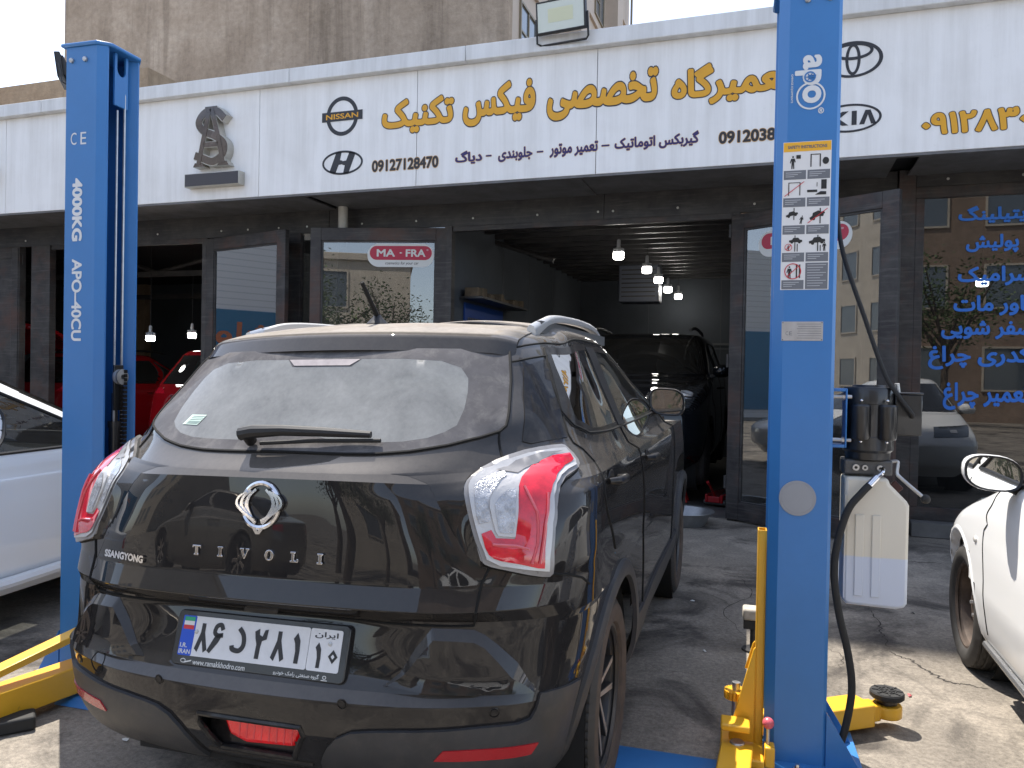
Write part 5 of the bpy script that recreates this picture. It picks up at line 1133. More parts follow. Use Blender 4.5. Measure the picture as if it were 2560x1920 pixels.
def wedge(sd):
    b = [(1.35, 15.02), (1.62, 14.80), (1.90, 14.15), (2.08, 13.3), (2.22, 12.6), (2.40, 11.9), (2.64, 11.25), (2.90, 10.92)]
    l = [(2.75, 15.06), (2.76, 14.75), (2.655, 14.15), (2.60, 13.5), (2.635, 12.9), (2.70, 12.2), (2.775, 11.62), (2.92, 10.99)]
    K.strip(b, l, sd, .0006, .017, per=8, rows=5, curve_=.25).build('tailgate_shoulder', BLACKP, suv, ang=60)
both(wedge)
# panel gaps
def gaps(sd):
    for pts in ([(3.02, 16.62), (3.2, 16.0), (3.34, 15.46)], [(3.03, 10.89), (2.93, 10.2), (2.87, 9.0), (2.83, 7.5), (2.6, 7.42), (2.04, 7.42), (1.38, 7.24), (.79, 7.05), (0, 7.02)], [(4.09, 10.42), (4.6, 10.2), (5.05, 9.85), (5.28, 9.4)],
                [(5.2, 18.6), (5.3, 17.3), (5.36, 16.2), (5.42, 15.8), (5.64, 15.54), (5.88, 15.01), (5.86, 13.8), (5.83, 12.62), (6.02, 11.85), (6.31, 9.9)], [(7.38, 18.9), (7.38, 15.), (7.36, 12.64), (7.44, 9.69), (7.44, 2.6)], [(9.2, 16.3), (9.22, 14), (9.22, 11), (9.2, 2.6)], [(7.2, 2.6), (7.4, 2.5), (9.2, 2.5)],
                [(3.1, 19.02), (4.0, 19.25), (5.16, 19.5), (7.3, 19.55), (9.0, 19.5)], [(3.15, 18.62), (4.2, 18.72), (5.2, 18.82)]):
        MB().tube(K.line(pts, sd, 0, .0008), .0035, 6).build('panel_gap', GAP, suv)
    tl = [(5.12, 19.1), (5.18, 17.93), (5.28, 17.29), (5.6, 16.71), (6.06, 16.24), (6.95, 16.2), (8.52, 16.2), (9.5, 16.25)]
    K.patch([(5.12, 19.2), (9.0, 19.2), (9.55, 17.3), (9.75, 16.18), (8.5, 16.14), (6.95, 16.14), (6.04, 16.16), (5.55, 16.66), (5.24, 17.27), (5.15, 17.93)], sd, .0026, res=.04, holes=(RWIN, FWIN)).build('window_frame', PBLK, suv, ang=60)
    MB().tube(K.line(tl, sd, 0, .002), .0042, 8).build('waist_strip', GAP, suv)
    K.patch(RWIN, sd, .0015, res=.05).build('rear_door_window', SGLASS, suv, ang=60); K.patch(FWIN, sd, .0015, res=.05).build('front_door_window', SGLASS, suv, ang=60)
    K.patch(QWIN, sd, .003, res=.04, skirt=.004).build('quarter_window', PBLK, suv, ang=60)
    K.patch([(7.28, 19.0), (7.52, 19.0), (7.52, 16.3), (7.28, 16.3)], sd, .006, res=.04, skirt=.005).build('door_pillar', TRIMB, suv)
both(gaps)
K.patch(WSCR, 1, .002, res=.05).build('windscreen', WGLASS, suv, ang=60); K.patch(WSCR, -1, .002, res=.05).build('windscreen', WGLASS, suv, ang=60)
# bumper: dark cladding, pods, reflectors, fog lamp recess, sensors, tow cover, arch lips, sills
CL = [(.62, .5), (.70, 1.67), (.79, 2.25), (.88, 2.72), (1.02, 3.02), (1.25, 3.12), (1.61, 3.2), (2.33, 3.27), (2.99, 3.34), (3.6, 3.36), (3.86, 3.46), (3.97, 3.8), (4.05, 4.68), (4.4, 4.62), (4.93, 4.34), (5.22, 4.12), (5.30, 4.0), (5.22, 2.9), (5.2, 1.6), (5.2, .5)]
def bump_parts(sd):
    K.patch(CL, sd, .010, res=.028, skirt=.012, dome=.003).build('bumper_cladding', CLADM, suv, ang=50)
    K.patch([(2.20, 2.14), (2.30, 2.56), (2.7, 2.58), (3.14, 2.58), (3.75, 2.56), (4.04, 2.52), (3.9, 2.12), (3.3, 2.12), (2.63, 2.12)], sd, .0165, res=.03, skirt=.008).build('bumper_reflector', REFLM, suv, ang=60)
    po = [(1.40, 5.40), (1.58, 6.10), (1.78, 6.60), (2.02, 7.04), (2.5, 7.02), (2.83, 6.98), (3.01, 6.88), (3.22, 6.69), (3.57, 6.32), (3.80, 5.82), (3.92, 5.35), (3.99, 4.95)]
    pin = [(1.47, 5.40), (1.65, 6.08), (1.86, 6.50), (2.06, 6.80), (2.5, 6.79), (2.81, 6.76), (2.97, 6.66), (3.14, 6.45), (3.44, 6.06), (3.68, 5.60), (3.80, 5.25), (3.87, 4.97)]
    K.strip(po, pin, sd, .0006, .017).build('pod_bevel', BLACKP, suv, ang=30)
    K.patch(pin+[(3.80, 4.90), (3.2, 4.96), (2.5, 5.03), (1.90, 5.09)], sd, .0170, res=.022, skirt=.02).build('bumper_pod', BLACKP, suv, ang=30)
    for u, v in ((3.18, 3.8), (.98, 4.0)):
        p = K.pt(u, v, sd, .0); n = K.nrm(u, v, sd); T = n.to_track_quat('Z', 'Y').to_matrix().to_4x4(); T.translation = p
        MB().lathe([(.0001, .003), (.0095, .003), (.0098, .0005), (.0125, .0005), (.0125, .0022), (.0145, .001)], 24, T).build('parking_sensor', PBLK, suv)
    for cx_ in (0, 2.6):
        mb = MB(); n = 40
        for k in range(n+1):
            a = R(-18)+(R(216))*k/n
            for rr, of in ((.368, .004), (.372, .020), (.405, .022), (.425, .012), (.427, .0)):
                x, z = cx_+rr*math.cos(a), .345+rr*math.sin(a)
                u, v = K.uv_side(x, max(z, .225), umin=4.2, umax=11.8, vmax=14.); mb.v.append(tuple(K.pt(u, v, sd, of)))
                q = list(mb.v[-1]); q[0] = x; q[2] = z+.005*x-.0228*q[1]; mb.v[-1] = tuple(q)
        for k in range(n):
            for i in range(4): mb.f.append((k*5+i, k*5+5+i, k*5+6+i, k*5+1+i) if sd > 0 else (k*5+i, k*5+1+i, k*5+6+i, k*5+5+i))
        mb.build('wheel_arch_trim', CLADM, suv, ang=50)
        mb = MB().lathe([(.385, -.33), (.385, .0)], 32, Matrix.Translation((cx_, sd*.86 if sd < 0 else .53, .345)) @ Matrix.Rotation(R(-90) if True else 0, 4, 'X') if sd > 0 else Matrix.Translation((cx_, -.86+.33, .345)) @ Matrix.Rotation(R(90), 4, 'X') @ Matrix.Translation((0, 0, .33)), a0=0, a1=2*PI).build('arch_liner', mat('arch_liner_felt', (.012, .012, .012), .95), suv)
    K.patch([(7.12, 1.0), (9.62, 1.0), (9.6, 3.0), (7.2, 3.0)], sd, .012, res=.05, skirt=.013).build('sill_cladding', CLADM, suv, ang=50)
both(bump_parts)
u, v = 3.18, 3.8
p = K.pt(2.55, 3.95, 1, .0); n = K.nrm(2.55, 3.95, 1); T = n.to_track_quat('Z', 'Y').to_matrix().to_4x4(); T.translation = p
c0 = K.met((2.35, 4.02))
MB().tube(K.line([K.unmet(c0[0]+.030*math.cos(k*PI/14), c0[1]+.033*math.sin(k*PI/14)) for k in range(29)], 1, 0, .0005), .0014, 5).build('tow_eye_cover', GAP, suv)
def rl(x, y, z): return Vector((x, y, z+.005*x-.0228*y))
def lean(mb): mb.v = [tuple(rl(*p)) for p in mb.v]; return mb
RF = lambda x, y, z: plane_M((x, y, z), (0, -1, 0), (0, 0, 1))     # plane seen from behind the car: x to the right
M = RF(-.785, 0, .402) @ Matrix.Rotation(R(-8), 4, 'X')
lean(MB().prism([(-.172, .068), (.172, .068), (.172, -.068), (-.172, -.068)], -.075, -.055, M)).build('fog_lamp_recess', PBLK, suv)
lean(MB().prism([(-.110, .056), (.142, .056), (.148, .022), (.132, -.012), (-.02, -.020), (-.078, -.004)], -.0549, -.012, M)).build('rear_fog_lamp', mat('red_fog_lens', (.60, .008, .012), .06, coat=1., var=.3, vscale=18, bmp=.3, bscale=70, emit=(.5, .0, .004), estr=.10), suv, bev=.012)
x = MB()
for k in range(8): x.box((-.045+.024*k, -.006, -.013), (-.041+.024*k, .044, -.0112), M)
lean(x).build('fog_lamp_ribs', LRED, suv)
for sd in (-1, 1): MB().tube(K.line([(0, 2.95), (.53, 2.95), (.555, 2.6), (.40, 1.53), (0, 1.53)], sd, 0, -.002), .009, 8).build('fog_lamp_lip', PBLK, suv)
lean(MB().box((-.50, -.60, .235), (2.9, .60, .26)).box((-.70, -.45, .28), (-.45, .45, .40))).build('underbody', mat('underbody_black', (.01, .01, .01), .9), suv)
# number plate in its frame
t_ = .2745; P0 = rl(-.738, 0, .655)
Mp = Matrix.Translation((-.742, 0, .653)) @ RF(0, 0, 0) @ Matrix.Rotation(-t_, 4, 'X')
pl = bpy.data.objects.new('number_plate', None); COL.objects.link(pl); pl.parent = suv
pp = lambda mb, n, m, **k: lean(mb).build(n, m, pl, **k)
def rrect(x0, x1, y0, y1, r, n=5):
    o = []
    for cx_, cy_, a0 in ((x1-r, y1-r, 0), (x0+r, y1-r, 90), (x0+r, y0+r, 180), (x1-r, y0+r, 270)): o += [(cx_+r*math.cos(R(a0+90*k/n)), cy_+r*math.sin(R(a0+90*k/n))) for k in range(n+1)]
    return o
pp(MB().prism(rrect(-.281, .281, -.082, .070, .016), -.012, .0105, Mp), 'plate_frame', mat('plate_frame_black', (.018, .019, .021), .35, coat=.3), bev=.003)
pp(MB().prism(rrect(-.2605, .160, -.055, .055, .006), .011, .0125, Mp), 'plate_sheet', mat('plate_white', (.66, .67, .69), .4, var=.06, vscale=6, dirt=(.45, .44, .42), dirt_amt=.25)); pp(MB().prism(rrect(.1615, .2605, -.055, .055, .006), .011, .0125, Mp), 'region_sheet', MATS['plate_white'])
pp(MB().prism(rrect(-.2605, -.215, -.055, .055, .004), .0126, .0130, Mp), 'blue_band', mat('plate_blue', (.008, .075, .52), .4))
for k, (nm, cc) in enumerate((('flag_green', (.02, .34, .17)), ('flag_white', (.68, .68, .68)), ('flag_red', (.55, .03, .04)))): pp(MB().box((-.255, .040-.0115*k, .0131), (-.220, .0513-.0115*k, .0134), Mp), nm, mat(nm, cc, .45))
INK = mat('plate_ink', (.022, .024, .028), .5, var=.3, vscale=120)
x = MB(); add_text(x, 'I.R.', Mp, -.2565, -.232, -.0335, -.021, off=.02, z=.0133); add_text(x, 'IRAN', Mp, -.2575, -.2185, -.0505, -.038, off=.02, z=.0133); pp(x, 'band_lettering', STW, smooth=False)
x = MB()
def glyph(pts, w, cx_, cy_=0., s=1.): stroke(x, [Vector(q) for q in curve([(cx_+a*s, cy_+b*s, 0) for a, b in pts], 5)] if len(pts) > 2 else [Vector((cx_+a*s, cy_+b*s, 0)) for a, b in pts], w, .0127, .0138, Mp)
def eight(cx_): 
    x.prism([(cx_-.006, .037), (cx_+.006, .037), (cx_+.0065, .012), (cx_+.021, -.034), (cx_+.0105, -.042), (cx_, -.008), (cx_-.0105, -.042), (cx_-.021, -.034), (cx_-.0065, .012)], .0127, .0138, Mp)
def one(cx_, s=1., dy=0.): x.prism([(cx_+a*s, dy+b*s) for a, b in ((-.012, .022), (-.001, .038), (.009, .018), (.011, -.01), (.010, -.042), (-.003, -.042), (-.002, -.01), (-.006, .010))], .0127, .0138, Mp)
eight(-.186)
glyph([(.014, .024), (.006, .037), (-.008, .032), (-.012, .016), (-.002, .008), (.016, .010)], .0125, -.134); x.prism([(-.134-.008+a, b) for a, b in ((.0, .008), (.024, .015), (.012, -.010), (-.012, -.042), (-.022, -.036))], .0127, .0138, Mp)
glyph([(-.004, .034), (.012, .016), (.016, -.010), (.004, -.026), (-.018, -.024), (-.022, -.014)], .0135, -.062)
x.prism([(.006+a, b) for a, b in ((-.020, .030), (-.006, .038), (-.004, .022), (.006, .018), (.012, .036), (.022, .038), (.020, .012), (.006, .006), (.003, -.01), (.002, -.042), (-.011, -.042), (-.010, -.004), (-.016, .012))], .0127, .0138, Mp)
eight(.067); one(.124); one(.193, .82, -.012)
x.prism([(.239, .004), (.2535, -.014), (.239, -.032), (.2245, -.014)], .0127, .0136, Mp)
add_text(x, 'ایران', Mp, .176, .248, .030, .0475, off=.02, z=.0129)
pp(x, 'plate_characters', INK, smooth=False)
pp(MB().prism([(.239, -.0075), (.2445, -.014), (.239, -.0205), (.2335, -.014)], .01365, .0140, Mp), 'zero_counter', MATS['plate_white'])
x = MB()
for a, b in ((-.2085, .012), (.226, .018)): x.lathe([(.0001, .0155), (.002, .0155), (.0055, .0148), (.006, .0127)], 16, Mp @ Matrix.Translation((a, b, 0)))
pp(x, 'plate_screw', ZNC)
x = MB(); add_text(x, 'www.ramakkhodro.com', Mp, -.205, -.03, -.0775, -.0625, off=.012, z=.0109); add_text(x, 'گروه صنعتی رامک خودرو', Mp, .062, .205, -.0775, -.0625, off=.018, z=.0109); x.box((.212, -.0775, .0109), (.231, -.0755, .0112), Mp); ring_mb(x, Mp @ Matrix.Translation((.2215, -.069, .0109)), .006, .005, .002, .002, 0, .0003, 16); ring_mb(x, Mp @ Matrix.Translation((-.238, -.069, .0109)), .009, .006, .002, .002, 0, .0003, 16); x.prism([(-.236, -.076), (-.21, -.069), (-.21, -.0655), (-.228, -.070)], .0109, .0112, Mp)
pp(x, 'frame_lettering', STW, smooth=False)
lean(MB().box((-.745, -.055, .738), (-.722, .055, .752))).build('plate_lamp_housing', PBLK, suv, bev=.003)
# badge and chrome letters
Mb = RF(-.7470, 0, 1.043) @ Matrix.Rotation(R(-6), 4, 'X')
bd = bpy.data.objects.new('emblem', None); COL.objects.link(bd); bd.parent = suv
x = MB(); n = 56; prof = [(-1, .004), (-.8, .008), (0, .011), (.8, .008), (1, .004)]
for k in range(n):
    a = 2*PI*k/n
    for q, h in prof: x.v.append(tuple(Mb @ Vector(((.059+q*.0075)*math.cos(a), (.062+q*.0075)*math.sin(a), h))))
for k in range(n):
    for i in range(4): a = k*5+i; b = ((k+1) % n)*5+i; x.f.append((a, b, b+1, a+1))
lean(x).flip().build('emblem_ring', CHR, bd)
x = MB()
for s in (-1, 1):
    for o_, w, z in ((0, .013, .012), (.012, .011, .015), (.023, .008, .018)):
        q = [(s*(.010+.0*o_), -.050+o_*.35), (s*(.030+o_*.8), -.030+o_*.4), (s*(.043+o_*1.25), -.002+o_*.2), (s*(.037+o_*1.15), .024), (s*(.016+o_*1.1), .044-o_*.35)]
        stroke(x, [Vector(c) for c in curve([(a, b, 0) for a, b in q], 7)], lambda t, w=w: w*(1-.75*abs(t-.35)), .004, z-.003, Mb)
x.prism([(-.012, -.056), (0, -.072), (.012, -.056), (.018, -.064), (.006, -.080), (-.006, -.080), (-.018, -.064)], .003, .010, Mb)
lean(x).build('emblem_wings', CHR, bd, ang=20)
Ml = RF(-.7605, 0, .908) @ Matrix.Rotation(R(-5.8), 4, 'X') @ Matrix.Diagonal((.69, .72, 1, 1))
def serif(mb, ch, cx_, M, h=.040):
    w = .014; L = lambda pts: mb.prism([(cx_+a, b) for a, b in pts], .0015, .0075, M); e = h/2; sf = .007
    if ch == 'I': L([(-.013, e), (.013, e), (.013, e-sf), (w/2, e-sf), (w/2, -e+sf), (.013, -e+sf), (.013, -e), (-.013, -e), (-.013, -e+sf), (-w/2, -e+sf), (-w/2, e-sf), (-.013, e-sf)])
    if ch == 'T': L([(-.020, e), (.020, e), (.020, e-.014), (.015, e-sf), (w/2, e-sf), (w/2, -e+sf), (.011, -e+sf), (.011, -e), (-.011, -e), (-.011, -e+sf), (-w/2, -e+sf), (-w/2, e-sf), (-.015, e-sf), (-.020, e-.014)])
    if ch == 'V': L([(-.022, e), (-.002, e), (-.002, e-sf), (-.006, e-sf), (.003, -e+.014), (.011, e-sf), (.006, e-sf), (.006, e), (.022, e), (.022, e-sf), (.018, e-sf), (.004, -e), (-.004, -e), (-.018, e-sf), (-.022, e-sf)])
    if ch == 'L': L([(-.018, e), (.006, e), (.006, e-sf), (.001, e-sf), (.001, -e+sf), (.010, -e+sf), (.013, -e+.014), (.019, -e+.014), (.019, -e), (-.018, -e), (-.018, -e+sf), (-.012, -e+sf), (-.012, e-sf), (-.018, e-sf)])
    if ch == 'O': ring_mb(mb, M @ Matrix.Translation((cx_, 0, .0015)), .021, .021, .013, .006, 0, .006, 28)
x = MB()
for i, ch in enumerate('TIVOLI'): serif(x, ch, -.290+.116*i, Ml)
lean(x).build_each('chrome_letter', CHR, suv, bev=.0012, smooth=False)
x = MB(); Ms = RF(-.682, 0, .886) @ Matrix.Rotation(R(3), 4, 'X'); Ms = plane_M((-.672, .585, .884), (-.26, -.966, 0), (.05, 0, 1)) if False else plane_M((-.655, .648, .882), (-.30, -.954, 0), (.03, 0, 1))
q0 = K.pt(1.41, 10.34, 1, .004); q1 = K.pt(2.36, 10.40, 1, .004); nn_ = K.nrm(1.9, 10.5, 1); ax_ = (q0-q1)
Ms = plane_M(q1, ax_, Vector((0, 0, 1))-nn_*nn_.z)
add_text(x, 'SSANGYONG', Ms, 0, ax_.length, -.010, .012, off=.05, z=.003); x.build('maker_lettering', CHR, suv, smooth=False)
# spoiler, washer nozzle, wiper, aerial, roof rails
def spo(u, t):
    y = (u*2-1)*.575; k = (y/.575)**2; e = max(0, abs(y)-.50)/.075
    pr = [(-.10, 1.592), (-.24, 1.574), (-.355, 1.549), (-.374, 1.539), (-.412, 1.488), (-.33, 1.476)]
    i = min(int(t*5), 4); f = t*5-i; x_, z_ = pr[i][0]*(1-f)+pr[i+1][0]*f, pr[i][1]*(1-f)+pr[i+1][1]*f
    return rl(x_+.135*k+.02*e**2, y*(1+.02*t), z_-.016*k-.012*e**2)
MB().grid(spo, 60, 25).build('roof_spoiler', BLACKP, suv, ang=60)
for u in (0, 1):
    q = [spo(u, k/25) for k in range(26)]; MB().add(q+[rl(-.10, (u*2-1)*.56, 1.50)], [tuple(range(27))]).build('spoiler_end', BLACKP, suv, smooth=False)
lean(MB().sphere((-.372, 0, 1.520), .0085, sc=(1.6, 1, 1)).lathe([(.007, 0), (.010, .001)], 12, Matrix.Translation((-.37, 0, 1.514)))).build('washer_nozzle', PBLK, suv)
wp = bpy.data.objects.new('rear_wiper', None); COL.objects.link(wp); wp.parent = suv
def wpt(y, dz, off):     # point on the rear glass at lateral y, height above its lower edge
    u = np.interp(abs(y), [0, .3, .5, .6], [0, 1, 2, 3]); v = 16.15+dz*12
    return K.pt(u, v, 1 if y >= 0 else -1, off)
MB().tube([wpt(.115, .012, .012), wpt(.115, .012, .045)], .017, 14).build('wiper_pivot', PBLK, wp)
pts = [wpt(.135, .012, .048), wpt(.09, .018, .052), wpt(.0, .026, .046), wpt(-.12, .030, .036), wpt(-.27, .030, .026)]
MB().tube(pts, .012, 10, radii=[.020, .020, .016, .014, .010]).build('wiper_arm', TRIMB, wp)
MB().tube([wpt(.08, .006, .014), wpt(-.1, .016, .016), wpt(-.30, .020, .014)], .006, 8).build('wiper_blade', RUB, wp)
x = MB().lathe([(.0001, .035), (.012, .034), (.016, .026), (.036, .006), (.040, .0)], 24, Matrix.Translation((-.062, 0, 1.594)))
lean(x).build('aerial_base', TRIMB, suv)
an = [Vector((-.066, 0, 1.625))+Vector((-.118, 0, .108))*k/30 for k in range(31)]
lean(MB().tube(an, .005, 10, radii=[.0088-.0025*k/30+(.0014 if k % 2 else 0) for k in range(31)])).build('aerial', GAP, suv)
def rail(sd):
    P = [(-.03, .575, 1.560), (.08, .577, 1.590), (.22, .580, 1.618), (.45, .582, 1.632), (.8, .578, 1.637), (1.1, .566, 1.630), (1.28, .555, 1.606), (1.36, .55, 1.578)]
    C = curve(P, 8); mb = MB(); n = len(C)
    for i, p in enumerate(C):
        t = min(i, n-1-i)/(n/2); w = .016; h = .016+.012*(1-min(1, t*2.5)); base = 1.565+.02*min(1, t*2)
        for dy, dz in ((-w, -h*1.1), (-w, h*.35), (-w*.4, h*.75), (w*.5, h*.55), (w, -h*.1), (w*.9, -h*1.1)): mb.v.append(tuple(rl(p.x, sd*(p.y+dy*(1)), p.z+dz)))
    for i in range(n-1):
        for k in range(6): a = i*6+k; b = i*6+(k+1) % 6; mb.f.append((a, b, b+6, a+6) if sd < 0 else (a, a+6, b+6, b))
    mb.f += [tuple(range(6)), tuple(range(6*n-6, 6*n))]; mb.build('roof_rail', SILV, suv, ang=50)
    mb = MB().box((.05, sd*.578-.011, 1.555), (1.30, sd*.578+.011, 1.600)); lean(mb).build('rail_foot', mat('dark_satin_grey', (.10, .10, .10), .5), suv)
both(rail)
# door handles and mirrors
def handles(sd):
    for (u, v), L in (((6.18, 13.05), .17), ((7.62, 12.75), .17)):
        p = K.pt(u, v, sd, .0); n = K.nrm(u, v, sd); a = Vector((1, 0, -.03)); M = plane_M(p, a*(1 if sd < 0 else -1), (0, 0, 1))
        h = bpy.data.objects.new('door_handle', None); COL.objects.link(h); h.parent = suv
        MB().tube([M @ Vector(q) for q in ((-L/2, 0, .008), (-L/2+.02, .002, .034), (-.02, .004, .042), (.03, .004, .042), (L/2-.02, .0, .034), (L/2, -.002, .010))], .012, 12, radii=[.010, .013, .014, .014, .013, .010]).build('handle_grip', PBLK, h)
        MB().lathe([(.0001, .0015), (.030, .0018), (.036, .001), (.040, -.002)], 24, M @ Matrix.Diagonal((1.4, .75, 1, 1))).build('handle_cup', PBLK, h)
    m = bpy.data.objects.new('door_mirror', None); COL.objects.link(m); m.parent = suv; c = Vector((1.54, sd*.885, 1.262))
    mb = MB(); nn = 28
    def outl(k): 
        a = 2*PI*k/nn; cx_, s_ = math.cos(a), math.sin(a); return (sd*.092*math.copysign(abs(cx_)**.62, cx_), .070*math.copysign(abs(s_)**.7, s_)-.012*cx_*(1))
    for j, (dx, sc) in enumerate(((0, 1), (.004, 1.04), (.03, 1.03), (.07, .86), (.10, .55), (.112, .05))):
        for k in range(nn): y, z = outl(k); mb.v.append(tuple(rl(c.x+dx-sd*.10*y*(1 if j < 3 else .3), c.y+y*sc, c.z+z*sc)))
    for j in range(5):
        for k in range(nn): a = j*nn+k; b = j*nn+(k+1) % nn; mb.f.append((a, b, b+nn, a+nn) if sd > 0 else (a, a+nn, b+nn, b))
    mb.build('mirror_shell', BLACKP, m)
    mb = MB(); mb.v = [tuple(rl(c.x+.004-sd*.10*outl(k)[0], c.y+outl(k)[0]*.90, c.z+outl(k)[1]*.90)) for k in range(nn)]; mb.f = [tuple(range(nn)) if sd > 0 else tuple(range(nn-1, -1, -1))]; mb.build('mirror_glass', mat('mirror_silver', (.85, .87, .88), .01, 1.), m, smooth=False)
    mb = MB(); 
    for q in (.90, .99):
        for k in range(nn): mb.v.append(tuple(rl((c.x+.0035 if q < .95 else c.x-.001)-sd*.10*outl(k)[0], c.y+outl(k)[0]*q, c.z+outl(k)[1]*q)))
    mb.f = [(k, (k+1) % nn, nn+(k+1) % nn, nn+k) for k in range(nn)]; mb.build('mirror_bezel', TRIMB, m)
    MB().tube([rl(c.x+.03, sd*.76, 1.20), rl(c.x+.035, sd*.82, 1.212), rl(c.x+.04, c.y, 1.225)], .02, 10).build('mirror_foot', TRIMB, m)
both(handles)
# wheels, interior
for x_, sd in ((0, -1), (0, 1), (2.6, -1), (2.6, 1)): wheel(suv, x_, sd*.775, .331, sd, seg=300)
CAB = mat('cabin_grey', (.045, .045, .048), .8, var=.2, vscale=20); CAB2 = mat('cabin_pale', (.22, .21, .20), .8)
itr = bpy.data.objects.new('cabin', None); COL.objects.link(itr); itr.parent = suv
lean(MB().box((-.45, -.70, .45), (2.2, .70, .50)).box((-.50, -.66, .50), (-.38, .66, .95))).build('cabin_floor', CAB, itr)
def seat(x0, y0, w, zh=.62, head=True):
    mb = MB().box((x0, y0-w/2, .50), (x0+.50, y0+w/2, .70)).box((x0-.10, y0-w/2, .68), (x0+.06, y0+w/2, .70+zh), Matrix.Translation((x0, 0, .7)) @ Matrix.Rotation(R(-14), 4, 'Y') @ Matrix.Translation((-x0, 0, -.7)))
    lean(mb).build('seat', CAB, itr, bev=.05)
    if head: lean(MB().box((x0-.26, y0-.13, .735+zh), (x0-.16, y0+.13, .915+zh))).build('headrest', CAB, itr, bev=.04)
seat(.95, .36, .50, .66); seat(.95, -.36, .50, .66); seat(.12, .36, .62, .50, False); seat(.12, -.36, .62, .50, False)
for y in (.36, -.36): lean(MB().box((-.10, y-.12, 1.20), (-.02, y+.12, 1.34))).build('headrest', CAB, itr, bev=.035)
lean(MB().box((1.72, -.72, .70), (2.28, .72, 1.10)).box((1.80, .18, 1.05), (2.1, .55, 1.18))).build('dashboard', CAB, itr, bev=.05)
Mw = Matrix.Translation(rl(1.52, .37, 1.06)) @ Matrix.Rotation(R(-66), 4, 'Y')
x = MB(); ring = [Mw @ Vector((.18*math.cos(k*PI/16), .18*math.sin(k*PI/16), 0)) for k in range(33)]; x.tube(ring, .014, 8); x.box((-.17, -.02, -.012), (.17, .02, .012), Mw).box((-.05, -.06, -.02), (.05, .06, .02), Mw); x.build('steering_wheel', CAB, itr)
lean(MB().box((1.40, -.1, 1.43), (1.43, .1, 1.49))).build('inside_mirror', TRIMB, itr, bev=.01)
x = MB()
for sd in (-1, 1): x.tube([rl(1.0, sd*.63, 1.45), rl(.75, sd*.60, 1.15), rl(.9, sd*.56, .75)], .022, 6)
x.build('seat_belt', CAB2, itr)
# papers behind the glass
MST = mat('pale_green_paper', (.52, .64, .56), .6); 
K.patch([(1.35, 16.86), (1.72, 16.86), (1.64, 17.18), (1.27, 17.18)], 1, .0045, res=.05).build('window_sticker', MST, suv)
x = MB()
for k in range(6): x.tube(K.line([(1.36-.012*k, 16.91+.045*k), (1.64-.012*k, 16.91+.045*k)], 1, 0, .005), .0007, 4)
x.build('sticker_lines', mat('sticker_ink', (.22, .32, .28), .6), suv)
K.patch([(.02, 16.95), (.13, 16.95), (.09, 17.28), (0, 17.28)], 1, -.003, res=.05).build('window_sticker', mat('yellow_paper', (.55, .50, .30), .6), suv)
# front lamps and grille (the nose points into the garage)
def nose(sd):
    K.patch([(11.1, 9.6), (12.2, 9.7), (12.3, 10.6), (11.4, 11.2), (10.8, 11.4)], sd, .008, res=.04, skirt=.01).build('headlamp', LCLR, suv)
both(nose)
K.patch([(12.35, 8.2), (13, 8.2), (13, 10.2), (12.4, 10.2)], 1, .006, res=.05).build('grille', TRIMB, suv); K.patch([(12.35, 8.2), (13, 8.2), (13, 10.2), (12.4, 10.2)], -1, .006, res=.05).build('grille', TRIMB, suv)

# ------------------------------------------------------------------ the other cars
def gen_rows(W, H, zb, zdeck, rear, front, rg, ws, wb, tum=.80):
    """W half width, H roof height, zb waist; rear/front: [(z, x)] profiles; rg/ws: (x at waist, x at roof) of rear window and windscreen"""
    f = lambda tab, z: float(np.interp(z, [a for a, _ in tab], [b for _, b in tab]))
    rows = []; kx = wb/2.6
    for z, kw in ((.20, .90), (.27, .955), (.38, .985), (.50, 1.), (.60, 1.), (.68, .998), (.75, .992), (.82, .985), (zb-.10, .975), (zb-.04, .962), (zb, .945)):
        w = W*kw; a = f(rear, z); b = f(front, z); d = .55 if z < zb-.08 else .42
        r = [(a, 0, z), (a+.012, .34*w, z), (a+.04, .62*w, z), (a+.09, .80*w, z), (a+.17, .915*w, z), (a+.29, .975*w, z), (a+d, w, z)]
        m0 = a+d
        r += [(m0+.35*kx, w, z), (1.0*kx, w, z), (1.75*kx, w, z), (min(2.5*kx, b-.62), w*.995, z), (b-.34, w*.93, z), (b-.08, w*.58, z), (b, 0, z)]
        rows.append(r)
    for t, n in ((.06, 0), (.35, 0), (.72, 0), (.95, 0), (1.0, 1), (1.0, 2), (1.0, 3)):
        z = zb+(H-.06-zb)*t; w = W*(.94-(.94-tum)*t**1.15); a = rg[0]+(rg[1]-rg[0])*t; b = ws[0]+(ws[1]-ws[0])*t
        if n: s = (.93, .68, .3)[n-1]; z = H-(.035, .012, .003)[n-1]; cx_ = (rg[1]+ws[1])/2; w *= s; a = cx_+(a-cx_)*(s if n < 3 else .35); b = cx_+(b-cx_)*(s if n < 3 else .35)
        rows.append([(a, 0, z), (a+.012, .40*w, z), (a+.04, .68*w, z), (a+.09, .86*w, z), (a+.15, .94*w, z), (a+.23, .985*w, z), (a+.36, w, z), (a+.36+(b-a-.95)*.28, w, z), (a+.36+(b-a-.95)*.55, w, z), (b-.60, w*.985, z), (b-.36, w*.935, z), (b-.17, w*.78, z), (b-.05, w*.42, z), (b, 0, z)])
    cx_ = (rg[1]+ws[1])/2; rows.append([(cx_+(i-6.5)*.05, 0, H) for i in range(14)])
    return rows
DARKG = glass_mat('tinted_car_glass', (.35, .38, .38), .0, .55, dust=.06, boost=1.4)
SKINS = {}
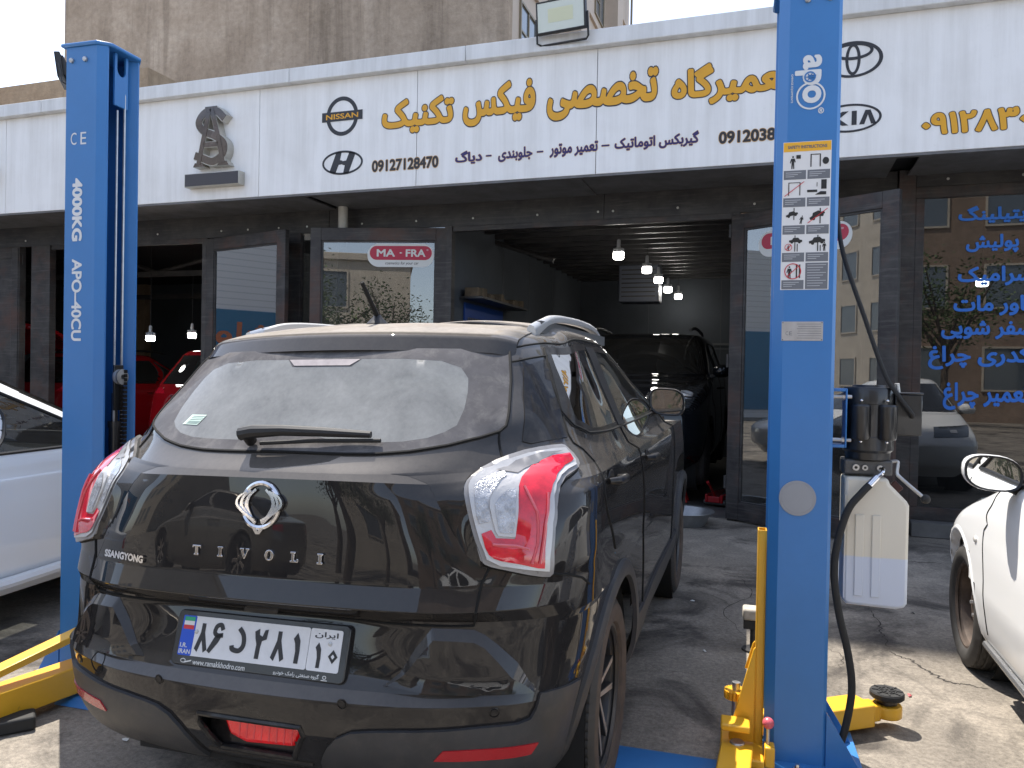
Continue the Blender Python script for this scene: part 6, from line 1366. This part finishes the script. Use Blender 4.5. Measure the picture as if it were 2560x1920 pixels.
def make_car(label, loc, rot, key, P, paint, wheels='seven', group='other cars around the workshop', z=0., lamp_side=1, gaps=True, wr=.31, tail=True, sc=1.):
    t = thing('parked_car', label, 'car', (loc[0], loc[1], z), rot, group)
    if sc != 1.: t.scale = (sc, sc, sc)
    if key not in SKINS: SKINS[key] = Skin(gen_rows(**P['rows']), crisp=(10,), NU=260, NV=260)
    k = SKINS[key]; wbz = P['rows']['wb']; ar = wr+.055; zc_ = wr+.015
    win = [k.sides(w, umin=3.2, umax=11.5, vmax=14.6) for w in P['windows']]; wsp = [(10.1, 11.05), (13, 11.05), (13, 13.85), (10.4, 13.85)]; rgp = [(0, 11.1), (2.6, 11.1), (2.8, 13.8), (0, 13.8)]
    def cls(u, v, x, z_):
        for w in win+[wsp, rgp]:
            if inpoly(w, u, v): return None
        if u > 3.5 and v < 8.2 and z_ < .95 and ((x**2+(z_-zc_)**2 < ar**2) or ((x-wbz)**2+(z_-zc_)**2 < ar**2)): return None
        if v > 14.1: return 'roof'
        if v < 7.5 and u < 4.2: return 'rear_bumper'
        if u < 3.2: return 'tailgate'
        if v < 7.5 and u > 11.3: return 'front_bumper'
        if u > 10.2 and v < 11: return 'bonnet'
        if P['bgap'] < x < P['fgap'] and u < 10.3: return ('door',)
        return ('body_side',)
    for nm, mb in k.shell(cls, 3, 2).items(): mb.build(nm.split('|')[0], paint, t, ang=60)
    for sd in (1, -1):
        for w in win: k.patch(w, sd, .001, res=.07, edge=.03).build('side_window', DARKG, t, ang=60)
        k.patch(wsp, sd, .001, res=.08, edge=.03).build('windscreen', DARKG, t, ang=60); k.patch(rgp, sd, .001, res=.08, edge=.03).build('rear_window', DARKG, t, ang=60)
        fr = MB()
        for w in win: fr.tube(k.line(w+[w[0]], sd, 0, .002, .05), .010, 6)
        fr.build('window_seal', TRIMB, t)
        if gaps:
            g = MB()
            for x in (P['bgap'], P['mgap'], P['fgap']):
                pts = k.sides([(x, .30), (x+.0, .55), (x-.01, .8), (x-.02, P['rows']['zb']-.02)], umin=3.5, umax=11.5, vmax=11); g.tube(k.line(pts, sd, 0, .0008, .03), .003, 5)
            g.build('panel_gap', GAP, t)
            hb = MB()
            for x in (P['mgap']-.20, P['fgap']-1.02):
                u, v = k.uv_side(x, P['rows']['zb']-.13, umin=3.5, umax=11, vmax=11); p = k.pt(u, v, sd, .0); hb.tube([p+Vector((dx, sd*dy, 0)) for dx, dy in ((-.09, .005), (-.07, .035), (.05, .038), (.075, .006))], .012, 8)
            hb.build('door_handle', paint, t)
        for cx_ in (0, wbz):
            mb = MB(); n = 30
            for j in range(n+1):
                a = R(-14)+R(208)*j/n
                for rr, of in ((ar-.03, -.04), (ar-.004, .003), (ar+.012, .006), (ar+.022, .0)):
                    x, z_ = cx_+rr*math.cos(a), zc_+rr*math.sin(a); u, v = k.uv_side(x, max(z_, .21), umin=3.4, umax=12, vmax=11); q = list(k.pt(u, v, sd, of)); q[0] = x; q[2] = z_; mb.v.append(tuple(q))
            for j in range(n):
                for i in range(3): mb.f.append((j*4+i, j*4+4+i, j*4+5+i, j*4+1+i) if sd > 0 else (j*4+i, j*4+1+i, j*4+5+i, j*4+4+i))
            mb.build('arch_lip', P.get('arch') or paint, t, ang=60)
            MB().lathe([(ar+.01, -.36), (ar+.01, -.09)], 28, Matrix.Translation((cx_, sd*(P['rows']['W']-.03), zc_)) @ Matrix.Rotation(R(-90*sd), 4, 'X')).build('arch_liner', MATS['arch_liner_felt'], t)
            wheel(t, cx_, sd*(P['rows']['W']-.125), wr, sd, r=wr, w=.195, rim=wr-.098, style=wheels, seg=120)
        c = Vector((P['mir'], sd*(P['rows']['W']*.94+.10), P['rows']['zb']+.075)); m = bpy.data.objects.new('door_mirror', None); COL.objects.link(m); m.parent = t
        nn = 26; ov = [(.105*math.copysign(abs(math.cos(2*PI*i/nn))**.75, math.cos(2*PI*i/nn)), .072*math.copysign(abs(math.sin(2*PI*i/nn))**.8, math.sin(2*PI*i/nn))+.012*math.cos(2*PI*i/nn)) for i in range(nn)]
        sh = MB(); bz = MB(); ms = [(-.004, .97), (.012, 1.03), (.05, 1.0), (.09, .82), (.12, .5), (.13, .05)]
        for dx, s_ in ms: sh.v += [(c.x+dx, c.y+a*s_*1., c.z+b*s_) for a, b in ov]
        for j in range(len(ms)-1):
            for i in range(nn): a = j*nn+i; b = j*nn+(i+1) % nn; sh.f.append((a, b, b+nn, a+nn))
        sh.build('mirror_shell', paint, m)
        for dx, s_ in ((-.005, 1.0), (-.012, .98), (-.006, .90)): bz.v += [(c.x+dx, c.y+a*s_, c.z+b*s_) for a, b in ov]
        for j in range(2):
            for i in range(nn): a = j*nn+i; b = j*nn+(i+1) % nn; bz.f.append((a, b, b+nn, a+nn))
        bz.build('mirror_bezel', TRIMB, m); gl = MB(); gl.v = [(c.x-.006, c.y+a*.905, c.z+b*.905) for a, b in ov]; gl.f = [tuple(range(nn))]; gl.build('mirror_glass', MATS['mirror_silver'], m, smooth=False)
        MB().tube([(c.x+.05, sd*P['rows']['W']*.90, c.z-.08), (c.x+.045, c.y-sd*.05, c.z-.05)], .022, 10).build('mirror_foot', TRIMB, m)
        if P.get('head'): k.patch(P['head'], sd, .006, res=.04, skirt=.01).build('headlamp', mat('headlamp_lens', (.07, .075, .08), .08, .2, coat=1.), t, ang=60); k.patch([(P['head'][0][0]*.5+P['head'][2][0]*.5+a, P['head'][0][1]*.5+P['head'][2][1]*.5+b) for a, b in ((-.12, -.2), (.12, -.2), (.12, .25), (-.12, .25))], sd, .010, res=.03).build('headlamp_bowl', LCHR, t)
        if tail and P.get('tail'): k.patch(P['tail'], sd, .006, res=.04, skirt=.01).build('tail_lamp', LRED, t, ang=60)
        if P.get('rails'): MB().tube(curve([(.2, sd*.60, P['rows']['H']-.03), (.32, sd*.61, P['rows']['H']+.02), (1.1, sd*.60, P['rows']['H']+.04), (1.5, sd*.58, P['rows']['H']-.0)], 6), .02, 8).build('roof_rail', TRIMB, t)
    w_ = P['rows']['W']; MB().box((P['rows']['rear'][0][1]+.25, -w_*.75, .24), (wbz+.3, w_*.75, .27)).build('underbody', MATS['underbody_black'], t)
    it = MB()
    for sx in (.75, ):
        for sy in (.36, -.36): it.box((sx+.1, sy-.25, .32), (sx+.6, sy+.25, .52)).box((sx-.05, sy-.24, .5), (sx+.10, sy+.24, 1.02)).box((sx-.06, sy-.12, 1.04), (sx+.04, sy+.12, 1.2))
    it.box((wbz*.66, -w_*.8, .55), (wbz*.84, w_*.8, P['rows']['zb']-.03)).box((-.35, -w_*.75, .5), (-.1, w_*.75, P['rows']['zb']-.05)); it.build('cabin', CAB, t, bev=.03)
    return t, k
SEDAN = dict(rows=dict(W=.89, H=1.46, zb=.93, zdeck=1.0, rear=[(.2, -.75), (.4, -.98), (.6, -1.0), (.8, -.97), (.90, -.93), (.935, -.62)], front=[(.2, 3.32), (.4, 3.52), (.6, 3.50), (.68, 3.42), (.75, 3.25), (.82, 3.05), (.88, 2.85), (.93, 2.66)], rg=(-.50, .25), ws=(2.59, 1.54), wb=2.68, tum=.70),
    windows=[[(.12, .955), (1.02, .955), (1.02, 1.335), (.62, 1.34), (.35, 1.30)], [(1.12, .955), (2.04, .955), (1.66, 1.13), (1.30, 1.29), (1.12, 1.335)]], bgap=.10, mgap=1.07, fgap=2.08, mir=1.84, head=[(11.6, 5.6), (12.5, 5.6), (12.4, 7.0), (11.2, 7.2)], tail=[(2.2, 5.6), (4.3, 5.9), (4.2, 8.2), (2.4, 8.4)])
HATCH = dict(rows=dict(W=.84, H=1.50, zb=.98, zdeck=1.0, rear=[(.2, -.50), (.4, -.64), (.6, -.65), (.8, -.63), (.98, -.58)], front=[(.2, 2.98), (.4, 3.17), (.6, 3.16), (.68, 3.10), (.75, 2.98), (.82, 2.80), (.88, 2.60), (.94, 2.42), (.98, 2.32)], rg=(-.56, -.22), ws=(2.26, 1.30), wb=2.48, tum=.76),
    windows=[[(.12, 1.02), (.90, 1.01), (.90, 1.37), (.30, 1.37), (.15, 1.25)], [(1.0, 1.01), (1.76, 1.0), (1.40, 1.18), (1.02, 1.36)]], bgap=.02, mgap=.95, fgap=1.98, mir=1.66, head=[(11.4, 5.6), (12.5, 5.4), (12.4, 7.2), (11.0, 7.6)], tail=[(2.4, 7.0), (4.3, 7.2), (4.3, 9.6), (2.6, 9.6)])
SUVP = dict(rows=dict(W=.93, H=1.68, zb=1.12, zdeck=1.1, rear=[(.2, -.62), (.4, -.86), (.6, -.88), (.8, -.86), (1.0, -.82), (1.12, -.74)], front=[(.2, 3.28), (.4, 3.50), (.6, 3.52), (.75, 3.50), (.85, 3.40), (.95, 3.20), (1.02, 2.80), (1.08, 2.50), (1.12, 2.38)], rg=(-.72, -.34), ws=(2.32, 1.35), wb=2.66, tum=.76),
    windows=[[(.05, 1.16), (.95, 1.15), (.95, 1.54), (.2, 1.53)], [(1.05, 1.15), (1.82, 1.14), (1.40, 1.36), (1.06, 1.53)]], bgap=.0, mgap=1.0, fgap=2.05, mir=1.78, head=[(11.4, 6.9), (12.4, 6.6), (12.4, 7.7), (11.0, 8.6)], tail=[(1.8, 8.0), (4.4, 8.0), (4.4, 9.5), (2.2, 9.5)], rails=True)
WHITEP = paint_mat('white_car_paint', (.80, .80, .79), rough=.25, top=.12, side=.02, dust=(.45, .42, .37)); REDP = paint_mat('red_car_paint', (.30, .006, .010), top=.08, side=.0); SILP = paint_mat('beige_silver_paint', (.30, .275, .24), rough=.3, top=.15, side=.02, metal=.35); DARKP = paint_mat('black_suv_paint', (.006, .007, .009), top=.03, side=.0)
rw, rk = make_car('white hatchback at the right edge with a steel wheel and its door mirror in view', (1.765, 1.93), R(90.6), 'hatch', HATCH, WHITEP, wheels='steel', group='white cars beside the lift', wr=.305)
p = rk.pt(*rk.uv_side(2.14, .70, umin=6, umax=12, vmax=10), 1, .0)
MB().sphere(p, .02, sc=(1.3, .5, .8)).build('side_repeater', mat('amber_clear', (.62, .60, .55), .2, coat=.8), rw)
MB().tube([Vector(q) for q in ((.36, .795, .235), (1.2, .800, .228), (2.08, .795, .235))], .016, 8).build('sill_moulding', mat('chrome_moulding', (.45, .45, .45), .25, .8), rw)
lw, lk = make_car('white saloon at the left edge, nose hidden behind the left column', (-4.478, 1.65), R(97), 'sedan', SEDAN, WHITEP, group='white cars beside the lift')
MB().tube([Vector(q) for q in ((.38, -.885, .30), (1.2, -.897, .29), (2.2, -.885, .30))], .03, 8).build('sill_moulding', WHITEP, lw)
gs, gk = make_car('dark crossover facing out of the dim garage', (-1.66, 11.95), R(-90), 'suv', SUVP, DARKP, group='cars inside the garages', wr=.34, z=.2, sc=1.10)
# raised details of the dark car's nose
for sd in (1, -1):
    u, v = 11.55, 7.55; p = gk.pt(u, v, sd, .012); n = gk.nrm(u, v, sd); T = n.to_track_quat('Z', 'Y').to_matrix().to_4x4(); T.translation = p
    MB().lathe([(.0001, .01), (.035, .012), (.05, .02), (.062, .02), (.066, .0)], 28, T).build('projector_lamp', mat('lamp_bowl_white', (.75, .76, .78), .15, .3, coat=1.), gs)  # white base colour stands in for the bowl's bright reflection
    u, v = 12.0, 2.9; p = gk.pt(u, v, sd, .01); T = gk.nrm(u, v, sd).to_track_quat('Z', 'Y').to_matrix().to_4x4(); T.translation = p
    MB().lathe([(.0001, .012), (.045, .012), (.05, .0)], 24, T).build('front_fog_lamp', LCLR, gs); MB().tube([p+Vector((.0, .1*k, .07)) for k in (-1, 0, 1)], .01, 6).build('fog_lamp_trim', CHR, gs)
gk_p = [(12.3, 5.4), (13, 5.4), (13, 7.2), (12.25, 7.2)]
for sd in (1, -1): gk.patch(gk_p, sd, .006, res=.05).build('grille', TRIMB, gs)
lg = []
r1, k1 = make_car('red hatchback seen from behind in the left garage', (-7.88, 9.85), R(90), 'suv', SUVP, REDP, group='cars inside the garages', wr=.34, sc=1.03)
x = MB(); add_text(x, 'PORSCHE', plane_M((-.874, 0, .985), (0, -1, 0), (0, 0, 1)), -.32, .32, -.022, .022, off=.01); x.build('tailgate_lettering', TRIMB, r1, smooth=False)
r2, k2 = make_car('red car with its tailgate raised, far left garage', (-11.35, 10.1), R(90), 'suv', SUVP, REDP, group='cars inside the garages', wr=.34, sc=1.0)
x = MB()
def hatch_lid(u, v):
    y = (u*2-1)*.72; s = v; return Vector((-.35-1.05*s, y*(1-.06*s), 1.66+.42*math.sin(s*1.9)+.06-.10*(y/.72)**2))
x.grid(hatch_lid, 16, 14); x.build('raised_tailgate', REDP, r2, thick=.05); MB().box((-1.43, -.66, 1.98), (-1.35, .66, 2.06)).build('tailgate_lip', REDP, r2, bev=.02)
make_car('taupe saloon parked across the street behind the photographer', (-6.5, -6.3), R(180), 'sedan', SEDAN, SILP, group='cars on the street side')
make_car('white hatchback parked behind the photographer on the right', (3.2, -4.6), R(200), 'hatch', HATCH, WHITEP, group='cars on the street side')
# stands under the raised dark car
for i, (x, y, lb) in enumerate(((-.98, 8.95, 'steel axle stand under the right front of the dark garage car'), (-2.4, 8.95, 'steel axle stand under the left front of the dark garage car'), (-1.1, 12.1, 'steel axle stand under the right rear of the dark garage car'), (-2.3, 12.1, 'steel axle stand under the left rear of the dark garage car'))):
    t = thing('axle_stand', lb, 'axle stand', (x, y, .006), 0, 'axle stands under the dark car'); f = MB()
    for k in range(4): a = PI/4+k*PI/2; f.tube([(.14*math.cos(a), .14*math.sin(a), .008), (.03*math.cos(a), .03*math.sin(a), .26)], .012, 6)
    f.build('legs', REDP, t); MB().tube([(0, 0, .2), (0, 0, .44)], .02, 10).box((-.05, -.03, .44), (.05, .03, .46)).build('saddle', ZNC, t)
t = thing('trolley_jack', 'red trolley jack on the garage floor beside the dark car', 'jack', (-.50, 9.0, .006), R(75))
MB().box((-.3, -.1, .05), (.3, -.07, .14)).box((-.3, .07, .05), (.3, .1, .14)).box((-.3, -.0695, .05), (-.2, .0695, .12)).build('frame', REDP, t, bev=.008); MB().tube([(-.25, 0, .12), (-.50, 0, .30)], .016, 8).build('handle', REDP, t)
MB().tube([(.25, -.12, .05), (.25, .12, .05)], .05, 14).tube([(-.25, -.12, .05), (-.25, .12, .05)], .035, 14).build('castors', DARK, t)

# ------------------------------------------------------------------ the street side (seen in the panes and the paint)
def brick_mat(name, a, b, mortar, s):
    m, t, p = newmat(name); br = node(t, 'ShaderNodeTexBrick'); br.inputs['Scale'].default_value = s; br.inputs['Color1'].default_value = (*a, 1); br.inputs['Color2'].default_value = (*b, 1); br.inputs['Mortar'].default_value = (*mortar, 1); br.inputs['Mortar Size'].default_value = .012
    tc = t.nodes.new('ShaderNodeTexCoord'); sp = node(t, 'ShaderNodeSeparateXYZ'); cb = node(t, 'ShaderNodeCombineXYZ'); t.links.new(tc.outputs['Object'], sp.inputs[0]); t.links.new(math_(t, 'ADD', sp.outputs[0], sp.outputs[1]), cb.inputs[0]); t.links.new(sp.outputs[2], cb.inputs[1]); t.links.new(cb.outputs[0], br.inputs['Vector'])
    c = mixc(t, 1.0, br.outputs['Color'], ramp(t, noise(t, coords(t), .8, 6, .7), [(.3, (.7, .7, .7)), (.7, (1.2, 1.2, 1.2))]), 'MULTIPLY'); t.links.new(c, p.inputs['Base Color']); p.inputs['Roughness'].default_value = .9; return m
BRICK = brick_mat('tan_brick', (.23, .155, .11), (.28, .195, .14), (.22, .20, .17), 5); STONE = mat('pale_stone', (.48, .42, .34), .8, var=.15, vscale=1.5)
def block(label, x0, x1, y0, y1, h, m, face):
    t = thing('apartment_house', label, 'building', ((x0+x1)/2, y1, 0), 0, 'houses on the street side'); w = (x1-x0)/2; d = y1-y0
    MB().box((-w, -d, 0), (w, 0, h)).build('walls', m, t); MB().box((-w-.15, -d-.15, h), (w+.15, .15, h+.3)).build('parapet', STONE, t, bev=.02)
    z = 1.2
    while z < h-1.8:
        x = -w+1.0
        while x < w-1.8:
            f = MB().box((x-.07, .001, z-.07), (x+1.37, .06, z)).box((x-.07, .001, z+1.5), (x+1.37, .06, z+1.57)).box((x-.07, .001, z+.001), (x, .06, z+1.499)).box((x+1.3, .001, z+.001), (x+1.37, .06, z+1.499)).build('window', STONE, t)
            MB().box((x, -.02, z), (x+1.3, .02, z+1.5)).build('window_pane', WIN, f); x += 2.6
        z += 3.0
    return t
block('tan brick house with white framed windows across the street', -1.5, 14, -26, -16, 9.5, BRICK, 1)
block('pale stone house across the street left of the brick one', -8.2, -3.2, -27, -17, 6.2, STONE, 1)
block('tall pale house far down the street on the left', -34, -24, -28, -16, 13, STONE, 1)
def leaf_mat():
    m, t, p = newmat('leaves'); c = mixc(t, node(t, 'ShaderNodeObjectInfo').outputs['Random'], (.045, .085, .022), (.065, .10, .03)); c = mixc(t, ramp(t, noise(t, coords(t), 1.6, 3), [(.35, (0, 0, 0)), (.7, (1, 1, 1))]), c, (.10, .14, .04)); t.links.new(c, p.inputs['Base Color']); p.inputs['Roughness'].default_value = .6; return m
LEAF = leaf_mat(); BARK = mat('bark', (.10, .075, .055), .9, var=.4, vscale=8, bmp=.5, bscale=20)
def tree_meshes(seed, H, Rr):
    r = random.Random(seed); tk = MB(); lf = MB(); tips = []
    tk.tube(curve([(0, 0, 0), (.05, .03, H*.2), (-.04, .05, H*.42)], 4), .14, 8, radii=[.17-.008*k for k in range(9)])
    for k in range(9):
        a = r.uniform(0, 2*PI); z0 = H*r.uniform(.28, .45); e = Vector((math.cos(a)*Rr*r.uniform(.45, .95), math.sin(a)*Rr*r.uniform(.45, .95), H*r.uniform(.55, .97)))
        q = curve([(0, 0, z0), tuple(Vector((0, 0, z0)).lerp(e, .5)+Vector((0, 0, .2))), tuple(e)], 4); tk.tube(q, .05, 6, radii=[.07-.006*i for i in range(len(q))]); tips += [q[4], q[6], e]
    for c in tips:
        for _ in range(95):
            d = Vector((r.gauss(0, .34), r.gauss(0, .34), r.gauss(0, .28)))*(Rr/1.6); p = c+d; s = r.uniform(.05, .10); u = Vector((r.gauss(0, 1), r.gauss(0, 1), r.gauss(0, .6))).normalized(); w = u.orthogonal().normalized()
            lf.add([p-u*s, p+w*s*.45, p+u*s, p-w*s*.45], [(0, 1, 2, 3)])
    return tk, lf
protos = []
for i, (x, y, H, Rr) in enumerate(((-6.2, -11.5, 5.6, 1.9), (1.0, -12.5, 6.4, 2.2))):
    t = thing('street_tree', '', 'tree', (x, y, 0), 0, 'trees along the street'); a, b = tree_meshes(20+i, H, Rr); a.build('trunk', BARK, t); b.build('crown', LEAF, t, smooth=False); protos.append(t)
protos[0]['label'] = 'leafy street tree in front of the pale stone house'; protos[1]['label'] = 'taller leafy street tree left of the brick house'
for i, (x, y, s, rz, lb) in enumerate(((-4.1, -11.2, .85, 1.3, 'leafy street tree between the pale stone house and the brick house'), (5.4, -12.4, .9, 2.2, 'small leafy street tree before the brick house'), (9.5, -12.0, 1.05, 4., 'leafy street tree at the right end of the brick house'), (-7.6, -14.0, .7, .5, 'small leafy street tree at the left end of the pale stone house'))):
    c = dup(protos[i % 2], label=lb); c.location = (x, y, 0); c.rotation_euler = (0, 0, rz); c.scale = (s, s, s)
# corrugated shed with a car-wash banner off to the left
m, t_, p_ = newmat('pale_corrugated'); wv = node(t_, 'ShaderNodeTexWave'); wv.bands_direction = 'Z'; wv.inputs['Scale'].default_value = 1.6; t_.links.new(coords(t_), wv.inputs['Vector'])
t_.links.new(mixc(t_, ramp(t_, wv.outputs['Fac'], [(0, (0, 0, 0)), (.12, (1, 1, 1))]), (.62, .63, .64), (.80, .81, .82)), p_.inputs['Base Color']); p_.inputs['Roughness'].default_value = .6
t = thing('corrugated_shed', 'pale corrugated shed with a blue car wash banner', 'shed', (-19.5, 1.5, 0))
MB().box((-6, -7, 0), (0, 5, 6.2)).build('walls', m, t)
MB().box((.001, -6, .3), (.04, 4.6, 3.2)).build('banner', mat('banner_blue', (.02, .18, .34), .6), t)
x = MB(); add_text(x, 'کارواش بخار', plane_M((.045, 4.2, 0), (0, -1, 0), (0, 0, 1)) if False else plane_M((.045, -3.5, 0), (0, 1, 0), (0, 0, 1)), 0, 6.5, 2.1, 2.85, off=.02); x.build('banner_lettering', mat('banner_orange', (.62, .16, .05), .5), t, smooth=False)
# scraps on the ground
rr = random.Random(11); SCR = [mat('paper_scrap', (.55, .55, .52), .8), mat('dark_scrap', (.03, .03, .03), .6), mat('blue_scrap', (.05, .30, .45), .5), mat('red_scrap', (.40, .06, .07), .5)]
for i, (x, y, k, lb) in enumerate(((-2.30, 2.30, 0, 'crumpled silver foil scrap left of the black car'), (.02, 6.05, 2, 'small blue scrap between the black car and the door leaf'), (.62, 3.86, 3, 'tiny red wrapper left of the lifting pad'), (.47, 3.78, 0, 'pale scrap behind the right lift arm'), (-.30, 4.1, 0, 'white speck of paper right of the black car'), (.85, 5.25, 1, 'dark scrap near the oil tank'), (-.45, 5.0, 0, 'pale pebble by the rear door of the black car'), (.30, 5.6, 1, 'dark chip of rubber in the shade by the column'))):
    b = MB(); n = 7; b.add([(.018*math.cos(a*2*PI/n)*rr.uniform(.5, 1.3), .011*math.sin(a*2*PI/n)*rr.uniform(.5, 1.3), rr.uniform(.001, .007)) for a in range(n)]+[(0, 0, .010)], [(a, (a+1) % n, n) for a in range(n)])
    o = b.build('ground_scrap', SCR[k], loc=(x, y, .001), smooth=False); o.rotation_euler = (0, 0, rr.uniform(0, 6)); tag(o, lb, 'litter', 'scraps on the ground')
